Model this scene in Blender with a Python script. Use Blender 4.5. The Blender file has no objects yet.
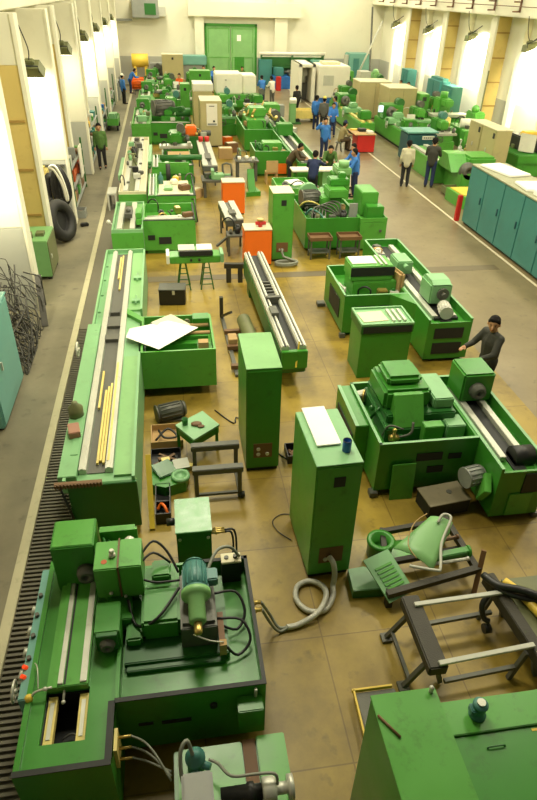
import bpy, bmesh, math, random
from mathutils import Vector, Matrix
random.seed(7)
PI = math.pi
SC = bpy.context.scene
C = SC.collection

# ---------------------------------------------------------------- camera
cam = bpy.data.objects.new('camera', bpy.data.cameras.new('camera'))
C.objects.link(cam)
SC.camera = cam
cam.data.sensor_fit = 'VERTICAL'
cam.data.sensor_width = 24
cam.data.sensor_height = 36
cam.data.lens = 27.675
cam.data.clip_end = 300
cam.matrix_world = Matrix(((0.9886147, 0.06337274, -0.13647293, 0),
                           (-0.14861618, 0.55314542, -0.81972152, 0),
                           (0.02354138, 0.83067084, 0.55626591, 6.4),
                           (0, 0, 0, 1)))

# ---------------------------------------------------------------- world, lights, exposure
SC.view_settings.view_transform = 'Standard'
SC.view_settings.look = 'None'
SC.view_settings.gamma = 1
SC.view_settings.exposure = 0.08
w = bpy.data.worlds.new('world')
SC.world = w
w.use_nodes = True
w.node_tree.nodes['Background'].inputs[0].default_value = (1.0, 0.93, 0.70, 1)
w.node_tree.nodes['Background'].inputs[1].default_value = 0.09


def area(name, loc, size, power, col=(1.0, 0.94, 0.72), rot=(0, 0, 0), sizey=None):
    L = bpy.data.lights.new(name, 'AREA')
    L.energy = power
    L.color = col
    L.size = size
    if sizey:
        L.shape = 'RECTANGLE'
        L.size_y = sizey
    o = bpy.data.objects.new(name, L)
    o.location = loc
    o.rotation_euler = rot
    C.objects.link(o)
    return o


HALL = [(x, y) for y in (7.5, 13.5, 20.5, 28, 36, 44, 51) for x in (0.2, 6.5, 13.0)]
for (lx, ly) in HALL:
    p = {7.5: 430 if lx < 3 else 190, 13.5: 480, 20.5: 370, 44: 380, 51: 400}.get(ly, 320)
    area('hall_light', (lx, ly, 9.3), 1.6, p)


# ---------------------------------------------------------------- materials
def mat(name, col, rough=0.45, metal=0.0, var=0.16, scale=3.0, dirt=0.25, dirtcol=(0.05, 0.04, 0.02), bump=0.0,
        emit=None, spec=0.5):
    m = bpy.data.materials.new(name)
    m.use_nodes = True
    nt = m.node_tree
    N, L = nt.nodes, nt.links
    b = N['Principled BSDF']
    b.inputs['Metallic'].default_value = metal
    b.inputs['Specular IOR Level'].default_value = spec
    tc = N.new('ShaderNodeTexCoord')
    n1 = N.new('ShaderNodeTexNoise')
    n1.inputs['Scale'].default_value = scale
    n1.inputs['Detail'].default_value = 5
    L.new(tc.outputs['Object'], n1.inputs['Vector'])
    mix = N.new('ShaderNodeMix')
    mix.data_type = 'RGBA'
    mix.inputs['A'].default_value = (*[c * (1 - var) for c in col], 1)
    mix.inputs['B'].default_value = (*[min(1, c * (1 + var)) for c in col], 1)
    L.new(n1.outputs['Fac'], mix.inputs['Factor'])
    out = mix.outputs['Result']
    if dirt > 0:
        n2 = N.new('ShaderNodeTexNoise')
        n2.inputs['Scale'].default_value = scale * 2.7
        n2.inputs['Detail'].default_value = 8
        n2.inputs['Roughness'].default_value = 0.7
        L.new(tc.outputs['Object'], n2.inputs['Vector'])
        r = N.new('ShaderNodeValToRGB')
        r.color_ramp.elements[0].position = 0.55
        r.color_ramp.elements[0].color = (0, 0, 0, 1)
        r.color_ramp.elements[1].position = 0.78
        r.color_ramp.elements[1].color = (dirt, dirt, dirt, 1)
        L.new(n2.outputs['Fac'], r.inputs['Fac'])
        m2 = N.new('ShaderNodeMix')
        m2.data_type = 'RGBA'
        m2.inputs['B'].default_value = (*dirtcol, 1)
        L.new(r.outputs['Color'], m2.inputs['Factor'])
        L.new(out, m2.inputs['A'])
        out = m2.outputs['Result']
    L.new(out, b.inputs['Base Color'])
    mr = N.new('ShaderNodeMapRange')
    mr.inputs['To Min'].default_value = max(0.04, rough - 0.1)
    mr.inputs['To Max'].default_value = min(1, rough + 0.12)
    L.new(n1.outputs['Fac'], mr.inputs['Value'])
    L.new(mr.outputs['Result'], b.inputs['Roughness'])
    if bump:
        bp = N.new('ShaderNodeBump')
        bp.inputs['Strength'].default_value = bump
        bp.inputs['Distance'].default_value = 0.01
        n3 = N.new('ShaderNodeTexNoise')
        n3.inputs['Scale'].default_value = scale * 12
        L.new(tc.outputs['Object'], n3.inputs['Vector'])
        L.new(n3.outputs['Fac'], bp.inputs['Height'])
        L.new(bp.outputs['Normal'], b.inputs['Normal'])
    if emit:
        b.inputs['Emission Color'].default_value = (*emit[0], 1)
        b.inputs['Emission Strength'].default_value = emit[1]
    return m


GREEN = mat('green_enamel', (0.042, 0.228, 0.022), 0.33, scale=2.2, dirt=0.55, dirtcol=(0.03, 0.05, 0.012))
GREEN2 = mat('green_enamel_bright', (0.085, 0.325, 0.042), 0.35, scale=2.2, dirt=0.55, dirtcol=(0.03, 0.05, 0.012))
GREEN3 = mat('green_enamel_deep', (0.022, 0.13, 0.022), 0.36, scale=2.5, dirt=0.3)
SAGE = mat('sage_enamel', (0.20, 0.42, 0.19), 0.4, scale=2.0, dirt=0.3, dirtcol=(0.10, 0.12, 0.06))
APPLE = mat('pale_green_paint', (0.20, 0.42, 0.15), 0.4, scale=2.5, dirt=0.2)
TEAL = mat('teal_paint', (0.045, 0.20, 0.18), 0.42, scale=1.5, dirt=0.25)
TEAL_L = mat('pale_teal_paint', (0.15, 0.36, 0.30), 0.42, scale=1.5, dirt=0.2)
MOTOR = mat('blue_green_motor_paint', (0.06, 0.20, 0.17), 0.4, scale=6)
DTEAL = mat('dark_teal_paint', (0.02, 0.09, 0.10), 0.4)
BLUEM = mat('blue_machine_paint', (0.02, 0.13, 0.42), 0.4)
CAN = mat('blue_can', (0.01, 0.11, 0.38), 0.35)
STEEL = mat('ground_steel', (0.56, 0.56, 0.47), 0.38, metal=0.35, var=0.1, dirt=0.35, dirtcol=(0.22, 0.2, 0.12))
IRON = mat('cast_iron', (0.11, 0.11, 0.09), 0.5, metal=0.3, scale=6, dirt=0.4, bump=0.2)
DARK = mat('dark_recess', (0.012, 0.014, 0.012), 0.6, dirt=0.1)
BLACK = mat('black_rubber', (0.013, 0.013, 0.012), 0.45, dirt=0.15)
RUBBER = mat('grey_rubber', (0.014, 0.013, 0.011), 0.65, scale=5, dirt=0.3, dirtcol=(0.1, 0.09, 0.06))
CREAM = mat('cream_wall_paint', (0.74, 0.71, 0.55), 0.75, var=0.06, scale=0.6, dirt=0.2, dirtcol=(0.42, 0.38, 0.24))
DADO = mat('grey_dado_paint', (0.42, 0.42, 0.35), 0.7, var=0.08, scale=0.8, dirt=0.25, dirtcol=(0.25, 0.22, 0.15))
YELLOW = mat('ochre_column_paint', (0.60, 0.45, 0.14), 0.6, var=0.15, scale=1.2, dirt=0.45, dirtcol=(0.35, 0.2, 0.05))
YEL2 = mat('yellow_paint', (0.75, 0.52, 0.06), 0.45, dirt=0.3)
GUIDE = mat('yellow_guide_strip', (0.72, 0.58, 0.17), 0.42, dirt=0.35)
ORANGE = mat('orange_paint', (0.86, 0.16, 0.012), 0.45, var=0.08, dirt=0.12)
RED = mat('red_paint', (0.55, 0.02, 0.015), 0.45, dirt=0.15)
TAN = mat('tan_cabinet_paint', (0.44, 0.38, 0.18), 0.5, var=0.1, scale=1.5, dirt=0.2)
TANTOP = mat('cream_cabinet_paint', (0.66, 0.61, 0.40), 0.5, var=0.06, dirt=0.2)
WHITE = mat('white_paint', (0.78, 0.75, 0.62), 0.45, var=0.06, dirt=0.12)
PAPER = mat('white_paper', (0.86, 0.84, 0.76), 0.6, var=0.03, dirt=0.0)
BOARD = mat('white_board', (0.88, 0.88, 0.80), 0.3, var=0.03, dirt=0.0)
CARD = mat('cardboard', (0.45, 0.29, 0.12), 0.8, dirt=0.3)
WOOD = mat('dark_oiled_timber', (0.035, 0.03, 0.017), 0.6, scale=5, dirt=0.35, bump=0.4)
BROWN = mat('brown_board', (0.16, 0.08, 0.03), 0.6, scale=5, dirt=0.3)
GREY = mat('grey_paint', (0.26, 0.27, 0.24), 0.5, dirt=0.25)
GREYL = mat('light_grey_paint', (0.48, 0.48, 0.40), 0.5, dirt=0.2)
HOSE = mat('silver_conduit', (0.50, 0.49, 0.42), 0.42, metal=0.3, scale=14, var=0.35, dirt=0.3, bump=0.6)
GHOSE = mat('grey_hose', (0.22, 0.23, 0.18), 0.5)
BRASS = mat('brass', (0.55, 0.40, 0.12), 0.35, metal=0.8, dirt=0.2)
OLIVE = mat('olive_metal', (0.14, 0.15, 0.06), 0.5, dirt=0.4)
MARK = mat('red_lead_marking', (0.45, 0.09, 0.02), 0.6)
LENS = mat('lamp_lens', (1, 1, 1), 0.3, dirt=0, emit=((1.0, 0.93, 0.70), 9.0))
SCREEN = mat('lit_screen', (0.6, 0.8, 0.9), 0.3, dirt=0, emit=((0.6, 0.85, 1.0), 1.2))
REDLED = mat('red_signal_lens', (0.8, 0.05, 0.01), 0.3, dirt=0, emit=((1.0, 0.08, 0.01), 0.5))
SKIN = mat('skin', (0.46, 0.24, 0.12), 0.55, var=0.05, dirt=0)
HAIR = mat('black_hair', (0.010, 0.008, 0.007), 0.85, dirt=0, spec=0.2)
CL = {
    'blue': mat('blue_workwear', (0.035, 0.17, 0.52), 0.8, dirt=0.1),
    'navy': mat('navy_workwear', (0.012, 0.022, 0.075), 0.8, dirt=0.1),
    'black': mat('black_cloth', (0.014, 0.014, 0.013), 0.85, dirt=0),
    'charcoal': mat('charcoal_cloth', (0.035, 0.035, 0.026), 0.85, dirt=0),
    'beige': mat('pale_grey_cloth', (0.52, 0.49, 0.33), 0.85, dirt=0.1),
    'khaki': mat('khaki_cloth', (0.26, 0.21, 0.09), 0.85, dirt=0.1),
    'white': mat('white_coat_cloth', (0.75, 0.72, 0.60), 0.85, dirt=0),
    'brown': mat('brown_cloth', (0.075, 0.05, 0.022), 0.85, dirt=0.1),
    'grey': mat('grey_cloth', (0.10, 0.10, 0.085), 0.85, dirt=0),
    'orange': mat('orange_cloth', (0.75, 0.12, 0.02), 0.85, dirt=0),
    'camo': mat('camouflage_cloth', (0.07, 0.15, 0.03), 0.85, scale=14, var=0.6, dirt=0.8, dirtcol=(0.02, 0.03, 0.01)),
    'yellow': mat('yellow_cap_cloth', (0.7, 0.6, 0.12), 0.8, dirt=0),
}


def floor_mat(name, col, col2, rough, tile=None, mortar=(0.13, 0.09, 0.03), rot=0.0):
    m = bpy.data.materials.new(name)
    m.use_nodes = True
    nt = m.node_tree
    N, L = nt.nodes, nt.links
    b = N['Principled BSDF']
    tc = N.new('ShaderNodeTexCoord')
    n1 = N.new('ShaderNodeTexNoise')
    n1.inputs['Scale'].default_value = 0.55
    n1.inputs['Detail'].default_value = 9
    n1.inputs['Roughness'].default_value = 0.65
    L.new(tc.outputs['Object'], n1.inputs['Vector'])
    rmp = N.new('ShaderNodeValToRGB')
    rmp.color_ramp.elements[0].position = 0.36
    rmp.color_ramp.elements[0].color = (*col2, 1)
    rmp.color_ramp.elements[1].position = 0.62
    rmp.color_ramp.elements[1].color = (*col, 1)
    L.new(n1.outputs['Fac'], rmp.inputs['Fac'])
    out = rmp.outputs['Color']
    # oil spots
    n2 = N.new('ShaderNodeTexNoise')
    n2.inputs['Scale'].default_value = 4.5
    n2.inputs['Detail'].default_value = 6
    L.new(tc.outputs['Object'], n2.inputs['Vector'])
    r2 = N.new('ShaderNodeValToRGB')
    r2.color_ramp.elements[0].position = 0.60
    r2.color_ramp.elements[0].color = (0, 0, 0, 1)
    r2.color_ramp.elements[1].position = 0.75
    r2.color_ramp.elements[1].color = (0.55, 0.55, 0.55, 1)
    L.new(n2.outputs['Fac'], r2.inputs['Fac'])
    mx = N.new('ShaderNodeMix')
    mx.data_type = 'RGBA'
    mx.inputs['B'].default_value = (*[c * 0.35 for c in col2], 1)
    L.new(r2.outputs['Color'], mx.inputs['Factor'])
    L.new(out, mx.inputs['A'])
    out = mx.outputs['Result']
    if tile:
        br = N.new('ShaderNodeTexBrick')
        br.offset = 0.0
        br.inputs['Color1'].default_value = (1, 1, 1, 1)
        br.inputs['Color2'].default_value = (0.90, 0.90, 0.90, 1)
        br.inputs['Mortar'].default_value = (0.60, 0.56, 0.50, 1)
        br.inputs['Scale'].default_value = 1.0
        br.inputs['Mortar Size'].default_value = 0.009
        br.inputs['Mortar Smooth'].default_value = 0.3
        br.inputs['Brick Width'].default_value = tile
        br.inputs['Row Height'].default_value = tile
        L.new(tc.outputs['Object'], br.inputs['Vector'])
        mm = N.new('ShaderNodeMix')
        mm.data_type = 'RGBA'
        mm.blend_type = 'MULTIPLY'
        mm.inputs['Factor'].default_value = 1
        L.new(out, mm.inputs['A'])
        L.new(br.outputs['Color'], mm.inputs['B'])
        out = mm.outputs['Result']
    L.new(out, b.inputs['Base Color'])
    mr = N.new('ShaderNodeMapRange')
    mr.inputs['To Min'].default_value = rough + 0.15
    mr.inputs['To Max'].default_value = rough - 0.08
    L.new(n1.outputs['Fac'], mr.inputs['Value'])
    L.new(mr.outputs['Result'], b.inputs['Roughness'])
    bp = N.new('ShaderNodeBump')
    bp.inputs['Strength'].default_value = 0.12
    bp.inputs['Distance'].default_value = 0.01
    L.new(n2.outputs['Fac'], bp.inputs['Height'])
    L.new(bp.outputs['Normal'], b.inputs['Normal'])
    return m


OCHRE = floor_mat('ochre_concrete', (0.37, 0.255, 0.032), (0.17, 0.11, 0.013), 0.38, tile=1.45)
AISLE = floor_mat('grey_brown_aisle_paint', (0.225, 0.175, 0.088), (0.165, 0.125, 0.06), 0.32)
LAISLE = floor_mat('grey_aisle_concrete', (0.20, 0.175, 0.105), (0.135, 0.12, 0.072), 0.5)


# ---------------------------------------------------------------- mesh helpers
class MB:
    def __init__(s):
        s.bm = bmesh.new()

    def box(s, x0, x1, y0, y1, z0, z1, bev=0.0):
        c = Vector(((x0 + x1) / 2, (y0 + y1) / 2, (z0 + z1) / 2))
        return s.obox(c, (abs(x1 - x0), abs(y1 - y0), abs(z1 - z0)), None, bev)

    def obox(s, c, size, rot=None, bev=0.0):
        b = bmesh.new()
        bmesh.ops.create_cube(b, size=1)
        for v in b.verts:
            v.co = Vector((v.co.x * size[0], v.co.y * size[1], v.co.z * size[2]))
        if bev > 0:
            bmesh.ops.bevel(b, geom=b.edges[:], offset=min(bev, min(size) * 0.45), segments=2, affect='EDGES')
        M = Matrix.Translation(Vector(c))
        if rot is not None:
            M = M @ (rot.to_matrix().to_4x4() if hasattr(rot, 'to_matrix') else rot)
        b.transform(M)
        s.merge(b)
        return s

    def merge(s, b):
        me = bpy.data.meshes.new('tmp')
        b.to_mesh(me)
        b.free()
        s.bm.from_mesh(me)
        bpy.data.meshes.remove(me)

    def cyl(s, p0, p1, r0, r1=None, n=16):
        p0, p1 = Vector(p0), Vector(p1)
        d = p1 - p0
        r1 = r0 if r1 is None else r1
        b = bmesh.new()
        bmesh.ops.create_cone(b, cap_ends=True, segments=n, radius1=r0, radius2=max(r1, 1e-4), depth=d.length)
        for f in b.faces:
            if len(f.verts) == 4:
                f.smooth = True
        q = d.to_track_quat('Z', 'Y')
        b.transform(Matrix.Translation((p0 + p1) / 2) @ q.to_matrix().to_4x4())
        s.merge(b)
        return s

    def bar(s, p0, p1, wd, ht=None, bev=0.0):
        p0, p1 = Vector(p0), Vector(p1)
        d = p1 - p0
        q = d.to_track_quat('Y', 'Z').to_matrix().to_4x4()
        return s.obox((p0 + p1) / 2, (wd, d.length, ht or wd), q, bev)

    def sph(s, c, r, sc=(1, 1, 1), n=12):
        b = bmesh.new()
        bmesh.ops.create_uvsphere(b, u_segments=n, v_segments=max(6, n // 2 + 2), radius=r)
        for f in b.faces:
            f.smooth = True
        b.transform(Matrix.Translation(Vector(c)) @ Matrix.Diagonal((*sc, 1)))
        s.merge(b)
        return s

    def tube(s, pts, r, n=8, smooth=4, closed=False):
        P = [Vector(p) for p in pts]
        if smooth > 1 and len(P) > 2:
            Q = []
            m = len(P)
            for i in range(m if closed else m - 1):
                a = P[(i - 1) % m] if closed or i > 0 else P[0]
                b_, c = P[i], P[(i + 1) % m]
                d = P[(i + 2) % m] if closed or i < m - 2 else P[-1]
                for k in range(smooth):
                    t = k / smooth
                    Q.append(0.5 * ((2 * b_) + (-a + c) * t + (2 * a - 5 * b_ + 4 * c - d) * t * t +
                                    (-a + 3 * b_ - 3 * c + d) * t ** 3))
            if not closed:
                Q.append(P[-1])
            P = Q
        rings = []
        m = len(P)
        up = Vector((0.013, 0.021, 1))
        prev = None
        for i in range(m):
            if closed:
                t = (P[(i + 1) % m] - P[i - 1])
            else:
                t = (P[min(i + 1, m - 1)] - P[max(i - 1, 0)])
            if t.length < 1e-7:
                t = Vector((0, 0, 1))
            t.normalize()
            if prev is None:
                u = t.cross(up)
                if u.length < 0.1:
                    u = t.cross(Vector((1, 0, 0)))
            else:
                u = prev - t * prev.dot(t)
            u.normalize()
            prev = u
            v = t.cross(u)
            rings.append([s.bm.verts.new(P[i] + (u * math.cos(2 * PI * k / n) + v * math.sin(2 * PI * k / n)) * r)
                          for k in range(n)])
        for i in range(m if closed else m - 1):
            a, b_ = rings[i], rings[(i + 1) % m]
            for k in range(n):
                f = s.bm.faces.new((a[k], a[(k + 1) % n], b_[(k + 1) % n], b_[k]))
                f.smooth = True
        if not closed:
            s.bm.faces.new(rings[0][::-1])
            s.bm.faces.new(rings[-1])
        return s

    def prism(s, poly, axis, a0, a1):
        """poly: 2D points in the plane normal to axis ('x': (y,z), 'y': (x,z), 'z': (x,y))"""
        def mk(p, a):
            return {'x': (a, p[0], p[1]), 'y': (p[0], a, p[1]), 'z': (p[0], p[1], a)}[axis]
        v0 = [s.bm.verts.new(mk(p, a0)) for p in poly]
        v1 = [s.bm.verts.new(mk(p, a1)) for p in poly]
        n = len(poly)
        fs = [s.bm.faces.new(v0), s.bm.faces.new(v1[::-1])]
        for i in range(n):
            fs.append(s.bm.faces.new((v0[i], v0[(i + 1) % n], v1[(i + 1) % n], v1[i])))
        bmesh.ops.recalc_face_normals(s.bm, faces=fs)
        return s

    def lathe(s, prof, c, axis=(0, 0, 1), n=20):
        q = Vector(axis).to_track_quat('Z', 'Y').to_matrix().to_4x4()
        M = Matrix.Translation(Vector(c)) @ q
        rings = []
        for (r, z) in prof:
            rings.append([s.bm.verts.new(M @ Vector((max(r, 1e-4) * math.cos(2 * PI * k / n),
                                                     max(r, 1e-4) * math.sin(2 * PI * k / n), z))) for k in range(n)])
        fs = []
        for a, b_ in zip(rings, rings[1:]):
            for k in range(n):
                f = s.bm.faces.new((a[k], a[(k + 1) % n], b_[(k + 1) % n], b_[k]))
                f.smooth = True
                fs.append(f)
        fs.append(s.bm.faces.new(rings[0][::-1]))
        fs.append(s.bm.faces.new(rings[-1]))
        bmesh.ops.recalc_face_normals(s.bm, faces=fs)
        return s

    def tray(s, x0, x1, y0, y1, zf, z1, t=0.03, z0=None):
        """open box: four walls standing from z0 and an inner floor at zf"""
        z0 = zf - 0.03 if z0 is None else z0
        s.box(x0, x1, y0, y0 + t, z0, z1)
        s.box(x0, x1, y1 - t, y1, z0, z1)
        s.box(x0, x0 + t, y0 + t, y1 - t, z0, z1)
        s.box(x1 - t, x1, y0 + t, y1 - t, z0, z1)
        s.box(x0 + t, x1 - t, y0 + t, y1 - t, zf - 0.03, zf)
        return s

    def xf(s, M):
        s.bm.transform(M)
        return s


def B(x0, x1, y0, y1, z0, z1, bev=0.0):
    return MB().box(x0, x1, y0, y1, z0, z1, bev)


ORG = {}


def thing(name, label, cat, loc, rz=0.0, group=None, local=False):
    o = bpy.data.objects.new(name, None)
    o.empty_display_size = 0.1
    C.objects.link(o)
    o.location = loc
    o.rotation_euler = (0, 0, rz)
    o['label'] = label
    o['category'] = cat
    if group:
        o['group'] = group
    ORG[o.name] = Vector((0, 0, 0)) if local else Vector(loc)
    return o


def islands(bm):
    """groups of faces whose pieces touch each other"""
    seen, isl = set(), []
    for f0 in bm.faces:
        if f0 in seen:
            continue
        st, fs = [f0], []
        seen.add(f0)
        while st:
            f = st.pop()
            fs.append(f)
            for v in f.verts:
                for g in v.link_faces:
                    if g not in seen:
                        seen.add(g)
                        st.append(g)
        vs = [v.co for f in fs for v in f.verts]
        lo = Vector([min(v[i] for v in vs) - 0.012 for i in range(3)])
        hi = Vector([max(v[i] for v in vs) + 0.012 for i in range(3)])
        isl.append([lo, hi, fs])
    ch = True
    while ch:
        ch = False
        for i in range(len(isl)):
            for j in range(i + 1, len(isl)):
                a, b_ = isl[i], isl[j]
                if all(a[0][k] <= b_[1][k] and b_[0][k] <= a[1][k] for k in range(3)):
                    a[0] = Vector([min(a[0][k], b_[0][k]) for k in range(3)])
                    a[1] = Vector([max(a[1][k], b_[1][k]) for k in range(3)])
                    a[2] += b_[2]
                    del isl[j]
                    ch = True
                    break
            if ch:
                break
    return isl


def part(name, mb, m, parent, label=None, kind=None):
    if len(mb.bm.faces) < 3000 and name not in ('rim_strip', 'louvre', 'lettering', 'rim'):
        gs = islands(mb.bm)
        if 1 < len(gs) <= 12:
            first = None
            for g_ in gs[::1]:
                sub = MB()
                vm = {}
                for f in g_[2]:
                    for v in f.verts:
                        if v not in vm:
                            vm[v] = sub.bm.verts.new(v.co)
                    nf = sub.bm.faces.new([vm[v] for v in f.verts])
                    nf.smooth = f.smooth
                o = part1(name, sub, m, parent, label, kind)
                first = first or o
            mb.bm.free()
            return first
    return part1(name, mb, m, parent, label, kind)


def part1(name, mb, m, parent, label=None, kind=None):
    org = ORG[parent.name]
    bmesh.ops.translate(mb.bm, verts=mb.bm.verts, vec=-org)
    me = bpy.data.meshes.new(name)
    mb.bm.to_mesh(me)
    mb.bm.free()
    me.materials.append(m)
    o = bpy.data.objects.new(name, me)
    C.objects.link(o)
    o.parent = parent
    ORG[o.name] = org
    if label:
        o['label'] = label
    if kind:
        o['kind'] = kind
    return o


def one(name, mb, m, label, cat, loc, group=None, kind=None):
    """a thing that is a single mesh, built in world coordinates"""
    bmesh.ops.translate(mb.bm, verts=mb.bm.verts, vec=-Vector(loc))
    me = bpy.data.meshes.new(name)
    mb.bm.to_mesh(me)
    mb.bm.free()
    me.materials.append(m)
    o = bpy.data.objects.new(name, me)
    C.objects.link(o)
    o.location = loc
    o['label'] = label
    o['category'] = cat
    if group:
        o['group'] = group
    if kind:
        o['kind'] = kind
    return o


def struct(name, mb, m, parent=None):
    me = bpy.data.meshes.new(name)
    mb.bm.to_mesh(me)
    mb.bm.free()
    me.materials.append(m)
    o = bpy.data.objects.new(name, me)
    C.objects.link(o)
    if parent:
        o.parent = parent
    o['kind'] = 'structure'
    return o


def dup(root, loc, rz, label, group=None):
    r = root.copy()
    C.objects.link(r)
    r.location = loc
    r.rotation_euler = (0, 0, rz)
    r['label'] = label
    if group:
        r['group'] = group
    ORG[r.name] = Vector((0, 0, 0))

    def rec(src, dst):
        for ch in list(src.children):
            c = ch.copy()
            C.objects.link(c)
            c.parent = dst
            rec(ch, c)
    rec(root, r)
    return r


# ================================================================= SETTING
YB = 54.0       # back wall
XL = -4.3       # left wall
XR = 17.2       # right wall
struct('floor', B(-1.55, 6.35, -2, YB, -0.1, 0), OCHRE)
struct('floor_aisle', B(6.35, XR, -2, YB, -0.1, 0), AISLE)
struct('floor_side', B(XL, -2.33, -2, YB, -0.1, 0), LAISLE)
struct('trim_1', B(-2.33, -2.2, -2, YB, -0.1, 0.012, 0.005), mat('kerb_paint', (0.46, 0.42, 0.26), 0.6, dirt=0.4))
struct('floor_trench', B(-2.2, -1.55, -2, YB, -0.1, -0.045), mat('trench_concrete', (0.085, 0.075, 0.05), 0.6))
g = MB()
yy = 2.2
while yy < 12.7:
    g.box(-2.19, -1.56, yy, yy + 0.034, -0.044, -0.008)
    yy += 0.072
struct('trim_2', g, mat('trench_grating', (0.13, 0.12, 0.085), 0.55, metal=0.3, dirt=0.3))
struct('trim_3', B(-2.2, -1.55, 12.72, YB, -0.045, -0.008), mat('trench_cover', (0.125, 0.11, 0.07), 0.6))
struct('trim_4', B(9.42, 9.5, 9, YB, -0.005, 0.004), mat('white_floor_line', (0.62, 0.55, 0.38), 0.5, dirt=0.5))
struct('trim_5', B(-1.5, 9.0, 15.2, 15.55, -0.005, 0.003), mat('floor_duct_cover', (0.13, 0.10, 0.05), 0.5, dirt=0.4))

struct('wall_left', B(XL - 0.3, XL, -2, YB, 0, 10), CREAM)
struct('wall_right', B(XR, XR + 0.3, -2, YB, 0, 10), CREAM)
struct('wall_back', B(XL - 0.3, XR + 0.3, YB, YB + 0.3, 0, 10), CREAM)
struct('ceiling', B(XL - 0.3, XR + 0.3, 4, YB + 0.3, 10, 10.3), mat('ceiling_paint', (0.5, 0.47, 0.36), 0.8))
struct('baseboard_back', B(XL, XR, YB - 0.012, YB, 0, 1.9), DADO)
struct('baseboard_right', B(XR - 0.012, XR, 5, YB - 0.02, 0, 1.9), DADO)
struct('baseboard_left', B(XL, XL + 0.012, 5, YB - 0.02, 0, 1.9), DADO)
# crane beams along both walls, lintel beam over the door
struct('trim_6', B(XL, -3.7, 4, YB, 5.8, 6.5, 0.02), CREAM)
struct('trim_7', B(16.15, XR, 8, YB, 5.55, 6.25, 0.02), CREAM)
struct('trim_8', B(2.1, 10.6, YB - 0.5, YB, 4.55, 5.5, 0.02), CREAM)
rl = MB().box(16.3, 16.38, 8, YB, 6.25, 6.42)
struct('trim_9', rl, mat('crane_rail_steel', (0.23, 0.12, 0.07), 0.5, metal=0.4))
for k, (x0, x1) in enumerate(((2.55, 3.25), (8.6, 9.6))):
    struct('trim_%d' % (10 + k), B(x0, x1, YB - 0.35, YB, 0, 9.5, 0.02), CREAM)
nt_ = 12
for k in range(-1, 7):
    y = 13.8 + 6.3 * k
    # left wall pier with grey dado, ochre sided column in the middle of the bay
    d_ = -0.15 if k == 0 else 0
    p = struct('trim_%d' % nt_, B(XL, -3.07 + d_, y, y + 0.34, 1.95, 5.8, 0.015), CREAM)
    struct('pier_dado', B(XL, -3.07 + d_, y - 0.003, y + 0.343, 0, 1.95, 0.01), DADO, p)
    struct('pier_corner', B(-3.068 + d_, -3.0 + d_, y - 0.02, y + 0.36, 0, 5.8, 0.01), CREAM, p)
    nt_ += 1
    yc = y + 3.3
    if yc < 50:
        p = struct('trim_%d' % nt_, B(XL, -3.36, yc, yc + 0.3, 0, 4.75, 0.01), YELLOW)
        struct('column_top', B(XL, -3.36, yc, yc + 0.3, 4.75, 5.8, 0.01), CREAM, p)
        e = MB().box(-3.36, -3.26, yc - 0.05, yc + 0.4, 0, 5.8, 0.01)
        struct('column_flange', e, CREAM, p)
        bt = MB()
        for zz in (1.2, 2.35, 3.5):
            bt.box(XL, -3.43, yc - 0.03, yc + 0.01, zz, zz + 0.06)
        struct('column_batten', bt, mat('ochre_batten', (0.36, 0.22, 0.05), 0.6), p)
        nt_ += 1
for k, y in enumerate((20.8, 27.1, 33.4, 39.7, 46.0)):
    p = struct('trim_%d' % nt_, B(16.5, XR - 0.01, y, y + 0.5, 0, 5.55, 0.01), YELLOW)
    struct('column_flange', B(16.4, 16.5, y - 0.05, y + 0.55, 0, 5.55, 0.01), CREAM, p)
    bt = MB()
    for zz in (1.5, 2.6, 3.7, 4.8):
        bt.box(16.51, XR - 0.01, y - 0.03, y + 0.01, zz, zz + 0.06)
    struct('column_batten', bt, mat('ochre_batten_b', (0.36, 0.22, 0.05), 0.6), p)
    nt_ += 1
    struct('trim_%d' % nt_, B(16.9, XR, y + 4.2, y + 4.6, 0, 5.55, 0.02), CREAM)
    nt_ += 1
# crane rail guard: brackets along the right beam
RB = mat('rusty_bracket', (0.17, 0.08, 0.04), 0.6)
for k in range(13):
    y = 20.5 + 2.55 * k
    m = MB().box(16.05, 16.12, y, y + 0.07, 5.75, 6.7)
    m.box(15.75, 16.12, y, y + 0.07, 5.75, 5.81)
    m.box(15.75, 16.12, y, y + 0.07, 6.12, 6.18)
    struct('trim_%d' % nt_, m, RB)
    nt_ += 1
hr = MB().tube([(16.09, 12, 6.7), (16.09, YB, 6.7)], 0.025, 6, 1).tube([(15.78, 12, 5.98), (15.78, YB, 5.98)], 0.02, 6, 1)
struct('trim_%d' % nt_, hr, RB)
nt_ += 1

# door at the back: two green leaves with frame, wicket
dr = struct('door_1', B(3.45, 5.25, YB - 0.14, YB - 0.02, 0, 3.95, 0.01), APPLE)
struct('door_leaf', B(5.29, 7.12, YB - 0.14, YB - 0.02, 0, 3.95, 0.01), APPLE, dr)
fr = MB().box(3.3, 3.45, YB - 0.2, YB, 0, 4.1).box(7.12, 7.27, YB - 0.2, YB, 0, 4.1).box(3.3, 7.27, YB - 0.2, YB, 3.95, 4.12)
struct('door_frame', fr, GREEN, dr)
pn = MB()
for x0 in (3.55, 5.38):
    for z0 in (0.3, 2.2):
        pn.box(x0, x0 + 0.04, YB - 0.16, YB - 0.13, z0, z0 + 1.6)
        pn.box(x0 + 1.55, x0 + 1.59, YB - 0.16, YB - 0.13, z0, z0 + 1.6)
        pn.box(x0, x0 + 1.59, YB - 0.16, YB - 0.13, z0 + 1.58, z0 + 1.62)
struct('door_panel', pn, GREEN2, dr)
struct('door_notice', B(5.75, 6.05, YB - 0.155, YB - 0.14, 3.0, 3.4), PAPER, dr)
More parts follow.
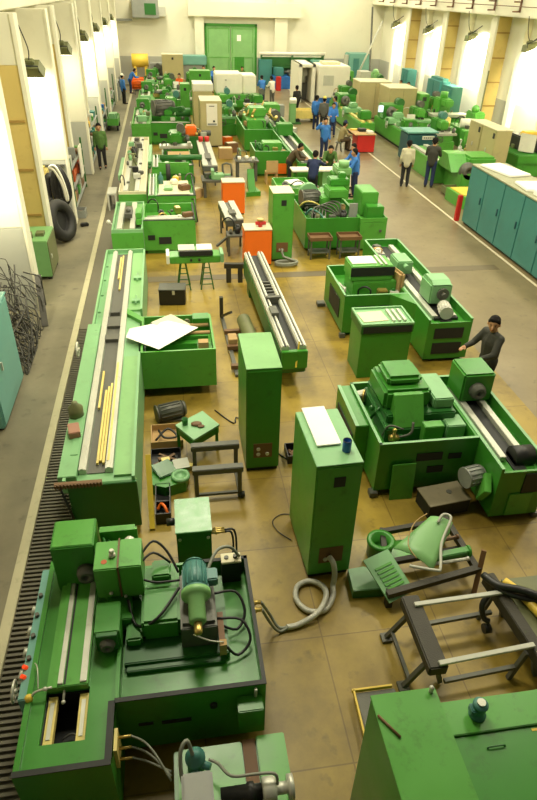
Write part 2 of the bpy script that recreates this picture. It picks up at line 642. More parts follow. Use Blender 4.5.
struct('wicket_door', B(5.55, 6.3, YB - 0.17, YB - 0.13, 0.02, 1.95, 0.01), GREEN, dr)

# ================================================================= WALL LAMPS
def wall_lamp(name, loc, side, label, group):
    t = thing(name, label, 'lamp', loc, 0, group, local=True)
    s = side
    part('housing', MB().prism([(-0.28, 0.16), (0.28, 0.16), (0.42, -0.14), (-0.42, -0.14)], 'y', -0.26, 0.26)
         .box(-0.15, 0.15, -0.12, 0.12, 0.16, 0.3, 0.03), OLIVE, t)
    part('lens', B(-0.38, 0.38, -0.23, 0.23, -0.165, -0.142), LENS, t)
    part('bracket', MB().tube([(-0.30, -0.3, 0.05), (-0.30, -0.34, 0.28), (0.3, -0.34, 0.28), (0.3, -0.3, 0.05)], 0.022, 6, 1)
         .tube([(0, -0.34, 0.28), (-s * 0.75, -0.2, 0.42)], 0.025, 6, 1), DARK, t)
    part('cable', MB().tube([(0, 0, 0.28), (0.06 * s, 0.0, 0.7), (-0.1 * s, 0.05, 1.5)], 0.018, 6, 4), BLACK, t)
    t.scale = (0.8, 0.8, 0.8)
    return t


def lamp_light(parent, power, tilt, spread=2.0):
    L = bpy.data.lights.new('lamp_light', 'AREA')
    L.energy = power
    L.color = (1.0, 0.95, 0.72)
    L.size = 0.7
    L.spread = spread
    o = bpy.data.objects.new('lamp_light', L)
    C.objects.link(o)
    o.parent = parent
    o.location = (0, 0, -0.2)
    o.rotation_euler = tilt


for k in range(6):
    y = 18.9 + 6.3 * k
    nm = ['nearest', 'second nearest', 'third', 'fourth', 'fifth', 'farthest'][k]
    t = wall_lamp('wall_floodlight', (-3.4, y, 4.5), 1, 'dark metal floodlight hanging on the left wall, %s of the row' % nm,
                  'floodlights on the left wall')
    t.rotation_euler = (math.radians(24), 0, 0)
    lamp_light(t, (60, 16, 60, 45, 30, 45)[k], (math.radians(10), 0, 0))
t = wall_lamp('wall_floodlight', (-3.6, 12.6, 4.45), 1, 'floodlight at the left picture edge, lighting the nearest pier',
              'floodlights on the left wall')
t.rotation_euler = (math.radians(24), 0, 0)
lamp_light(t, 85, (math.radians(14), 0, 0))
for k in range(5):
    y = 23.3 + 6.3 * k
    nm = ['nearest', 'second nearest', 'middle', 'second farthest', 'farthest'][k]
    t = wall_lamp('wall_floodlight', (16.35, y, 4.5), -1, 'dark metal floodlight on the right wall, %s of that row' % nm,
                  'floodlights on the right wall')
    t.rotation_euler = (0, math.radians(-20), 0)
    lamp_light(t, (300, 800, 650, 300, 420)[k], (0, math.radians(-24), 0), 2.6)


# ================================================================= MACHINE PARTS
def motor_mesh(c, axis, r, L, n=18):
    """finned electric motor body"""
    m = MB()
    a = Vector(axis).normalized()
    c = Vector(c)
    m.cyl(c - a * L * 0.5, c + a * L * 0.5, r * 0.93, n=n)
    q = a.to_track_quat('Z', 'Y').to_matrix().to_4x4()
    for k in range(14):
        an = 2 * PI * k / 14
        M = Matrix.Translation(c) @ q @ Matrix.Rotation(an, 4, 'Z') @ Matrix.Translation((r * 0.95, 0, 0))
        m.obox((0, 0, 0), (r * 0.16, r * 0.07, L * 0.8), M)
    m.cyl(c + a * L * 0.5, c + a * L * 0.62, r, r * 0.8, n=n)
    m.cyl(c - a * L * 0.5, c - a * L * 0.56, r * 1.05, n=n)
    return m


def chuck_mesh(c, axis, r, L):
    return MB().lathe([(r * 0.25, 0), (r, 0), (r, L * 0.55), (r * 0.82, L * 0.62), (r * 0.82, L), (r * 0.35, L),
                       (r * 0.3, L * 0.7), (0.001, L * 0.7)], c, axis, 22)


def wheel_mesh(c, axis, r):
    c = Vector(c)
    a = Vector(axis).normalized()
    q = a.to_track_quat('Z', 'Y').to_matrix().to_4x4()
    pts = [Matrix.Translation(c) @ q @ Vector((r * math.cos(t * PI / 8), r * math.sin(t * PI / 8), 0)) for t in range(16)]
    m = MB().tube(pts, r * 0.12, 8, 1, closed=True)
    for k in range(3):
        p = Matrix.Translation(c) @ q @ Vector((r * math.cos(k * 2.094), r * math.sin(k * 2.094), 0))
        m.cyl(c, p, r * 0.08, n=8)
    m.cyl(c - a * r * 0.3, c + a * r * 0.25, r * 0.25, n=12)
    return m


# ---------------------------------------------------------------- machine in the left foreground
t = thing('thread_grinder', 'large deep green grinding machine filling the lower left corner, teal motor on its tray', 'machine', (-0.8, 4.0, 0))
m = MB()
m.box(-1.6, -0.8, 2.74, 2.78, 0.0, 0.95)                   # near end wall
m.box(-1.6, -1.55, 2.78, 5.1, 0.0, 0.95)
m.box(-0.85, -0.8, 2.78, 3.3, 0.0, 0.95)
m.box(-1.6, -0.8, 5.06, 5.1, 0.0, 0.95)
m.box(-1.55, -1.43, 2.78, 5.06, 0.86, 0.91)                # deck around the pit
m.box(-1.04, -0.8, 2.78, 5.06, 0.86, 0.91)
m.box(-1.43, -1.04, 2.78, 3.0, 0.86, 0.91)
m.box(-1.43, -1.04, 3.5, 5.06, 0.86, 0.91)
part('bed', m, GREEN, t)
part('pit', MB().tray(-1.43, -1.04, 3.0, 3.5, 0.55, 0.86, 0.01), DARK, t)
m = MB().tray(-0.8, 0.6, 3.28, 4.86, 0.76, 0.95, 0.035, 0.12)
m.box(-0.75, 0.5, 3.45, 4.8, 0.0, 0.73)
part('tray', m, GREEN, t)
m = MB().box(-1.605, -0.8, 2.735, 2.785, 0.95, 0.962).box(-0.855, -0.795, 2.785, 3.3, 0.95, 0.962)
m.box(-0.8, 0.605, 3.275, 3.32, 0.95, 0.962).box(0.565, 0.605, 3.32, 4.86, 0.95, 0.962).box(-0.1, 0.605, 4.82, 4.865, 0.95, 0.962)
part('rim_strip', m, DARK, t, 'dark rim')
m = MB().box(-1.42, -1.05, 3.48, 4.78, 0.91, 0.99, 0.008).box(-1.36, -1.32, 3.46, 4.74, 0.99, 1.02)
part('table', m, GREEN2, t)
for x0, x1 in ((-1.345, -1.275), (-1.12, -1.06)):
    part('way', B(x0, x1, 3.5, 4.75, 0.985, 1.01, 0.004), STEEL, t, 'bright steel way')
part('slot', B(-1.268, -1.25, 3.5, 4.75, 0.985, 0.996), DARK, t)
for x0 in (-1.41, -1.13):
    q = part('guide_rail', B(x0, x0 + 0.08, 3.02, 3.46, 0.80, 0.87), GUIDE, t, 'yellow guide rail')
    part('guide_inlay', B(x0 + 0.022, x0 + 0.058, 3.06, 3.4, 0.865, 0.878), STEEL, q)
part('lead_screw', MB().cyl((-1.27, 3.38, 0.9), (-1.27, 3.6, 0.95), 0.012, n=8).sph((-1.27, 3.38, 0.9), 0.02), STEEL, t)
part('pit_chain', MB().tube([(-1.3, 3.2, 0.6), (-1.22, 3.23, 0.62), (-1.14, 3.2, 0.6)], 0.012, 6), IRON, t)
# headstock A with its chuck
h = part('headstock', B(-1.46, -1.02, 4.66, 5.07, 0.9, 1.56, 0.012), GREEN, t)
part('chuck', chuck_mesh((-1.13, 4.66, 1.2), (0, -1, 0), 0.105, 0.11), IRON, h, 'dark steel chuck')
part('cover_plate', B(-1.44, -1.04, 4.68, 5.05, 1.555, 1.568, 0.004), GREEN2, h)
# headstock B on its column
h = part('wheelhead', MB().box(-1.0, -0.765, 4.33, 4.72, 1.12, 1.55, 0.012).box(-0.755, -0.53, 4.33, 4.72, 1.10, 1.56, 0.012)
         .box(-0.95, -0.6, 4.42, 4.7, 0.86, 1.12), GREEN2, t)
part('joint_strip', B(-0.768, -0.752, 4.325, 4.725, 1.12, 1.565), BROWN, h)
part('eye_bolt', MB().lathe([(0.035, 0), (0.035, 0.03), (0.018, 0.035), (0.018, 0.06), (0.03, 0.07), (0.02, 0.09)], (-0.82, 4.5, 1.55)), STEEL, h)
part('cap', MB().lathe([(0.055, 0), (0.055, 0.03), (0.04, 0.05), (0.001, 0.055)], (-0.66, 4.72, 1.5)), STEEL, h)
part('marking', MB().cyl((-0.9, 4.43, 1.549), (-0.9, 4.43, 1.553), 0.03, n=14), MARK, h)
part('knob', MB().sph((-0.86, 4.32, 1.2), 0.02).sph((-0.72, 4.32, 1.13), 0.018), STEEL, h)
# dressing spindle block below
h = part('spindle_block', MB().box(-1.0, -0.76, 3.86, 4.22, 0.88, 1.2, 0.01).box(-0.92, -0.66, 4.1, 4.5, 0.85, 1.05, 0.01), GREEN, t)
part('spindle', chuck_mesh((-0.88, 3.86, 1.07), (0, -1, 0), 0.075, 0.1), IRON, h, 'dark spindle nose')
part('bracket_plate', B(-0.98, -0.78, 3.82, 3.865, 0.96, 1.19, 0.005), GREEN3, h)
# cross slide and grinding head motor
m = MB().box(-0.74, 0.3, 3.72, 4.7, 0.76, 0.86, 0.01).box(-0.72, 0.25, 3.66, 3.74, 0.76, 0.82, 0.008)
part('cross_slide', m, GREEN3, t)
h = part('slide_housing', MB().box(-0.56, -0.17, 3.95, 4.68, 0.86, 1.14, 0.03).box(-0.45, -0.25, 4.45, 4.68, 1.14, 1.24, 0.02)
         .box(-0.72, -0.56, 3.9, 4.4, 0.86, 0.98, 0.02), GREEN, t)
h = part('motor_mount', MB().box(-0.17, 0.19, 3.82, 4.5, 0.86, 1.16, 0.01).box(-0.15, 0.17, 3.86, 4.46, 1.16, 1.2), IRON, t, 'dark cast motor mount')
mo = part('motor', motor_mesh((0.0, 4.28, 1.34), (0, 1, 0), 0.13, 0.32), MOTOR, h, 'teal electric motor')
part('terminal_box', B(0.12, 0.23, 4.2, 4.36, 1.28, 1.4, 0.015), MOTOR, mo)
part('wheel_spindle', MB().lathe([(0.15, 0), (0.15, 0.05), (0.125, 0.07), (0.085, 0.1), (0.085, 0.32), (0.07, 0.34), (0.001, 0.34)],
                                 (0.0, 4.11, 1.34), (0, -1, -0.12)), APPLE, h, 'pale green spindle housing')
part('nose', MB().lathe([(0.04, 0), (0.04, 0.1), (0.03, 0.12), (0.001, 0.12)], (0.0, 3.775, 1.30), (0, -1, -0.12)), BRASS, h)
part('scale_strip', B(0.2, 0.26, 3.72, 4.1, 0.86, 1.0), BROWN, t)
part('scale_block', B(0.2, 0.27, 3.69, 3.76, 0.86, 1.02), CARD, t)
part('coolant_pipe', MB().tube([(-0.05, 3.75, 1.16), (0.1, 3.72, 1.08), (0.24, 3.72, 1.03)], 0.008, 6), STEEL, t)
# cables over the tray
part('cable', MB().tube([(-0.55, 4.62, 1.4), (-0.42, 4.75, 1.45), (-0.28, 4.68, 1.35), (-0.17, 4.5, 1.2)], 0.014, 6)
     .tube([(-0.55, 4.55, 1.36), (-0.42, 4.65, 1.38), (-0.25, 4.6, 1.26)], 0.013, 6)
     .tube([(-0.55, 4.42, 1.25), (-0.4, 4.4, 1.2), (-0.16, 4.4, 1.2)], 0.013, 6)
     .tube([(-0.7, 4.3, 1.1), (-0.62, 4.05, 1.0), (-0.4, 3.98, 1.16), (-0.17, 4.3, 1.2)], 0.016, 6), BLACK, t)
part('hose_loop', MB().tube([(0.18, 4.3, 1.05), (0.42, 4.32, 1.02), (0.5, 4.15, 0.9), (0.4, 4.0, 0.82), (0.2, 4.0, 0.95)], 0.015, 6)
     .tube([(0.2, 4.02, 1.0), (0.44, 3.98, 1.0), (0.52, 3.82, 0.88), (0.38, 3.7, 0.82), (0.26, 3.73, 0.95)], 0.015, 6), BLACK, t)
part('grey_cable', MB().tube([(0.13, 4.4, 1.3), (0.25, 4.62, 1.35), (0.4, 4.7, 1.3), (0.5, 4.72, 1.12)], 0.018, 8), GHOSE, t)
sb = part('socket_box', B(0.3, 0.52, 4.66, 4.82, 0.76, 1.07, 0.01), DARK, t)
part('socket_plate', B(0.3, 0.52, 4.66, 4.8, 1.07, 1.1, 0.005), TANTOP, sb, 'pale yellow socket plate')
part('socket', MB().cyl((0.36, 4.73, 1.1), (0.36, 4.73, 1.115), 0.025, n=12).cyl((0.46, 4.73, 1.1), (0.46, 4.73, 1.13), 0.025, n=12), IRON, sb)
for yy in (4.36, 4.46):
    part('hose_fitting', MB().cyl((0.6, yy, 0.62), (0.72, yy, 0.62), 0.025, n=10).cyl((0.62, yy, 0.62), (0.66, yy, 0.62), 0.034, n=6), BRASS, t)
# front apron with slots, terminal cover, hose manifold
m = MB().box(-0.62, -0.48, 3.27, 3.282, 0.52, 0.56).box(-0.4, -0.12, 3.27, 3.282, 0.5, 0.55).cyl((0.1, 3.25, 0.72), (0.1, 3.29, 0.72), 0.035)
part('vent_slot', m, DARK, t)
part('terminal_cover', MB().box(0.32, 0.56, 3.12, 3.28, 0.52, 0.8, 0.01), GREEN, t)
part('pull_handle', MB().cyl((0.5, 3.26, 0.8), (0.5, 3.26, 0.92), 0.015, n=8), STEEL, t)
mf = part('hose_manifold', B(-0.8, -0.77, 2.9, 3.1, 0.55, 0.85), GUIDE, t)
for k in range(3):
    part('hose_nipple', MB().cyl((-0.78, 2.95 + 0.05 * k, 0.60 + k * 0.09), (-0.66, 2.95 + 0.05 * k, 0.60 + k * 0.09), 0.014, n=8), BRASS, mf)
# operator side apron with levers and signal lamps
ap = part('control_apron', B(-1.69, -1.6, 3.45, 5.0, 0.5, 0.9, 0.01), TEAL_L, t)
for yy in (3.75, 4.0, 4.25, 4.5):
    part('knob', MB().lathe([(0.03, 0), (0.045, 0.02), (0.045, 0.05), (0.001, 0.055)], (-1.69, yy, 0.82), (-1, 0, 0.35)), STEEL, ap)
    part('top_knob', MB().cyl((-1.65, yy + 0.12, 0.9), (-1.65, yy + 0.12, 0.94), 0.022, n=10), IRON, ap)
part('handwheel', wheel_mesh((-1.76, 3.6, 0.82), (-1, 0, 0.1), 0.1), STEEL, ap)
part('signal_lamp', MB().cyl((-1.66, 3.78, 0.9), (-1.68, 3.77, 0.94), 0.02).cyl((-1.66, 3.68, 0.9), (-1.68, 3.67, 0.94), 0.02), REDLED, ap, 'glowing red signal lamps')
part('coolant_tap', MB().tube([(-1.56, 3.42, 0.95), (-1.5, 3.44, 1.02), (-1.36, 3.46, 1.03)], 0.012, 6)
     .tube([(-1.48, 3.45, 1.03), (-1.5, 3.62, 1.1), (-1.56, 3.75, 1.0)], 0.006, 6).sph((-1.42, 3.45, 1.03), 0.022), STEEL, t)
part('tap_handle', MB().lathe([(0.01, 0), (0.035, 0.01), (0.035, 0.05), (0.01, 0.07)], (-1.57, 3.42, 0.93)), YEL2, t)
# pipes behind the headstocks
m = MB()
for k in range(4):
    m.tube([(-0.98 + 0.05 * k, 4.95, 0.95), (-0.97 + 0.05 * k, 4.95, 1.35 - 0.05 * k), (-0.92 + 0.06 * k, 4.8, 1.4)], 0.013, 6)
part('pipe', m, GREEN3, t)
part('pipe_support', MB().box(-1.0, -0.6, 4.98, 5.02, 0.9, 1.42).box(-1.0, -0.62, 4.96, 5.04, 1.4, 1.44), GREEN2, t)

# ---------------------------------------------------------------- machine at the bottom edge
t = thing('wheel_head_unit', 'half hidden machine unit with black spindle and grey box at bottom picture edge', 'machine', (0.25, 2.6, 0))
part('base', MB().box(-0.3, 0.72, 1.95, 3.02, 0, 0.46, 0.01), GREEN, t)
part('slide_plate', MB().box(-0.26, 0.33, 2.3, 3.0, 0.46, 0.52, 0.01), GREEN2, t)
part('side_plate', MB().box(0.47, 0.74, 2.3, 3.03, 0.46, 0.53, 0.01), GREEN2, t)
part('way_strip', B(0.34, 0.46, 2.0, 3.02, 0.46, 0.5), BROWN, t, 'rust brown way strip')
part('motor_box', MB().box(-0.22, 0.04, 2.2, 2.6, 0.52, 0.92, 0.015).box(-0.2, 0.02, 2.22, 2.58, 0.92, 0.935, 0.005), GREY, t, 'grey motor box')
p_ = part('pump', MB().lathe([(0.075, 0), (0.075, 0.14), (0.09, 0.16), (0.09, 0.2), (0.05, 0.24), (0.05, 0.27), (0.001, 0.28)], (-0.1, 2.82, 0.52)), MOTOR, t, 'teal coolant pump')
part('pump_outlet', MB().cyl((-0.1, 2.82, 0.62), (0.03, 2.76, 0.62), 0.035).cyl((-0.1, 2.82, 0.6), (-0.1, 2.68, 0.56), 0.04), MOTOR, p_)
m = MB().lathe([(0.07, 0), (0.07, 0.22), (0.085, 0.23), (0.085, 0.28), (0.06, 0.29), (0.06, 0.36), (0.001, 0.36)], (0.1, 2.46, 0.72), (1, 0, 0))
m.box(0.1, 0.5, 2.34, 2.56, 0.52, 0.66, 0.01)
sp = part('spindle', m, BLACK, t, 'black spindle')
part('collar', MB().lathe([(0.09, 0), (0.105, 0.02), (0.105, 0.1), (0.09, 0.12), (0.05, 0.12), (0.05, 0.22), (0.1, 0.22), (0.1, 0.27), (0.001, 0.28)], (0.45, 2.46, 0.72), (1, 0, 0)), STEEL, sp, 'bright steel collar')
part('spindle_cable', MB().tube([(0.02, 2.78, 0.72), (0.1, 2.72, 0.74), (0.2, 2.55, 0.86), (0.4, 2.52, 0.9), (0.56, 2.5, 0.9), (0.58, 2.46, 0.8)], 0.014, 6), GHOSE, t)
part('pump_hose', MB().tube([(-0.12, 2.8, 0.8), (-0.16, 2.85, 0.95), (-0.22, 2.78, 0.9), (-0.22, 2.65, 0.7), (-0.18, 2.6, 0.56)], 0.018, 8), GHOSE, t)
for k in range(3):
    pts = [(-0.66, 2.95 + 0.05 * k, 0.60 + k * 0.09), (-0.55, 2.93 + 0.04 * k, 0.55 + 0.09 * k), (-0.45, 2.9, 0.5 + 0.1 * k), (-0.32, 2.8 - 0.04 * k, 0.56)]
    part('flexible_hose', MB().tube(pts, 0.011, 6), GHOSE, t)

# ---------------------------------------------------------------- control cabinets
def control_cabinet(label, loc, rz, wd, dp, h, m, topm=None, sockets=0, vent=True, name='control_cabinet'):
    t = thing(name, label, 'cabinet', loc, rz, None, local=True)
    part('body', MB().box(-wd / 2, wd / 2, 0, dp, 0.06, h, 0.008), m, t)
    part('plinth', B(-wd / 2 + 0.02, wd / 2 - 0.02, 0.02, dp - 0.02, 0, 0.06), DARK, t)
    d = part('door', MB().box(-wd / 2 + 0.012, wd / 2 - 0.012, -0.012, 0.004, 0.09, h - 0.03, 0.005), m, t)
    if vent:
        v = MB().box(-0.06, 0.08, -0.02, -0.008, h - 0.32, h - 0.17)
        part('vent', v, DARK, d)
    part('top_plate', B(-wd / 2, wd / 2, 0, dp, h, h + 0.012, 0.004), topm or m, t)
    if sockets:
        sp_ = part('socket_panel', B(-wd * 0.28, wd * 0.28, -0.02, -0.008, 0.28, 0.55), BROWN, t, 'brown connector panel')
        for k in range(sockets):
            part('socket', MB().cyl((-0.07 + 0.14 * (k % 2), -0.035, 0.35 + 0.1 * (k // 2)), (-0.07 + 0.14 * (k % 2), -0.018, 0.35 + 0.1 * (k // 2)), 0.03, n=14),
                 STEEL, sp_)
    return t


t = control_cabinet('tall green control cabinet with white board and blue can on its top', (1.73, 5.24, 0), 0.04, 0.56, 1.10, 1.88, GREEN2, SAGE, 1)  # sage top plate: reflection of the overhead light put into its paler colour
control_cabinet('tall green control cabinet with three round sockets low on its front', (1.17, 7.45, 0), 0.0, 0.52, 1.1, 1.88, GREEN, APPLE, 3, False)
t = control_cabinet('narrow green control cabinet with cream top behind the loading table', (2.98, 16.35, 0), 0.0, 0.58, 0.75, 1.88, GREEN2, TANTOP, 1)
one('drawing_board', MB().obox((1.66, 5.98, 1.912), (0.30, 0.80, 0.02), Matrix.Rotation(0.04, 4, 'Z'), 0.004), BOARD,
    'white drawing board lying on top of the green control cabinet', 'board', (1.66, 5.98, 1.90))
t = thing('paint_can', 'small blue can standing on the corner of the control cabinet', 'can', (1.86, 5.48, 1.893))
part('body', MB().lathe([(0.05, 0), (0.052, 0.005), (0.052, 0.145), (0.049, 0.15), (0.046, 0.145), (0.046, 0.1), (0.001, 0.1)], (1.86, 5.48, 1.893)), CAN, t)
part('rim', MB().tube([(1.86 + 0.05 * math.cos(a * PI / 6), 5.48 + 0.05 * math.sin(a * PI / 6), 2.043) for a in range(12)], 0.005, 6, 1, True), DARK, t)
m = MB().tube([(1.70, 5.19, 0.42), (1.74, 5.1, 0.38), (1.76, 5.06, 0.2), (1.74, 5.02, 0.06), (1.7, 4.86, 0.045), (1.55, 4.68, 0.045), (1.35, 4.70, 0.045),
               (1.24, 4.88, 0.045), (1.29, 5.08, 0.045), (1.46, 5.14, 0.05), (1.6, 5.02, 0.08), (1.6, 4.82, 0.12), (1.45, 4.62, 0.09), (1.2, 4.52, 0.045),
               (1.05, 4.5, 0.045)], 0.036, 10, 5)
cd = one('conduit_hose', m, HOSE, 'silver wrapped conduit looped on the floor in front of the control cabinet', 'hose', (1.4, 4.8, 0))
ORG[cd.name] = Vector((1.4, 4.8, 0))
part('cable_tail', MB().tube([(1.06, 4.5, 0.05), (0.95, 4.52, 0.04), (0.85, 4.6, 0.2), (0.72, 4.46, 0.62)], 0.018, 8)
     .tube([(1.06, 4.49, 0.05), (0.95, 4.46, 0.04), (0.84, 4.46, 0.22), (0.72, 4.36, 0.62)], 0.018, 8), GHOSE, cd)
one('floor_cable', MB().tube([(1.36, 5.9, 0.015), (1.2, 6.1, 0.012), (1.16, 6.3, 0.012), (1.3, 6.42, 0.012), (1.45, 6.4, 0.012)], 0.007, 6), BLACK,
    'thin black cable curling on the floor beside the control cabinet', 'cable', (1.3, 6.2, 0))
one('power_cable', MB().tube([(0.55, 9.2, 0.012), (0.85, 8.75, 0.012), (0.95, 8.9, 0.012), (1.45, 7.9, 0.012), (1.7, 7.55, 0.012)], 0.012, 6), BLACK,
    'black cable running over the floor behind the green cabinets', 'cable', (1.0, 8.6, 0))
t = thing('parts_crate', 'small dark crate of scrap on the floor between the two green control cabinets', 'crate', (1.72, 7.7, 0))
part('crate', MB().tray(1.6, 1.85, 7.55, 7.9, 0.03, 0.16, 0.015), BLACK, t)
part('scrap', MB().cyl((1.63, 7.6, 0.06), (1.8, 7.84, 0.1), 0.02).cyl((1.8, 7.6, 0.06), (1.66, 7.8, 0.08), 0.025).obox((1.72, 7.72, 0.06), (0.1, 0.12, 0.06), Matrix.Rotation(0.5, 4, 'Z')), BROWN, t)

# hydraulic tank
t = thing('hydraulic_tank', 'dark green hydraulic tank with glossy lid behind the foreground grinder', 'tank', (0.02, 5.58, 0))
part('body', B(-0.19, 0.23, 5.3, 5.87, 0.05, 0.96, 0.012), GREEN3, t)
part('lid', B(-0.2, 0.24, 5.28, 5.88, 0.96, 0.985, 0.006), mat('glossy_pale_green_lid', (0.10, 0.30, 0.09), 0.28, scale=9, var=0.4, dirt=0.5, dirtcol=(0.05, 0.2, 0.04)), t, 'glossy pale green lid')
part('foot', MB().box(-0.17, 0.2, 5.32, 5.38, 0, 0.05).box(-0.17, 0.2, 5.79, 5.85, 0, 0.05), DARK, t)
part('filter', MB().lathe([(0.05, 0), (0.05, 0.12), (0.001, 0.13)], (-0.19, 5.75, 0.72), (-1, 0, 0)), BLACK, t)
part('bolt', MB().cyl((-0.15, 5.3, 0.86), (-0.15, 5.28, 0.86), 0.02, n=8).cyl((0.19, 5.3, 0.86), (0.19, 5.28, 0.86), 0.02, n=8), STEEL, t)
m = MB()
for k in range(3):
    m.cyl((0.23, 5.4 + 0.06 * k, 0.82 - 0.03 * k), (0.4, 5.4 + 0.06 * k, 0.82 - 0.03 * k), 0.016, n=8)
    m.cyl((0.28, 5.4 + 0.06 * k, 0.82 - 0.03 * k), (0.31, 5.4 + 0.06 * k, 0.82 - 0.03 * k), 0.026, n=6)
part('fitting', m, BRASS, t)
part('pipe', MB().tube([(0.4, 5.4, 0.82), (0.48, 5.4, 0.8), (0.5, 5.36, 0.6), (0.46, 5.3, 0.3)], 0.014, 6)
     .tube([(0.4, 5.46, 0.79), (0.52, 5.46, 0.77), (0.54, 5.36, 0.55), (0.5, 5.2, 0.3)], 0.014, 6), BLACK, t)

# ---------------------------------------------------------------- long pale machine, left
t = thing('long_bed_grinder', 'very long pale green grinding machine bed with yellow strips on the left', 'machine', (-1.1, 10.6, 0))
m = MB()
m.box(-1.55, -1.51, 6.38, 14.95, 0.85, 1.0).box(-0.66, -0.62, 11.5, 14.95, 0.1, 1.0).box(-0.66, -0.62, 6.38, 9.75, 0.1, 1.0)
m.box(-1.55, -0.62, 14.91, 14.95, 0.1, 1.0)
m.prism([(-1.51, 0.1), (-0.66, 0.1), (-0.66, 0.9), (-1.51, 0.9)], 'y', 6.42, 14.91)
part('bed', m, SAGE, t)
part('end_cover', MB().box(-1.49, -0.6, 6.34, 6.4, 0.12, 0.93, 0.008).box(-1.42, -0.7, 6.4, 6.6, 0, 0.12), GREEN3, t, 'dark green end cover')
part('plinth', B(-1.45, -0.7, 6.6, 14.8, 0, 0.1), DARK, t)
for x0 in (-1.37, -1.02):
    part('way', MB().box(x0, x0 + 0.10, 6.6, 14.85, 0.9, 0.985, 0.006).box(x0 + 0.03, x0 + 0.07, 6.6, 14.85, 0.985, 1.0), STEEL, t, 'bare steel way')
part('channel', B(-1.265, -1.03, 6.6, 14.8, 0.9, 0.915), IRON, t)
for (x0, y0, y1) in ((-1.15, 6.75, 8.6), (-1.11, 6.8, 8.7), (-1.07, 6.75, 8.8), (-1.0, 6.75, 9.4), (-1.23, 8.1, 9.2), (-1.36, 9.2, 11.6), (-1.14, 12.6, 14.6), (-1.19, 13.2, 14.5)):
    part('yellow_strip', B(x0, x0 + 0.032, y0, y1, 0.985 if x0 > -1.05 else 0.93, 1.005 if x0 > -1.05 else 0.965), GUIDE, t, 'yellow strip')
part('carriage', MB().box(-1.27, -1.02, 10.85, 11.25, 0.915, 0.97).box(-1.24, -1.06, 11.4, 11.55, 0.915, 0.99).box(-1.3, -1.0, 10.3, 10.5, 0.92, 0.98), IRON, t)
part('side_table', MB().box(-1.62, -1.38, 6.45, 10.9, 0.72, 1.009, 0.008).box(-1.5, -1.4, 6.9, 10.6, 1.009, 1.02), SAGE, t)
m = MB()
for k in range(9):
    m.cyl((-1.45, 7.4 + 0.8 * k, 1.0), (-1.45, 7.4 + 0.8 * k, 1.012), 0.03, n=10)
part('bolt', m, GREEN3, t)
part('right_shelf', MB().box(-0.9, -0.66, 6.5, 9.7, 0.9, 0.94).box(-0.9, -0.66, 11.6, 14.8, 0.9, 0.94), APPLE, t)
for yy in (13.1, 11.9):
    part('clamp', MB().box(-0.84, -0.68, yy, yy + 0.12, 0.94, 1.0).cyl((-0.76, yy - 0.1, 0.98), (-0.76, yy + 0.3, 0.98), 0.02), SAGE, t)
part('handwheel', wheel_mesh((-1.78, 10.3, 0.8), (-1, 0, 0), 0.13), WHITE, t, 'white handwheel')
tr = MB().tray(-0.62, 0.72, 9.75, 11.2, 0.72, 0.97, 0.04, 0.2)
tr.prism([(-1.02, 11.75), (-0.62, 11.2), (-0.62, 11.0), (-1.02, 11.5)], 'z', 0.3, 0.97)
part('tray', tr, GREEN2, t)
part('tray_slide', MB().box(-0.55, 0.4, 10.2, 10.7, 0.72, 0.86).box(-0.4, 0.62, 10.35, 10.5, 0.86, 0.93), GREEN, t)
part('tray_rail', MB().box(0.42, 0.6, 9.95, 10.1, 0.72, 1.0).cyl((0.1, 10.9, 0.88), (0.66, 10.9, 0.88), 0.04).cyl((0.0, 10.45, 0.95), (0.66, 10.45, 0.95), 0.035), CARD, t)
part('tray_cover', B(0.36, 0.68, 10.9, 11.16, 0.72, 1.02, 0.01), GREEN, t)
t.location.x -= 0.085
# rack bar on legs at the near end
t = thing('rack_bar', 'toothed brown rack bar propped across the near end of the long machine', 'bar', (-1.4, 6.3, 0))
m = MB().box(-1.72, -1.12, 6.27, 6.33, 0.97, 1.03)
for k in range(14):
    m.box(-1.71 + 0.042 * k, -1.69 + 0.042 * k, 6.25, 6.28, 0.97, 1.03)
part('bar', m, BROWN, t)
part('leg', MB().cyl((-1.66, 6.3, 0.97), (-1.5, 6.31, 0.0), 0.018, n=8), BLACK, t)
m = MB()
v = [(-0.98, 10.3, 1.0), (-0.38, 9.74, 1.02), (0.36, 10.5, 1.03), (-0.2, 10.85, 1.03), (-0.92, 10.62, 1.01)]
m.bm.faces.new([m.bm.verts.new(p) for p in v])
r_ = bmesh.ops.extrude_face_region(m.bm, geom=m.bm.faces[:])
bmesh.ops.translate(m.bm, verts=[e for e in r_['geom'] if isinstance(e, bmesh.types.BMVert)], vec=(0, 0, 0.006))
one('paper_sheet', m, PAPER, 'large white sheet spread over the tray of the long machine', 'sheet', (-0.2, 10.4, 1.0))
one('paper_sheet', MB().obox((-0.15, 10.75, 1.02), (0.5, 0.56, 0.008), Matrix.Rotation(0.7, 4, 'Z') @ Matrix.Rotation(0.05, 4, 'X')), TANTOP,
    'cream sheet sticking out under the large white sheet', 'sheet', (-0.1, 10.92, 1.03))
one('oil_can', MB().lathe([(0.11, 0), (0.11, 0.14), (0.05, 0.2), (0.04, 0.24), (0.001, 0.24)], (-1.6, 7.86, 1.015)), OLIVE,
    'round dark oil can sitting on the left edge of the long machine', 'can', (-1.6, 7.86, 1.015))
one('brush_block', MB().obox((-1.58, 7.4, 1.067), (0.16, 0.26, 0.1), Matrix.Rotation(0.2, 4, 'Z'), 0.01), mat('dusty_pink_block', (0.34, 0.17, 0.11), 0.7),
    'dusty pink block on the left edge of the long machine', 'block', (-1.58, 7.4, 1.015))
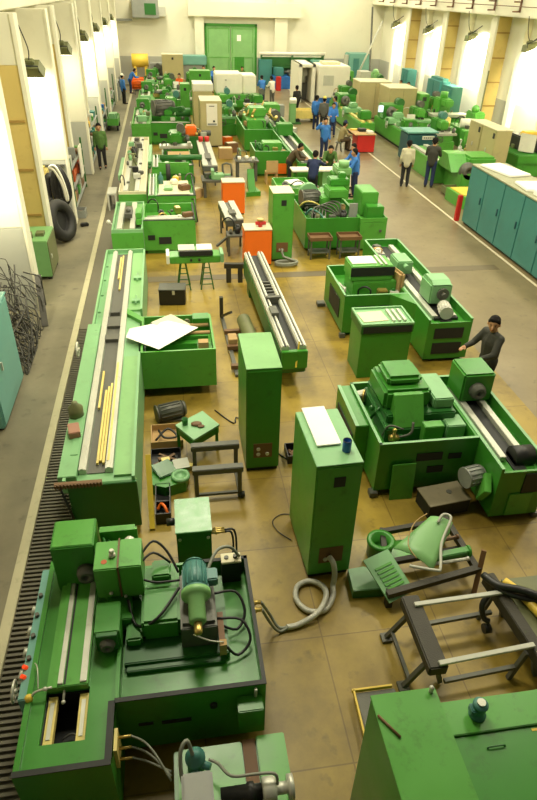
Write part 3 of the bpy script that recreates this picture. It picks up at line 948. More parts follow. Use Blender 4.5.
one('timber_beam', MB().bar((-0.55, 6.36, 0.02), (-0.55, 6.98, 0.86), 0.075, 0.06), YEL2,
    'yellow timber bar leaning against the end of the long machine', 'beam', (-0.545, 6.65, 0))

# ---------------------------------------------------------------- clutter between the machines
t = thing('steel_stand', 'empty dark steel floor stand with two cross beams, right of the long machine', 'stand', (0.42, 7.2, 0))
part('beam', B(0.06, 0.8, 7.5, 7.62, 0.5, 0.6, 0.01), IRON, t)
part('beam', B(0.06, 0.8, 6.95, 7.07, 0.5, 0.6, 0.01), IRON, t)
for x0 in (0.08, 0.72):
    part('leg', MB().box(x0, x0 + 0.06, 6.98, 7.04, 0, 0.5).box(x0, x0 + 0.06, 7.53, 7.59, 0, 0.5), IRON, t)
    part('foot_bar', B(x0, x0 + 0.06, 7.04, 7.53, 0.06, 0.11), IRON, t)
part('cross_tie', B(0.14, 0.72, 6.99, 7.03, 0.06, 0.1), IRON, t)
part('castor', MB().cyl((0.75, 6.98, 0.05), (0.82, 6.98, 0.05), 0.05).cyl((0.75, 7.55, 0.05), (0.82, 7.55, 0.05), 0.05), BLACK, t)
t.location.y -= 0.1

t = thing('work_table', 'low green steel table with a cup and tools on its top, beyond the empty stand', 'table', (0.2, 8.1, 0))
part('top', MB().prism([(-0.16, 8.15), (0.12, 7.72), (0.55, 8.08), (0.3, 8.5)], 'z', 0.46, 0.5), SAGE, t)
for (x, y) in ((-0.12, 8.14), (0.12, 7.78), (0.5, 8.07), (0.28, 8.44)):
    part('leg', B(x - 0.025, x + 0.025, y - 0.025, y + 0.025, 0, 0.46), GREEN, t)
part('apron', MB().bar((-0.14, 8.15, 0.4), (0.12, 7.75, 0.4), 0.02, 0.12).bar((0.12, 7.75, 0.4), (0.53, 8.08, 0.4), 0.02, 0.12), GREEN, t)
t = thing('cup', 'dark cup standing on the low green table', 'cup', (0.0, 8.15, 0.5))
part('body', MB().lathe([(0.045, 0), (0.05, 0.11), (0.045, 0.11), (0.04, 0.03), (0.001, 0.03)], (0.0, 8.15, 0.5)), GREEN3, t)
one('rag', MB().sph((0.18, 8.12, 0.52), 0.07, (1.3, 0.9, 0.35)).sph((0.25, 8.05, 0.515), 0.05, (1.2, 0.8, 0.3)), BROWN, 'brown oily rag on the low green table', 'rag', (0.2, 8.1, 0.5))
t = thing('tool_box', 'long black open toolbox on the floor at the near end of the long machine', 'toolbox', (-0.4, 6.75, 0))
part('box', MB().tray(-0.5, -0.28, 6.45, 7.1, 0.03, 0.2, 0.015), BLACK, t)
part('divider', B(-0.485, -0.295, 6.75, 6.77, 0.03, 0.16), BLACK, t)
one('red_hose', MB().tube([(-0.47, 6.68, 0.07), (-0.42, 6.72, 0.14), (-0.36, 6.62, 0.16), (-0.33, 6.55, 0.1)], 0.022, 8), ORANGE,
    'short red orange hose lying in the black toolbox', 'hose', (-0.4, 6.63, 0.04))
t = thing('green_casting', 'green machine cover castings heaped on the floor beside the long machine', 'casting', (-0.2, 7.25, 0))
part('housing', MB().prism([(-0.58, 7.1), (-0.35, 7.0), (-0.05, 7.1), (0.0, 7.35), (-0.2, 7.6), (-0.58, 7.55)], 'z', 0.0, 0.2), GREEN, t)
part('cover', MB().obox((-0.36, 7.38, 0.24), (0.3, 0.3, 0.05), Matrix.Rotation(0.5, 4, 'Z') @ Matrix.Rotation(0.15, 4, 'X'), 0.01), GREEN3, t)
part('flange', MB().lathe([(0.14, 0), (0.14, 0.05), (0.09, 0.06), (0.09, 0.03), (0.001, 0.03)], (-0.12, 7.2, 0.2)), SAGE, t)
one('folded_paper', MB().obox((-0.1, 7.5, 0.225), (0.24, 0.24, 0.01), Matrix.Rotation(0.15, 4, 'Z')), GREYL, 'grey white sheet lying on the heap of green castings', 'sheet', (-0.1, 7.5, 0.21))
t = thing('tool_tray', 'shallow black tray of rusty tools on the floor behind the green castings', 'tray', (-0.32, 7.85, 0))
part('tray', MB().tray(-0.58, -0.1, 7.65, 8.05, 0.02, 0.12, 0.012), BLACK, t)
part('tools', MB().bar((-0.52, 7.7, 0.06), (-0.2, 7.95, 0.06), 0.05, 0.03).bar((-0.45, 7.95, 0.08), (-0.15, 7.75, 0.08), 0.04, 0.03).obox((-0.4, 7.8, 0.1), (0.12, 0.07, 0.05), Matrix.Rotation(0.3, 4, 'Z')), BROWN, t)
one('yellow_carton', MB().obox((-0.34, 7.66, 0.17), (0.13, 0.08, 0.09), Matrix.Rotation(0.2, 4, 'Z')), GUIDE, 'small yellow carton on the edge of the black tool tray', 'carton', (-0.34, 7.66, 0.12))
one('yellow_carton', MB().obox((0.02, 7.62, 0.05), (0.12, 0.08, 0.09), Matrix.Rotation(-0.3, 4, 'Z')), GUIDE, 'small yellow carton on the floor right of the tool tray', 'carton', (0.02, 7.62, 0))
t = thing('cardboard_box', 'flattened open cardboard box with cables beside the long machine', 'box', (-0.3, 8.45, 0))
part('box', MB().tray(-0.58, -0.05, 8.2, 8.7, 0.02, 0.14, 0.015), CARD, t)
part('cables', MB().tube([(-0.5, 8.3, 0.1), (-0.3, 8.5, 0.18), (-0.15, 8.35, 0.12), (-0.35, 8.28, 0.16), (-0.45, 8.55, 0.12)], 0.02, 6), BLACK, t)
t = thing('black_motor', 'black motor unit on the floor beyond the cardboard box', 'motor', (-0.25, 9.05, 0))
part('body', motor_mesh((-0.25, 9.05, 0.16), (1, 0.3, 0), 0.15, 0.45), IRON, t)
part('foot', B(-0.45, -0.05, 8.93, 9.17, 0, 0.04), IRON, t)
t = thing('black_case', 'black instrument case standing on the ochre floor beyond the long machine tray', 'case', (-0.1, 13.95, 0))
part('case', MB().obox((-0.1, 13.95, 0.19), (0.62, 0.42, 0.38), Matrix.Rotation(-0.08, 4, 'Z'), 0.015), BLACK, t)
part('lid', MB().obox((-0.1, 13.95, 0.392), (0.63, 0.43, 0.025), Matrix.Rotation(-0.08, 4, 'Z'), 0.005), IRON, t)
part('clasp', MB().obox((-0.08, 13.73, 0.33), (0.06, 0.02, 0.1), Matrix.Rotation(-0.08, 4, 'Z')), STEEL, t)

# heap of green machine covers on a steel frame, centre right
t = thing('pallet', 'dark steel pallet frame carrying green machine covers', 'frame', (2.95, 5.2, 0))
m = MB().bar((2.32, 4.66, 0.24), (3.62, 4.86, 0.3), 0.08).bar((3.58, 4.9, 0.27), (3.52, 5.8, 0.27), 0.08).bar((2.36, 4.7, 0.2), (2.6, 5.75, 0.22), 0.07)
m.bar((2.6, 5.72, 0.2), (3.52, 5.78, 0.24), 0.07).bar((2.4, 5.2, 0.16), (3.55, 5.3, 0.18), 0.07)
part('frame', m, WOOD, t)
part('leg', MB().box(2.33, 2.41, 4.64, 4.72, 0, 0.22).box(3.47, 3.55, 5.7, 5.8, 0, 0.22).box(2.56, 2.64, 5.68, 5.76, 0, 0.2), WOOD, t)
part('upright', MB().bar((3.52, 4.7, 0.0), (3.66, 4.95, 0.52), 0.06), BROWN, t)
G_ = 'green machine covers heaped on the pallet frame'
t = thing('guard_cover', 'large smooth green sheet metal guard with white piping on the pallet frame', 'guard', (3.0, 5.2, 0.3), 0, G_)
m = MB()
c4 = [Vector((2.58, 5.26, 0.38)), Vector((2.96, 4.84, 0.38)), Vector((3.41, 5.40, 0.60)), Vector((3.16, 5.55, 0.60))]
sec = []
for k in range(9):
    u = k / 8
    row = []
    for j in range(7):
        v_ = j / 6
        p = c4[0].lerp(c4[1], u).lerp(c4[3].lerp(c4[2], u), v_)
        row.append(m.bm.verts.new(p + Vector((0, 0, 0.07 * math.sin(PI * u) * (1 - 0.5 * v_)))))
    sec.append(row)
for a, b_ in zip(sec, sec[1:]):
    for j in range(6):
        f = m.bm.faces.new((a[j], b_[j], b_[j + 1], a[j + 1]))
        f.smooth = True
r_ = bmesh.ops.extrude_face_region(m.bm, geom=m.bm.faces[:])
bmesh.ops.translate(m.bm, verts=[e for e in r_['geom'] if isinstance(e, bmesh.types.BMVert)], vec=(0, 0, -0.012))
bmesh.ops.recalc_face_normals(m.bm, faces=m.bm.faces[:])
part('guard', m, APPLE, t)
part('piping', MB().tube([(2.68, 4.93, 0.40), (2.98, 4.80, 0.42), (3.04, 4.82, 0.44), (3.16, 5.13, 0.53), (3.36, 5.38, 0.66), (3.36, 5.46, 0.68), (3.28, 5.47, 0.68), (3.2, 5.4, 0.62)], 0.019, 8), GREYL, t, 'pale bent pipe')
part('wire', MB().tube([(2.78, 4.98, 0.47), (2.74, 5.2, 0.5), (2.9, 5.46, 0.58), (3.12, 5.58, 0.62)], 0.008, 5), CARD, t)
t = thing('louvre_panel', 'green louvred panel leaning on the left end of the pallet frame', 'panel', (2.4, 4.95, 0), 0, G_)
Mx = Matrix.Translation((2.42, 4.92, 0.27)) @ Matrix.Rotation(0.38, 4, 'Z') @ Matrix.Rotation(0.35, 4, 'X')
m = MB().box(-0.2, 0.2, -0.3, 0.3, -0.01, 0.01)
part('sheet', m.xf(Mx), SAGE, t)
m = MB()
for k in range(7):
    m.box(-0.13, 0.13, -0.22 + 0.055 * k, -0.19 + 0.055 * k, 0.005, 0.025)
part('louvre', m.xf(Mx), GREEN2, t)
t = thing('pipe_elbow', 'green flanged pipe elbow lying on the floor left of the pallet frame', 'pipe', (2.55, 5.5, 0), 0, G_)
part('elbow', MB().lathe([(0.17, 0), (0.17, 0.22), (0.19, 0.23), (0.19, 0.27), (0.13, 0.28), (0.12, 0.1), (0.001, 0.1)], (2.5, 5.5, 0.02)), GREEN, t)
part('flange', B(2.62, 2.95, 5.35, 5.68, 0.0, 0.06, 0.01), GREEN2, t)
t = thing('green_plate', 'flat pale green base plate lying on the floor beside the silver conduit', 'plate', (2.14, 5.02, 0), 0, G_)
part('plate', MB().prism([(1.98, 5.2), (1.96, 4.86), (2.36, 4.84), (2.38, 5.06), (2.2, 5.22)], 'z', 0.0, 0.13), SAGE, t)
part('edge', MB().bar((1.96, 4.85, 0.07), (2.36, 4.83, 0.07), 0.02, 0.14), GREEN3, t)
for lab, p0, p1, wd, ht, mt in (('green box section lying across the right end of the pallet frame', (2.95, 5.02, 0.37), (3.55, 5.08, 0.38), 0.1, 0.12, GREEN),
                                ('steel shaft with round end on the pallet frame, nearest of the shafts', (3.0, 4.95, 0.36), (3.5, 4.98, 0.36), 0.04, 0.04, STEEL),
                                ('steel shaft on the pallet frame behind the green box section', (3.1, 5.3, 0.36), (3.52, 5.36, 0.36), 0.045, 0.045, BROWN)):
    one('machine_bar', MB().bar(p0, p1, wd, ht, 0.01).cyl(Vector(p1) - Vector((0.03, 0, 0)), p1, wd * 0.8, n=12), mt, lab, 'bar', p0, G_)
one('round_flange', MB().lathe([(0.12, 0), (0.12, 0.04), (0.08, 0.05), (0.08, 0.02), (0.03, 0.02), (0.03, 0.1), (0.001, 0.1)], (3.36, 5.55, 0.29)), GREEN,
    'round green flange at the back corner of the pallet frame', 'flange', (3.36, 5.55, 0.29), G_)

# trestles with bars, right foreground
t = thing('trestle', 'dark timber topped trestle on splayed steel legs, left one carrying the pale bars', 'trestle', (2.46, 3.9, 0))
part('beam', B(2.34, 2.55, 3.42, 4.35, 0.46, 0.6, 0.015), WOOD, t)
for (y, dy) in ((4.2, 0.02), (3.6, -0.0)):
    part('leg', MB().bar((2.42, y, 0.46), (2.2, y + dy, 0.03), 0.05).bar((2.5, y, 0.46), (2.62, y + dy, 0.03), 0.05), IRON, t)
    part('foot', MB().box(2.14, 2.26, y - 0.06 + dy, y + 0.06 + dy, 0, 0.04), IRON, t)
part('stretcher', MB().bar((2.25, 3.6, 0.14), (2.25, 4.2, 0.14), 0.04).bar((2.6, 4.2, 0.22), (3.5, 4.26, 0.22), 0.045).bar((2.6, 3.5, 0.2), (3.5, 3.56, 0.2), 0.045), IRON, t)
t = thing('trestle', 'dark steel trestle at the right picture edge under black and yellow pipes', 'trestle', (3.58, 3.9, 0))
part('beam', MB().bar((3.52, 4.55, 0.5), (3.62, 3.3, 0.5), 0.14, 0.16, 0.01), WOOD, t)
for y in (4.35, 3.55):
    part('leg', MB().bar((3.52, y, 0.46), (3.42, y, 0.0), 0.05).bar((3.6, y, 0.46), (3.74, y, 0.0), 0.05), IRON, t)
part('side_plate', B(3.68, 4.2, 3.2, 4.5, 0.38, 0.5), OLIVE, t)
part('clamp', MB().tube([(3.42, 4.3, 0.5), (3.34, 4.25, 0.4), (3.36, 4.18, 0.25), (3.42, 4.14, 0.22)], 0.035, 8).cyl((3.36, 4.12, 0.12), (3.44, 4.12, 0.12), 0.06), BLACK, t)
for lab, y0, y1 in (('pale flat bar laid across the trestles, the far one', 4.2, 4.24), ('pale flat bar laid across the trestles, the near one', 3.46, 3.54)):
    one('flat_bar', MB().bar((2.45, y0, 0.615), (3.56, y1, 0.605), 0.055, 0.03, 0.004), GREYL, lab, 'bar', (3.0, (y0 + y1) / 2, 0.6), 'pale flat bars on the trestles')
one('black_pipe', MB().tube([(3.42, 4.5, 0.62), (3.5, 4.3, 0.66), (3.75, 4.15, 0.7), (4.1, 3.9, 0.68), (4.3, 3.7, 0.66)], 0.045, 8)
    .tube([(3.45, 4.42, 0.62), (3.56, 4.22, 0.62), (3.9, 4.05, 0.62), (4.2, 3.95, 0.6)], 0.035, 8), BLACK, 'black bent pipes lying across the right trestle', 'pipe', (3.7, 4.2, 0.58))
one('yellow_pipe', MB().tube([(3.66, 4.42, 0.56), (3.78, 4.2, 0.56), (3.84, 3.95, 0.57), (3.95, 3.6, 0.56), (4.0, 3.4, 0.56)], 0.055, 10), YEL2,
    'yellow ochre pipe lying on the right trestle behind the black pipes', 'pipe', (3.8, 4.0, 0.5))

# big cabinets, bottom right
t = thing('electrical_cabinet', 'large green cabinet cut by the bottom edge, a thin bar lying on its plain top', 'cabinet', (1.55, 1.95, 0))
part('body', B(1.28, 1.79, 1.3, 2.5, 0.06, 1.88, 0.01), GREEN, t)
part('lid', B(1.275, 1.795, 1.3, 2.505, 1.88, 1.9, 0.004), GREEN2, t)
part('plinth', B(1.3, 1.77, 1.32, 2.48, 0, 0.06), DARK, t)
part('lifting_eye', MB().cyl((1.75, 2.47, 1.9), (1.75, 2.47, 1.94), 0.018, n=10).sph((1.75, 2.47, 1.95), 0.02), STEEL, t)
one('steel_rod', MB().cyl((1.285, 2.34, 1.912), (1.40, 2.16, 1.912), 0.010, n=8), BROWN, 'thin brown rod lying on the lid of the big green cabinet', 'rod', (1.37, 2.25, 1.9))
t = thing('machine_cabinet', 'wide green enclosure with a teal motor on its top, lower right corner', 'enclosure', (2.5, 2.0, 0))
part('body', B(1.86, 3.1, 1.2, 2.6, 0.0, 1.42, 0.01), GREEN, t)
part('rear_lid', B(1.86, 3.1, 2.32, 2.6, 1.42, 1.48, 0.006), GREEN2, t)
part('lid', B(1.86, 3.1, 1.2, 2.318, 1.42, 1.455, 0.006), GREEN, t)
mo = part('motor', MB().lathe([(0.055, 0), (0.07, 0.0), (0.07, 0.02), (0.055, 0.03), (0.055, 0.13), (0.062, 0.135), (0.062, 0.155), (0.03, 0.17), (0.001, 0.17)], (2.22, 2.46, 1.48)), MOTOR, t, 'small teal motor')
part('terminal_box', MB().box(2.14, 2.2, 2.42, 2.5, 1.53, 1.6, 0.01), MOTOR, mo)
part('fan_cover', MB().cyl((2.22, 2.46, 1.65), (2.22, 2.46, 1.665), 0.035, n=14), STEEL, mo)
part('grab_handle', MB().tube([(2.2, 2.2, 1.45), (2.21, 2.2, 1.475), (2.33, 2.2, 1.475), (2.34, 2.2, 1.45)], 0.007, 6), GREEN3, t)
part('warning_patch', B(2.62, 2.72, 2.28, 2.3, 1.455, 1.458), YEL2, t)
t = thing('angle_tray', 'yellow edged floor tray half hidden behind the big green cabinet', 'tray', (2.0, 3.3, 0))
part('rim', MB().bar((1.6, 3.0, 0.1), (1.62, 3.58, 0.1), 0.02, 0.05).bar((1.6, 3.58, 0.1), (2.05, 3.58, 0.1), 0.02, 0.05), YEL2, t)
part('base', MB().box(1.63, 2.08, 3.0, 3.56, 0, 0.09, 0.01), IRON, t)
part('contents', MB().bar((1.7, 3.1, 0.11), (1.9, 3.35, 0.12), 0.06, 0.04).bar((1.95, 3.4, 0.11), (2.03, 3.1, 0.11), 0.05, 0.04), BLACK, t)

# ---------------------------------------------------------------- right machines: the pair with a bed on the right and a tray on the left
def pair_machine(name, label, x0, x1, y0, y1, tx, ty0, ty1, loc, group):
    t = thing(name, label, 'machine', loc, 0, group)
    m = MB()
    m.box(x0, x0 + 0.04, y0, y1, 0.08, 0.97).box(x1 - 0.04, x1, y0, y1, 0.08, 0.97)
    m.box(x0 + 0.04, x1 - 0.04, y1 - 0.04, y1, 0.08, 0.97)
    m.box(x0 + 0.04, x1 - 0.04, y0, y0 + 0.04, 0.08, 0.9)
    m.box(x0 + 0.04, x1 - 0.04, y0 + 0.04, y1 - 0.04, 0.08, 0.80)
    part('bed', m, GREEN, t)
    m = MB().box(x0 - 0.004, x0 + 0.044, y0 - 0.004, y1, 0.97, 0.98).box(x1 - 0.044, x1 + 0.004, y0 - 0.004, y1, 0.97, 0.98)
    m.box(x0, x1, y1 - 0.044, y1 + 0.004, 0.97, 0.98)
    m.box(tx - 0.004, x0, ty0 - 0.004, ty0 + 0.04, 0.97, 0.98).box(tx - 0.004, tx + 0.04, ty0, ty1, 0.97, 0.98).box(tx, x0, ty1 - 0.04, ty1 + 0.004, 0.97, 0.98)
    part('rim', m, SAGE, t, 'pale worn rim')
    part('tray', MB().tray(tx, x0, ty0, ty1, 0.74, 0.97, 0.04, 0.1).box(tx + 0.1, x0, ty0 + 0.12, ty1 - 0.1, 0.0, 0.7), GREEN, t)
    w = x1 - x0
    for f in (0.22, 0.66):
        part('way', B(x0 + w * f, x0 + w * (f + 0.13), y0 + 0.35, y1 - 0.2, 0.8, 0.89, 0.006), STEEL, t, 'bare steel way')
    part('channel', B(x0 + w * 0.38, x0 + w * 0.64, y0 + 0.1, y1 - 0.15, 0.8, 0.82), DARK, t)
    part('plinth', B(x0 + 0.06, x1 - 0.06, y0 + 0.1, y1 - 0.1, 0, 0.08), DARK, t)
    return t


GP = 'L shaped green machines in the right half'
t = pair_machine('cylindrical_grinder', 'L shaped green grinder below the seated looking man, grey motor against its side', 4.28, 5.02, 5.93, 8.4, 2.76, 6.66, 8.35, (3.9, 7.2, 0), GP)
part('side_box', MB().box(2.55, 2.76, 7.2, 8.35, 0.1, 0.93, 0.01), GREEN, t)
part('side_rim', MB().box(2.545, 2.6, 7.195, 8.355, 0.93, 0.942), SAGE, t)
m = MB().box(2.95, 4.15, 7.0, 8.2, 0.74, 0.98, 0.02).box(3.0, 4.1, 7.15, 8.2, 0.98, 1.12, 0.02)
part('wheelhead_slide', m, GREEN3, t)
h = part('wheelhead', MB().box(2.98, 3.72, 7.3, 8.1, 1.12, 1.45, 0.05).box(3.05, 3.6, 7.45, 8.0, 1.45, 1.6, 0.05), GREEN, t)
part('slant_cover', MB().prism([(7.02, 0.98), (7.32, 0.98), (7.32, 1.42), (7.24, 1.42)], 'x', 3.1, 3.55), GREEN2, t)
part('pale_cover', MB().box(3.76, 4.08, 7.25, 8.0, 1.12, 1.3, 0.02), SAGE, t, 'pale green cover box')
part('low_box', MB().box(3.9, 4.2, 6.95, 7.25, 0.76, 1.0, 0.015), SAGE, t)
part('splash_box', MB().box(3.5, 3.8, 6.86, 7.02, 0.76, 1.08, 0.01), GREEN2, t)
part('coolant_valve', MB().cyl((3.0, 6.95, 0.86), (3.14, 6.95, 0.86), 0.05).cyl((3.06, 6.93, 0.74), (3.06, 6.93, 1.0), 0.022).sph((3.06, 6.93, 1.01), 0.035), BRASS, t)
part('coolant_pipe', MB().tube([(3.1, 6.95, 0.86), (3.3, 6.9, 0.95), (3.35, 6.98, 1.1)], 0.02, 6).tube([(2.95, 7.1, 0.8), (3.0, 7.0, 1.05), (3.2, 6.95, 1.0)], 0.018, 6), IRON, t)
h = part('workhead', MB().box(4.42, 4.95, 7.7, 8.25, 0.88, 1.4, 0.03), GREEN, t)
part('chuck', chuck_mesh((4.66, 7.7, 1.12), (0, -1, 0), 0.13, 0.14), IRON, h)
part('end_cover', MB().cyl((4.62, 6.3, 0.88), (4.92, 6.3, 0.88), 0.15, n=20).box(4.62, 4.92, 6.15, 6.45, 0.82, 0.88), BLACK, t, 'black end cover')
part('end_recess', MB().box(4.66, 4.92, 5.915, 5.935, 0.5, 0.86, 0.005), DARK, t)
part('end_plate', MB().box(4.5, 4.85, 5.905, 5.93, 0.1, 0.5, 0.004), GREEN2, t)
part('foot_bolt', MB().box(4.96, 5.06, 5.9, 6.05, 0, 0.08, 0.01).box(2.7, 2.82, 6.6, 6.74, 0, 0.1, 0.01), IRON, t)
mo = part('motor', motor_mesh((4.1, 6.3, 0.56), (1, 0.2, 0), 0.15, 0.26), GREY, t, 'dark grey motor')
part('belt_guard', MB().obox((4.2, 6.12, 0.5), (0.1, 0.3, 0.34), Matrix.Rotation(0.5, 4, 'X') @ Matrix.Rotation(-0.3, 4, 'Z'), 0.01), GREEN2, t)
part('vent_slot', MB().box(3.35, 3.75, 6.645, 6.66, 0.62, 0.76).box(3.55, 3.8, 6.645, 6.66, 0.38, 0.5).box(3.85, 4.05, 6.645, 6.66, 0.62, 0.72).box(2.535, 2.55, 7.3, 8.2, 0.3, 0.7), DARK, t)
part('fuse_box', MB().box(2.46, 2.55, 7.4, 7.6, 0.42, 0.6, 0.01), RED, t, 'red fuse box')
one('access_panel', MB().obox((3.16, 6.57, 0.31), (0.36, 0.02, 0.63), Matrix.Rotation(-0.12, 4, 'X'), 0.004), GREEN2,
    'loose green access panel leaning upright against the front of the right grinder tray', 'panel', (3.16, 6.6, 0))
t = thing('instrument_box', 'open topped dark box with a grey lid on the floor before the right grinder', 'box', (3.72, 6.3, 0))
part('box', MB().obox((3.72, 6.3, 0.12), (0.66, 0.4, 0.24), Matrix.Rotation(0.13, 4, 'Z'), 0.008), DARK, t)
part('lid', MB().obox((3.72, 6.3, 0.25), (0.68, 0.42, 0.02), Matrix.Rotation(0.13, 4, 'Z'), 0.004), mat('dusty_lid', (0.2, 0.17, 0.10), 0.6, dirt=0.4), t)
part('latch', MB().cyl((3.8, 6.32, 0.26), (3.8, 6.32, 0.275), 0.04, n=12), IRON, t)

t = pair_machine('cylindrical_grinder', 'L shaped green grinder beside the right aisle with two heads on its long bed', 4.95, 5.88, 10.45, 15.2, 3.55, 11.75, 13.5, (4.7, 12.8, 0), GP)
part('bed_neck', MB().prism([(4.55, 11.75), (4.95, 11.2), (4.95, 11.75)], 'z', 0.1, 0.975), GREEN, t)
h = part('tailstock', MB().box(5.28, 5.76, 11.35, 11.95, 0.88, 1.32, 0.03).prism([(11.35, 1.32), (11.95, 1.32), (11.85, 1.38), (11.5, 1.38)], 'x', 5.32, 5.72), SAGE, t, 'grey green work head')
part('face_plate', MB().cyl((5.55, 11.3, 1.12), (5.55, 11.35, 1.12), 0.13, n=20).cyl((5.55, 11.22, 1.12), (5.55, 11.3, 1.12), 0.05), IRON, h)
part('tailstock', MB().box(5.12, 5.5, 13.0, 13.6, 0.88, 1.2, 0.03).cyl((5.3, 12.85, 1.1), (5.3, 13.0, 1.1), 0.06), SAGE, t, 'small grey green tailstock')
part('motor', motor_mesh((5.45, 10.9, 0.98), (0.2, 1, 0), 0.13, 0.36), GREYL, t, 'grey motor')
part('motor_bracket', B(5.2, 5.7, 10.75, 11.15, 0.8, 0.86), BLACK, t)
part('end_recess', MB().box(5.1, 5.72, 10.438, 10.455, 0.55, 0.78).box(5.1, 5.72, 10.438, 10.455, 0.2, 0.45), DARK, t)
part('vent_slot', MB().box(3.85, 4.25, 11.735, 11.752, 0.5, 0.72).box(4.35, 4.75, 11.735, 11.752, 0.5, 0.72).box(3.535, 3.552, 12.1, 13.0, 0.3, 0.75), DARK, t)
h = part('wheelhead', MB().box(3.85, 4.85, 12.2, 12.95, 0.74, 1.08, 0.02).box(3.8, 4.75, 12.25, 12.9, 1.08, 1.42, 0.02), GREEN2, t)
part('trough', B(3.78, 4.77, 12.235, 12.25, 1.2, 1.4), DARK, h)
part('top_cover', MB().box(3.84, 4.4, 12.4, 12.84, 1.42, 1.44, 0.005), PAPER, h, 'white cover sheet')
part('top_groove', MB().box(4.45, 4.5, 12.3, 12.85, 1.42, 1.45).box(4.56, 4.61, 12.3, 12.85, 1.42, 1.45), STEEL, h)
part('card_baffle', MB().obox((4.88, 12.3, 1.05), (0.12, 0.5, 0.5), Matrix.Rotation(0.2, 4, 'Z'), 0.05), CARD, t, 'brown cardboard baffle')
part('lever', MB().bar((3.7, 12.9, 0.78), (3.72, 12.4, 0.84), 0.05).cyl((3.66, 12.2, 0.74), (3.66, 12.2, 0.98), 0.03), STEEL, t)
part('foot_bolt', MB().box(3.36, 3.55, 13.3, 13.5, 0, 0.09, 0.01).box(3.5, 3.62, 11.68, 11.78, 0, 0.1), IRON, t)
t = thing('control_desk', 'green control desk with papers on its recessed top, before the aisle grinder', 'desk', (3.85, 10.3, 0))
part('body', MB().box(3.42, 4.42, 10.0, 10.72, 0.0, 0.98, 0.01), GREEN, t)
part('panel', B(3.40, 4.44, 9.985, 10.74, 0.98, 1.15, 0.01), GREEN3, t)
part('panel_face', MB().box(3.44, 4.40, 9.975, 9.99, 1.0, 1.13), DARK, t)
part('top_rim', MB().tray(3.40, 4.44, 9.985, 10.74, 1.155, 1.19, 0.035, 1.15), SAGE, t)
for k in range(3):
    part('switch_row', MB().box(4.05 + 0.11 * k, 4.1 + 0.11 * k, 10.1, 10.6, 1.155, 1.2), STEEL, t)
one('drawing_sheet', MB().obox((3.72, 10.36, 1.162), (0.5, 0.42, 0.012), Matrix.Rotation(0.08, 4, 'Z')), TANTOP, 'cream drawing sheets lying in the top of the green control desk', 'sheet', (3.72, 10.36, 1.155))

# ---------------------------------------------------------------- loading bed, middle
t = thing('guideway_bed', 'long slanting machine bed with bright steel ways and dark ladder channel, middle of the hall', 'bed', (2.03, 12.3, 0), math.radians(1.5), None, True)
part('body', MB().box(-0.25, 0.25, -2.45, 2.45, 0.3, 0.78, 0.02), GREEN3, t)
for sx in (-1, 1):
    m = MB().box(sx * 0.09, sx * 0.24, -2.45, 2.45, 0.78, 0.88, 0.006)
    m.box(sx * 0.11, sx * 0.145, -2.45, 2.45, 0.88, 0.91).box(sx * 0.185, sx * 0.215, -2.45, 2.45, 0.88, 0.905)
    part('way', m, STEEL, t, 'bright ground steel way')
    part('way_groove', MB().box(sx * 0.15, sx * 0.178, -2.45, 2.45, 0.881, 0.886), DARK, t)
part('channel', B(-0.09, 0.09, -2.45, 2.45, 0.78, 0.8), DARK, t)
m = MB()
for k in range(6):
    m.box(-0.09, 0.09, -0.25 + 0.17 * k, -0.2 + 0.17 * k, 0.8, 0.87)
part('ladder', m, IRON, t)
part('carriage', MB().box(-0.16, 0.16, -0.4, -0.3, 0.8, 0.95).box(-0.2, -0.05, -1.2, -0.85, 0.8, 0.97), IRON, t)
part('end_block', MB().box(-0.24, 0.25, -2.55, -2.45, 0.45, 0.82, 0.01), GREEN, t)
for yy in (-1.9, 1.7):
    part('leg', B(-0.22, 0.22, yy, yy + 0.35, 0, 0.3, 0.01), GREEN3, t)
one('roller_tube', MB().cyl((1.55, 10.3, 0.3), (1.42, 12.2, 0.3), 0.15, n=20), OLIVE, 'thick olive roller tube lying beside the long slanting bed', 'roller', (1.5, 11.2, 0.15))
t = thing('roller_cradle', 'rusty steel cradle under the olive roller tube', 'cradle', (1.4, 11.6, 0))
for yy in (10.5, 11.3, 12.0):
    part('cross_bar', B(0.98, 1.68, yy, yy + 0.1, 0.06, 0.145), BROWN, t)
part('side_rail', MB().bar((1.08, 10.3, 0.03), (1.0, 13.0, 0.03), 0.08, 0.06), IRON, t)
part('upright', MB().bar((0.98, 12.9, 0.06), (1.15, 12.2, 0.5), 0.05).box(0.95, 1.03, 12.85, 12.95, 0.06, 0.55), WOOD, t)
part('block', MB().box(1.02, 1.2, 11.4, 11.7, 0.06, 0.25, 0.01), CARD, t)
one('cross_beam', MB().bar((1.25, 15.05, 0.45), (1.95, 14.98, 0.45), 0.12).box(1.3, 1.42, 14.97, 15.1, 0, 0.4).box(1.6, 1.72, 14.95, 15.06, 0, 0.4), WOOD,
    'dark timber cross beam before the near orange cabinet', 'beam', (1.6, 15.0, 0))
one('wooden_stick', MB().bar((2.12, 9.72, 0.5), (2.2, 9.9, 0.95), 0.03), YEL2, 'yellow wooden stick against the near end of the slanting bed', 'stick', (2.15, 9.75, 0.45))

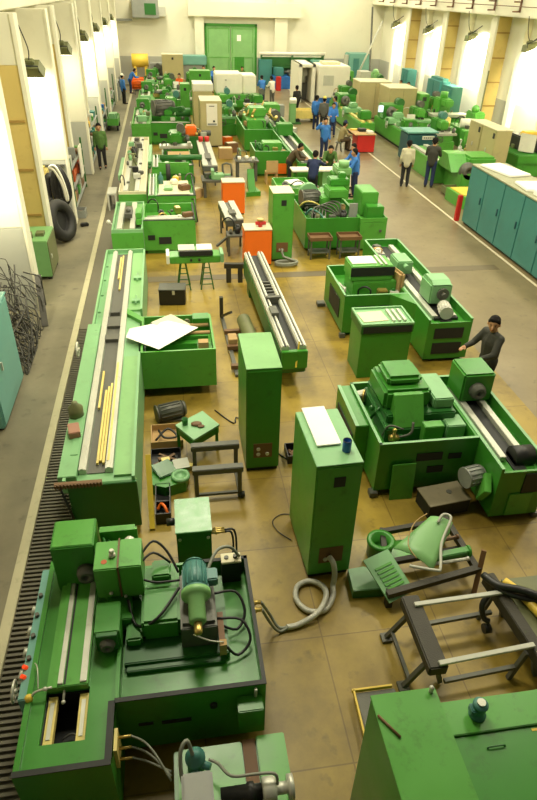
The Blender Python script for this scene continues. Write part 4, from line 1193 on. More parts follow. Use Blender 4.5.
# green jig on trestle legs
t = thing('bench_fixture', 'green grinding fixture with white plates standing on two splayed trestles', 'fixture', (0.5, 14.75, 0))
part('body', MB().box(-0.12, 1.12, 14.55, 15.0, 0.72, 0.9, 0.02).box(0.1, 0.95, 14.6, 15.0, 0.9, 1.0, 0.01), GREEN2, t)
part('trough', B(0.12, 0.93, 14.53, 14.6, 0.92, 1.04), DARK, t)
part('plate', B(0.1, 0.5, 14.62, 15.02, 1.0, 1.05, 0.005), GREYL, t)
part('plate', B(0.55, 0.93, 14.62, 15.02, 1.0, 1.05, 0.005), WHITE, t)
part('end_cap', B(-0.2, -0.12, 14.5, 15.0, 0.74, 0.96, 0.01), WHITE, t)
part('end_cap', B(1.12, 1.2, 14.5, 15.0, 0.74, 0.96, 0.01), SAGE, t)
part('knob', MB().cyl((0.4, 14.56, 0.82), (0.4, 14.5, 0.82), 0.03).cyl((0.6, 14.56, 0.82), (0.6, 14.5, 0.82), 0.03), BLACK, t)
for xx in (0.2, 0.78):
    m = MB()
    for sx in (-1, 1):
        for yy in (14.6, 14.95):
            m.bar((xx + sx * 0.05, yy, 0.72), (xx + sx * 0.16, yy, 0), 0.03)
        m.bar((xx + sx * 0.1, 14.6, 0.35), (xx + sx * 0.1, 14.95, 0.35), 0.025)
    for zz, ww in ((0.15, 0.145), (0.45, 0.1)):
        m.bar((xx - ww, 14.6, zz), (xx + ww, 14.6, zz), 0.02).bar((xx - ww, 14.95, zz), (xx + ww, 14.95, zz), 0.02)
    part('trestle_leg', m, GREEN3, t)

# orange cabinets
OG = 'orange cabinets in the middle of the hall'
for (lab, x, y, h) in (('bright orange cabinet with a small red valve on its top, nearer one', 2.27, 16.05, 1.0), ('bright orange cabinet without anything on its top, farther one', 2.08, 20.7, 1.05)):
    t = thing('orange_cabinet', lab, 'cabinet', (x, y, 0), 0, OG)
    part('body', B(x - 0.37, x + 0.37, y, y + 0.55, 0.04, h, 0.01), ORANGE, t)
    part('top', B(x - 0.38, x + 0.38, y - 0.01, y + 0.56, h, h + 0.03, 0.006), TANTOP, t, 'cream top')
    part('plinth', B(x - 0.34, x + 0.34, y + 0.03, y + 0.52, 0, 0.04), DARK, t)
t = thing('red_valve', 'small red valve on top of the near orange cabinet', 'valve', (2.35, 16.3, 1.03))
part('body', MB().cyl((2.35, 16.3, 1.03), (2.35, 16.3, 1.2), 0.06).cyl((2.22, 16.3, 1.12), (2.5, 16.3, 1.12), 0.05), RED, t)
part('hand_wheel', MB().cyl((2.35, 16.3, 1.2), (2.35, 16.3, 1.24), 0.09), BRASS, t)

# short rail frames
def rail_frame(label, x0, x1, y0, y1, z, rz, m=STEEL):
    cx, cy = (x0 + x1) / 2, (y0 + y1) / 2
    w2, l2 = (x1 - x0) / 2, (y1 - y0) / 2
    t = thing('slide_rail', label, 'rail', (cx, cy, 0), rz, 'slide rails on stands', True)
    part('bed', B(-w2, w2, -l2, l2, z - 0.18, z, 0.01), IRON, t)
    for sx in (-1, 1):
        part('way', B(sx * w2 * 0.25, sx * w2, -l2, l2, z, z + 0.05, 0.005), GREYL, t, 'pale steel way')
    part('carriage', B(-w2 * 0.4, w2 * 0.4, -l2 * 0.6, -l2 * 0.2, z, z + 0.1), IRON, t)
    for sy in (-1, 1):
        part('stand', MB().box(-w2 * 0.9, -w2 * 0.7, sy * l2 * 0.7 - 0.05, sy * l2 * 0.7 + 0.05, 0, z - 0.18)
             .box(w2 * 0.7, w2 * 0.9, sy * l2 * 0.7 - 0.05, sy * l2 * 0.7 + 0.05, 0, z - 0.18), IRON, t)
    return t


rail_frame('short steel slide rail on an iron stand between the two orange cabinets', 1.48, 1.98, 17.4, 19.2, 0.86, math.radians(3))
rail_frame('longer slide rail with a red topped stop, before the tall tan cabinets', 1.25, 1.8, 23.8, 28.2, 0.86, 0)
t = thing('red_stop', 'pair of small red caps at the far end of the longer slide rail', 'stop', (1.55, 28.0, 0.91))
part('cap', MB().cyl((1.42, 28.0, 0.91), (1.42, 28.0, 1.1), 0.1).cyl((1.68, 28.0, 0.91), (1.68, 28.0, 1.1), 0.1), RED, t)
t = thing('iron_stand', 'dark iron stand with green vice before the longer slide rail', 'stand', (1.5, 23.1, 0))
part('table', MB().box(1.15, 2.3, 22.7, 23.5, 0.55, 0.62), IRON, t)
part('leg', MB().box(1.2, 1.3, 22.75, 22.85, 0, 0.55).box(2.15, 2.25, 22.75, 22.85, 0, 0.55).box(1.2, 1.3, 23.35, 23.45, 0, 0.55).box(2.15, 2.25, 23.35, 23.45, 0, 0.55), IRON, t)
part('vice', MB().box(1.5, 1.95, 22.8, 23.2, 0.62, 0.8, 0.02).box(1.5, 1.6, 22.8, 23.2, 0.8, 0.95).cyl((1.9, 23.0, 0.75), (2.2, 23.0, 0.75), 0.04), SAGE, t)
part('frame', MB().tube([(2.0, 23.4, 0.62), (1.95, 23.45, 1.0), (2.25, 23.45, 1.0), (2.28, 23.4, 0.62)], 0.04, 6, 2), IRON, t)
t = thing('steel_trolley', 'rusty steel trolley frame beside the near orange cabinet', 'trolley', (1.75, 17.0, 0))
part('deck', MB().box(1.5, 2.6, 16.85, 17.3, 0.55, 0.6), IRON, t)
part('leg', MB().box(1.52, 1.58, 16.87, 16.93, 0, 0.55).box(2.52, 2.58, 16.87, 16.93, 0, 0.55).box(1.52, 1.58, 17.2, 17.26, 0, 0.55).box(2.52, 2.58, 17.2, 17.26, 0, 0.55), IRON, t)
part('lever', MB().bar((1.2, 16.9, 0.3), (1.55, 17.1, 0.5), 0.06), IRON, t)

# ---------------------------------------------------------------- left row of machines
def left_machine(name, label, x0, x1, y0, y1, tx, ty0, ty1, mbed, mtray, seed, heads=True):
    rnd = random.Random(seed)
    t = thing(name, label, 'machine', ((x0 + x1) / 2, (y0 + y1) / 2, 0), 0, 'green machines of the left row')
    m = MB().box(x0, x0 + 0.04, y0, y1, 0.08, 0.95).box(x1 - 0.04, x1, y0, y1, 0.08, 0.95)
    m.box(x0 + 0.04, x1 - 0.04, y0, y0 + 0.04, 0.08, 0.95).box(x0 + 0.04, x1 - 0.04, y1 - 0.04, y1, 0.08, 0.95)
    m.box(x0 + 0.04, x1 - 0.04, y0 + 0.04, y1 - 0.04, 0.08, 0.84)
    part('bed', m, mbed, t)
    part('end_cover', B(x0 - 0.01, x1 + 0.01, y0 - 0.02, y0, 0.1, 0.86), GREEN2, t)
    part('plinth', B(x0 + 0.06, x1 - 0.06, y0 + 0.08, y1 - 0.08, 0, 0.08), DARK, t)
    w_ = x1 - x0
    for f in (0.16, 0.58):
        part('way', B(x0 + w_ * f, x0 + w_ * (f + 0.17), y0 + 0.1, y1 - 0.1, 0.84, 0.96, 0.005), STEEL, t, 'pale steel way')
    part('channel', B(x0 + w_ * 0.34, x0 + w_ * 0.58, y0 + 0.1, y1 - 0.1, 0.84, 0.86), OLIVE, t)
    if tx:
        part('tray', MB().tray(x1, tx, ty0, ty1, 0.72, 0.97, 0.04, 0.12).box(x1 + 0.05, tx - 0.1, ty0 + 0.1, ty1 - 0.1, 0, 0.7), mtray, t)
        part('tray_rim', MB().box(x1, tx + 0.005, ty0 - 0.005, ty0 + 0.045, 0.97, 0.982).box(tx - 0.045, tx + 0.005, ty0, ty1, 0.97, 0.982), DARK, t)
        part('vent_slot', MB().box(x1 + 0.1, x1 + 0.3, ty0 - 0.012, ty0 + 0.002, 0.42, 0.56).box(x1 + 0.4, x1 + 0.75, ty0 - 0.012, ty0 + 0.002, 0.3, 0.5), DARK, t)
        part('cross_rail', MB().box(x1 + 0.02, tx - 0.06, ty0 + 0.25, ty0 + 0.42, 0.76, 0.94).cyl((x1 + 0.1, ty0 + 0.55, 0.88), (tx - 0.2, ty0 + 0.55, 0.88), 0.06), GREYL, t)
    if heads:
        hy = y1 - 0.75
        h = part('headstock', B(x0 + 0.15, x1 - 0.08, hy, hy + 0.55, 0.9, 1.45, 0.03), GREEN, t)
        part('chuck', chuck_mesh(((x0 + x1) / 2, hy, 1.18), (0, -1, 0), 0.14, 0.15), IRON, h)
        cx = (x1 + tx) / 2 if tx else x1 + 0.4
        if tx:
            h = part('wheelhead', MB().box(cx - 0.45, cx + 0.3, ty0 + 0.7, ty1 - 0.1, 0.72, 1.15, 0.03).box(cx - 0.3, cx + 0.1, ty0 + 0.8, ty1 - 0.2, 1.15, 1.4, 0.05), GREEN, t)
            part('motor', motor_mesh((cx + 0.1, (ty0 + ty1) / 2 + 0.2, 1.32 + rnd.random() * 0.1), (0.2, 1, 0), 0.16, 0.4), rnd.choice((MOTOR, IRON, GREEN3)), h)
            part('spindle', MB().cyl((cx - 0.3, (ty0 + ty1) / 2, 1.2), (cx - 0.75, (ty0 + ty1) / 2, 1.2), 0.11), IRON, h)
        part('tailstock', MB().box(x0 + 0.2, x1 - 0.15, y0 + 0.5, y0 + 0.85, 0.95, 1.2, 0.03), SAGE, t)
        part('handwheel', wheel_mesh((x0 - 0.08, y0 + 0.9, 0.75), (-1, 0, 0), 0.14), STEEL, t)
    return t


t = left_machine('grinding_machine', 'green grinder with two dark slots in its wide front, next beyond the long pale bed', -1.62, -0.8, 16.55, 19.15, 0.64, 17.2, 18.85, SAGE, GREEN2, 1, False)
part('carriage', MB().box(-1.3, -1.1, 17.5, 18.2, 0.96, 1.08).sph((-1.2, 17.7, 1.12), 0.07), IRON, t)
part('side_box', MB().box(-0.98, -0.82, 16.9, 18.4, 0.95, 1.1, 0.02).box(-0.98, -0.82, 17.0, 17.5, 1.1, 1.25, 0.02), GREEN2, t)
part('lever', MB().sph((-1.75, 17.4, 0.9), 0.06).cyl((-1.62, 17.4, 0.8), (-1.75, 17.4, 0.9), 0.02), WHITE, t)
part('guard_rail', MB().tube([(0.62, 17.1, 0.97), (0.7, 17.05, 0.97), (0.7, 18.9, 1.05), (0.62, 18.95, 1.05)], 0.02, 6, 1), WOOD, t)
part('clamp', MB().obox((0.45, 17.62, 1.0), (0.3, 0.2, 0.12), Matrix.Rotation(0.4, 4, 'Z'), 0.02), BROWN, t)
t = left_machine('grinding_machine', 'very long cream topped machine bed in the left row beside the aisle', -1.62, -0.76, 20.25, 28.8, None, 0, 0, TANTOP, GREEN2, 2, False)
for yy in (21.2, 23.3, 25.6, 27.5):
    part('dog', MB().box(-1.4, -1.3, yy, yy + 0.12, 0.96, 1.0).box(-1.05, -0.95, yy + 0.5, yy + 0.62, 0.96, 1.0), IRON, t)
part('side_ledge', MB().box(-1.75, -1.62, 22.5, 25.2, 0.72, 0.9, 0.01).box(-0.76, -0.62, 24.5, 27.5, 0.7, 0.9, 0.01), SAGE, t)
part('side_knobs', MB().sph((-0.68, 23.4, 0.95), 0.06).sph((-0.68, 23.9, 0.95), 0.06), GREEN3, t)
t = left_machine('grinding_machine', 'green machine with white sheeted tray and round dark wheel in the left row', -0.7, -0.45, 19.75, 22.5, 0.78, 19.6, 22.4, GREEN, GREEN2, 3, False)
part('grinding_wheel', MB().cyl((-0.1, 22.0, 1.05), (0.05, 22.0, 1.05), 0.33, n=24), RUBBER, t, 'round dark grinding wheel')
part('end_panel', B(-0.35, 0.7, 22.3, 22.36, 0.97, 1.35), GREEN2, t)
one('cover_sheet', B(-0.35, 0.6, 19.7, 21.3, 0.985, 1.0), TANTOP, 'pale sheet covering the tray in front of the round dark wheel', 'sheet', (0.12, 20.5, 0.985))
for lab, x, y, m_, sz in (('small white carton on the pale tray sheet', 0.15, 20.9, WHITE, (0.22, 0.3, 0.14)), ('brown casting on the pale tray sheet, right side', 0.45, 20.2, BROWN, (0.34, 0.3, 0.16)),
                          ('green lump of cloth on the pale tray sheet', -0.05, 20.3, APPLE, (0.3, 0.5, 0.08)), ('yellow carton beside the round dark wheel', 0.2, 21.15, YEL2, (0.18, 0.2, 0.18))):
    one('tray_item', MB().obox((x, y, 1.0 + sz[2] / 2), sz, Matrix.Rotation(x, 4, 'Z'), 0.03), m_, lab, 'part', (x, y, 1.0))
one('blue_bottle', MB().lathe([(0.08, 0), (0.08, 0.22), (0.03, 0.3), (0.03, 0.36), (0.001, 0.36)], (-0.28, 20.95, 1.0)), MOTOR, 'pale blue bottle at the left edge of the sheeted tray', 'bottle', (-0.28, 20.95, 1.0))
t = left_machine('grinding_machine', 'dark green machine with roller tray behind the round dark wheel', -0.6, -0.3, 23.4, 25.4, 0.9, 23.5, 25.2, GREEN, GREEN, 5, False)
part('roller', MB().cyl((-0.3, 24.2, 1.1), (1.25, 24.2, 1.1), 0.1), GREEN3, t)
part('wooden_tray', B(0.0, 0.85, 25.6, 26.4, 0.5, 0.85), CARD, t)
part('wooden_tray_leg', B(0.1, 0.75, 25.7, 26.3, 0, 0.5), CARD, t)
t = left_machine('grinding_machine', 'green machine with large dark motor at mid depth of the left row', -1.6, -0.72, 31.8, 36.6, 1.2, 31.9, 34.0, GREEN2, GREEN, 11)
part('big_motor', motor_mesh((-0.1, 33.2, 1.45), (1, 0.3, 0), 0.34, 0.9), IRON, t)
part('belt_arm', MB().bar((-0.6, 33.4, 1.2), (0.9, 32.6, 1.5), 0.28, 0.2, 0.03).cyl((0.5, 32.8, 1.3), (1.2, 32.8, 1.3), 0.2), GREEN3, t)
left_machine('grinding_machine', 'green machine with sage tailstock, second from the far end of the left row', -1.5, -0.6, 38.3, 43.4, 1.0, 39.0, 41.4, GREEN2, GREEN2, 12)
left_machine('grinding_machine', 'green machine at the far end of the left row near the back wall', -1.3, -0.4, 45.4, 50.2, 1.1, 45.8, 48.0, GREEN, GREEN2, 13)
one('step_bench', MB().box(-2.1, -1.8, 21.5, 22.3, 0.5, 0.56).box(-2.1, -2.04, 21.5, 22.3, -0.008, 0.5).box(-1.86, -1.8, 21.5, 22.3, -0.008, 0.5), GREYL,
    'small pale grey bench in the left aisle beside the cream topped bed', 'bench', (-1.95, 21.9, -0.008))
t = thing('orange_head_unit', 'low machine slide with orange cover at mid depth, right of the dark motor machine', 'machine', (1.0, 30.2, 0))
part('bed', B(0.2, 1.9, 29.8, 30.8, 0, 0.75, 0.02), GREEN3, t)
part('cover', MB().box(0.85, 1.35, 30.0, 30.6, 0.75, 1.15, 0.06), ORANGE, t)
part('roller', MB().cyl((0.2, 30.0, 0.9), (0.85, 30.0, 0.9), 0.14).cyl((1.35, 30.1, 0.85), (2.0, 30.1, 0.85), 0.12), IRON, t)

# tan and green cabinets at mid depth
t = control_cabinet('tall tan cabinet with a white panel on its front, mid hall', (2.12, 31.3, 0), 0, 1.0, 1.7, 2.0, TAN, TANTOP, 0, False, 'switch_cabinet')
p_ = part('white_panel', B(-0.22, 0.28, -0.03, -0.012, 0.95, 1.9), WHITE, t, 'white front panel')
part('panel_strip', B(-0.18, 0.24, -0.036, -0.03, 0.98, 1.06), GREY, p_)
part('panel_mark', MB().cyl((0.12, -0.03, 1.15), (0.12, -0.04, 1.15), 0.05).box(-0.1, 0.15, -0.036, -0.03, 1.78, 1.81), DARK, p_)
t = control_cabinet('tall tan cabinet with cream raised top behind the white panelled one', (2.0, 35.6, 0), 0, 1.0, 1.6, 1.85, TAN, TANTOP, 0, False, 'switch_cabinet')
part('cap', B(-0.5, 0.55, 0.0, 1.6, 1.87, 2.2, 0.02), WHITE, t, 'white raised cap')
control_cabinet('tan cabinet far left, behind the worker in orange', (0.75, 50.6, 0), 0, 1.5, 1.2, 2.3, TAN, TANTOP, 0, True, 'switch_cabinet')
control_cabinet('bright green cabinet left of the white capped tan one', (1.15, 38.0, 0), 0, 0.5, 0.9, 1.9, GREEN2, APPLE, 0, True)
control_cabinet('bright green cabinet right of the worker in orange, far back', (2.35, 44.5, 0), 0, 1.3, 0.9, 1.9, GREEN2, APPLE, 0, True)

# ---------------------------------------------------------------- machine with two splash stools, middle
t = thing('tool_grinder', 'green machine with exposed pipework in its tray and two boxes on its right block', 'machine', (4.9, 18.0, 0))
part('tray', MB().tray(3.78, 5.36, 17.05, 19.5, 0.7, 0.97, 0.04, 0.1).box(3.9, 5.3, 17.2, 19.4, 0, 0.68), GREEN, t)
part('side_block', MB().box(5.36, 6.16, 16.95, 18.9, 0.06, 0.86, 0.01).tray(5.36, 6.16, 16.95, 18.9, 0.87, 0.97, 0.03, 0.86), GREEN2, t)
part('upper_box', B(5.5, 6.0, 17.5, 18.4, 0.87, 1.55, 0.02), GREEN2, t)
part('lower_box', B(5.58, 6.08, 17.1, 17.48, 0.87, 1.25, 0.02), GREEN, t)
part('hand_knob', MB().cyl((5.98, 16.95, 0.6), (5.98, 16.92, 0.6), 0.04), IRON, t)
h = part('wheelhead', MB().box(4.4, 5.0, 17.9, 19.0, 0.7, 1.3, 0.03).box(4.6, 5.15, 17.8, 18.6, 1.3, 1.55, 0.03), GREEN2, t)
part('motor', motor_mesh((4.15, 18.4, 1.15), (1, 0.1, 0), 0.26, 0.5), IRON, h, 'dark motor')
part('motor_cap', MB().cyl((4.2, 18.75, 1.2), (4.2, 18.95, 1.2), 0.3, n=18), SAGE, h)
part('baffle', B(5.1, 5.34, 17.3, 17.34, 0.75, 1.3), GREY, t)
m = MB()
for k in range(5):
    m.tube([(4.0 + 0.1 * k, 17.3, 0.75), (4.1 + 0.12 * k, 17.5 + 0.1 * k, 1.15), (4.5 + 0.1 * k, 17.7, 1.0 + 0.05 * k), (4.9, 17.6, 0.85)], 0.025, 6)
part('pipework', m, IRON, t)
part('teal_hose', MB().tube([(3.85, 17.7, 0.8), (4.0, 17.5, 1.1), (4.3, 17.45, 0.95), (4.4, 17.3, 0.78)], 0.03, 6), MOTOR, t)
part('yellow_hose', MB().tube([(3.82, 18.4, 0.9), (3.9, 17.9, 1.2), (4.1, 17.7, 1.25), (4.35, 17.8, 1.1)], 0.025, 6), GUIDE, t)
part('column', MB().box(5.0, 5.2, 18.3, 18.6, 1.3, 1.9, 0.02).box(4.7, 5.3, 18.2, 18.7, 1.55, 1.75, 0.03), GREEN, t)
for lab, x in (('rusty topped small stand before the green machine with pipework, left one', 4.1), ('rusty topped small stand before the green machine with pipework, right one', 4.95)):
    t = thing('small_stand', lab, 'stand', (x, 16.55, 0), 0, 'rusty small stands')
    part('top', MB().tray(x - 0.32, x + 0.32, 16.35, 16.8, 0.58, 0.65, 0.02), BROWN, t)
    for sx, sy in ((-0.27, 16.4), (0.27, 16.4), (-0.27, 16.75), (0.27, 16.75)):
        part('leg', B(x + sx - 0.02, x + sx + 0.02, sy - 0.02, sy + 0.02, 0, 0.55), IRON, t)
    part('shelf', B(x - 0.29, x + 0.29, 16.38, 16.77, 0.18, 0.2), IRON, t)
one('floor_coil', MB().tube([(3.05 + 0.3 * math.cos(a * 0.6), 16.0 + 0.16 * math.sin(a * 0.6), 0.04 + 0.004 * a) for a in range(22)] + [(3.0, 16.2, 0.2), (2.98, 16.28, 0.4)], 0.035, 8, 2),
    GHOSE, 'grey hose coiled on the floor before the narrow green cabinet', 'hose', (3.05, 16.0, 0))

# machines of the middle column, beyond
t = pair_machine('cylindrical_grinder', 'green bed machine where the man in brown leans, middle column', 4.85, 5.75, 23.9, 30.1, 3.45, 25.7, 27.4, (4.6, 27, 0), 'green machines of the middle column')
part('headstock', B(4.95, 5.65, 29.3, 29.95, 0.85, 1.35, 0.03), GREEN, t)
part('tray_box', MB().box(3.9, 4.7, 26.6, 27.3, 0.74, 1.1, 0.03), GREEN2, t)
part('orange_skirt', B(3.95, 4.75, 25.68, 25.7, 0.1, 0.5), ORANGE, t, 'orange skirt panel')
t = pair_machine('cylindrical_grinder', 'green machine with brass coloured fittings, middle column before the white enclosure', 4.95, 5.85, 31.2, 36.5, 3.55, 30.2, 33.8, (4.7, 33.5, 0), 'green machines of the middle column')
part('wheelhead', MB().box(3.8, 4.7, 31.2, 33.2, 0.74, 1.2, 0.03).box(4.0, 4.8, 32.0, 33.0, 1.2, 1.6, 0.05), GREEN2, t)
part('gearbox', MB().box(5.0, 5.8, 33.8, 34.8, 0.85, 1.5, 0.04), GREEN2, t)
m = MB()
rnd = random.Random(5)
for k in range(16):
    c = Vector((3.7 + rnd.random() * 1.8, 30.6 + rnd.random() * 4.6, 0.97 + rnd.random() * 0.4))
    m = MB().cyl(c, c + Vector((rnd.uniform(-0.2, 0.2), rnd.uniform(-0.1, 0.3), rnd.uniform(0.05, 0.3))), 0.04 + 0.04 * rnd.random(), n=10)
    part('fitting', m, BRASS, t)
part('motor', motor_mesh((5.3, 32.4, 1.25), (0, 1, 0), 0.24, 0.6), IRON, t)
t = thing('tray_bench', 'green tray bench with papers in front of the man in navy', 'bench', (4.1, 21.3, 0))
part('tray', MB().tray(3.55, 4.75, 20.5, 22.0, 0.68, 0.88, 0.04, 0.1).box(3.7, 4.6, 20.7, 21.9, 0, 0.65), GREEN2, t)
part('pad', MB().box(5.0, 5.5, 20.3, 20.9, 0.7, 0.95, 0.1).box(5.1, 5.4, 20.4, 20.8, 0, 0.7), SAGE, t)
one('paper_pad', MB().obox((4.25, 21.2, 0.91), (0.5, 0.7, 0.03), Matrix.Rotation(0.3, 4, 'Z')), PAPER, 'white papers lying in the green tray bench', 'paper', (4.25, 21.2, 0.885))
t = thing('inspection_table', 'white topped table in the middle where five workers gather', 'table', (5.5, 23.2, 0))
part('top', B(4.45, 6.45, 22.85, 23.45, 0.84, 0.9, 0.01), WHITE, t)
part('pedestal', B(5.6, 6.3, 22.9, 23.4, 0, 0.84, 0.01), APPLE, t)
part('leg', B(4.5, 4.6, 22.95, 23.35, 0, 0.84), GREEN, t)
t = thing('vertical_head', 'green machine head with round top beside the inspection table', 'machine', (5.95, 21.3, 0))
part('column', B(5.6, 6.2, 21.3, 21.9, 0, 1.15, 0.03), GREEN2, t)
part('head', MB().box(5.65, 6.15, 21.0, 21.8, 1.15, 1.4, 0.04).cyl((5.9, 21.2, 1.4), (5.9, 21.2, 1.6), 0.18), APPLE, t)
part('quill', MB().cyl((5.9, 21.1, 0.85), (5.9, 21.1, 1.15), 0.07), STEEL, t)
t = thing('wooden_chair', 'brown wooden chair facing away beside the orange skirted machine', 'chair', (3.95, 24.6, 0))
part('seat', B(3.72, 4.18, 24.4, 24.85, 0.42, 0.46, 0.01), CARD, t)
part('backrest', B(3.72, 4.18, 24.38, 24.42, 0.46, 0.9, 0.01), CARD, t)
for sx, sy in ((3.75, 24.43), (4.15, 24.43), (3.75, 24.82), (4.15, 24.82)):
    part('leg', B(sx - 0.025, sx + 0.025, sy - 0.025, sy + 0.025, 0, 0.42), CARD, t)
one('green_wedge', MB().prism([(2.75, 22.8), (3.3, 22.9), (3.2, 23.6)], 'z', 0, 0.16).prism([(22.85, 0.16), (23.5, 0.16), (23.4, 0.85)], 'x', 2.85, 3.1), GREEN,
    'green wedge shaped casting on the floor behind the farther orange cabinet', 'casting', (3.0, 23.1, 0))
t = thing('tool_bench', 'low dark bench with white cups left of the wooden chair', 'bench', (3.1, 25.2, 0))
part('top', B(2.6, 3.5, 24.9, 25.6, 0.72, 0.78), IRON, t)
part('leg', MB().box(2.65, 2.73, 24.95, 25.05, 0, 0.72).box(3.37, 3.45, 24.95, 25.05, 0, 0.72).box(2.65, 2.73, 25.45, 25.55, 0, 0.72).box(3.37, 3.45, 25.45, 25.55, 0, 0.72), IRON, t)
part('cups', MB().cyl((2.75, 25.1, 0.78), (2.75, 25.1, 0.92), 0.07).cyl((3.05, 25.2, 0.78), (3.05, 25.2, 0.92), 0.08).cyl((3.3, 25.1, 0.78), (3.3, 25.1, 0.9), 0.06), WHITE, t)
t = thing('control_pedestal', 'green and white control pedestal standing in the right aisle', 'pedestal', (7.1, 37.4, 0))
part('body', MB().box(6.95, 7.3, 37.2, 37.6, 0.05, 1.1, 0.03), APPLE, t)
part('panel', MB().obox((7.12, 37.3, 1.2), (0.38, 0.3, 0.22), Matrix.Rotation(0.4, 4, 'X'), 0.02), WHITE, t)
part('base', B(6.9, 7.6, 37.1, 37.7, 0, 0.05), GREEN3, t)
part('side_monitor', MB().box(6.2, 6.6, 37.0, 37.5, 0.4, 1.0, 0.02), GREY, t)
t = thing('hand_trolley', 'pale yellow wooden trolley box in the right aisle behind the grouped workers', 'trolley', (8.0, 38.0, 0))
part('box', MB().tray(7.4, 8.6, 37.6, 38.5, 0.25, 0.65, 0.05), GUIDE, t)
part('wheel', MB().cyl((7.5, 37.55, 0.12), (7.5, 37.65, 0.12), 0.12).cyl((8.5, 37.55, 0.12), (8.5, 37.65, 0.12), 0.12).cyl((7.5, 38.4, 0.12), (7.5, 38.5, 0.12), 0.12).cyl((8.5, 38.4, 0.12), (8.5, 38.5, 0.12), 0.12), BLACK, t)
part('handle', MB().tube([(8.55, 37.7, 0.6), (8.75, 37.7, 1.0), (8.75, 38.4, 1.0), (8.55, 38.4, 0.6)], 0.03, 6, 1), STEEL, t)

# white enclosures in the back
t = thing('white_enclosure', 'wide white enclosure on a green machine base in front of the green door', 'machine', (4.4, 41.8, 0))
part('base', MB().box(3.2, 5.6, 41.3, 44.0, 0, 0.95, 0.03), GREEN2, t)
part('left_housing', MB().box(3.15, 4.75, 41.6, 43.6, 0.95, 2.05, 0.05), WHITE, t)
part('right_housing', MB().box(4.78, 5.65, 41.9, 43.6, 0.95, 1.95, 0.05), WHITE, t)
part('handle', MB().box(3.7, 3.8, 41.56, 41.6, 1.3, 1.4).box(3.7, 3.8, 41.56, 41.6, 1.7, 1.75), GREY, t)
part('slide', MB().box(3.5, 5.2, 40.9, 41.3, 0.3, 0.7, 0.02), GREEN, t)
t = thing('machining_centre', 'white machining centre with a blue stripe along its foot, right of the back door', 'machine', (11.2, 46.0, 0))
part('body', MB().box(10.2, 12.3, 44.6, 47.0, 0.35, 2.25, 0.06), WHITE, t)
part('foot', B(10.25, 12.25, 44.65, 46.9, 0, 0.35), BLUEM, t, 'blue foot stripe')
part('door_window', B(10.5, 11.2, 44.57, 44.6, 1.1, 1.7), GREYL, t)
part('top_unit', MB().box(10.6, 11.8, 45.4, 46.6, 2.25, 2.4, 0.03), TANTOP, t)
t = thing('machining_centre', 'grey white machine with open dark doorway, left neighbour of the blue striped one', 'machine', (9.5, 47.5, 0))
part('frame', MB().box(8.9, 9.15, 45.0, 48.0, 0, 2.3, 0.04).box(9.8, 10.05, 45.0, 48.0, 0, 2.3, 0.04).box(8.9, 10.05, 45.0, 48.0, 2.1, 2.3, 0.04).box(9.15, 9.8, 47.6, 48.0, 0, 2.1), WHITE, t)
part('interior', MB().box(9.16, 9.79, 46.4, 47.0, 0, 1.1, 0.03), IRON, t)
part('spindle', MB().cyl((9.45, 46.2, 1.1), (9.45, 46.2, 1.9), 0.16).box(9.2, 9.7, 46.0, 46.5, 1.5, 2.0, 0.03), GREYL, t)
t = thing('blue_lathe', 'blue machine under the long white tube, back of the right aisle', 'machine', (9.4, 52.2, 0))
part('bed', MB().box(8.3, 11.2, 51.6, 53.0, 0, 0.85, 0.03), BLUEM, t)
part('head', MB().box(8.4, 9.1, 51.8, 52.8, 0.85, 1.4, 0.05), TEAL, t)
part('carriage', MB().box(9.5, 10.3, 51.7, 52.9, 0.85, 1.2, 0.03).cyl((9.1, 52.2, 1.1), (10.9, 52.2, 1.1), 0.1), IRON, t)
t = thing('storage_rack', 'dark storage rack with a long white roof tube along the back wall', 'rack', (9.9, 53.4, 0))
part('frame', MB().box(7.5, 7.6, 53.0, 53.5, 0, 2.2).box(9.9, 10.0, 53.0, 53.5, 0, 2.2).box(12.3, 12.4, 53.0, 53.5, 0, 2.2).box(7.5, 12.4, 53.4, 53.5, 0.4, 2.0), GREEN3, t)
part('roof_tube', MB().cyl((7.4, 53.1, 2.25), (12.5, 53.1, 2.25), 0.13), WHITE, t)
part('shelf', MB().box(7.6, 12.3, 53.0, 53.4, 1.3, 1.36), GREEN3, t)
t = thing('teal_cabinet', 'teal cabinet between the back door and the rack', 'cabinet', (7.9, 53.4, 0))
part('body', B(7.35, 7.48, 52.7, 53.5, 0, 1.9), TEAL, t)
part('front', B(7.3, 8.3, 52.6, 52.7, 0, 1.9, 0.02), TEAL, t)
one('fire_box', B(8.35, 8.7, 50.6, 51.0, 0, 0.95, 0.03), RED, 'small red box standing before the blue machine at the back', 'box', (8.5, 50.8, 0))
t = thing('teal_machine', 'teal roofed machine against the back wall left of the green door', 'machine', (2.4, 53.0, 0))
part('body', B(1.0, 3.2, 52.3, 53.5, 0, 1.5, 0.03), GREY, t)
part('roof', B(0.9, 3.3, 52.2, 53.5, 1.5, 2.1, 0.05), TEAL_L, t)
t = thing('grey_press', 'grey press with small dark parts by the back wall, far left', 'machine', (-0.2, 52.6, 0))
part('body', MB().box(-0.9, 0.4, 52.0, 53.3, 0, 1.6, 0.04), GREY, t)
part('ram', MB().box(-0.6, 0.1, 51.8, 52.0, 0.9, 1.5).cyl((-0.25, 51.9, 0.6), (-0.25, 51.9, 0.9), 0.1), IRON, t)
t = thing('yellow_tank', 'yellow ochre hoist tank in the far left corner', 'tank', (-1.7, 53.0, 0))
part('tank', MB().cyl((-2.2, 53.0, 1.7), (-1.0, 53.0, 1.7), 0.45, n=20), YEL2, t)
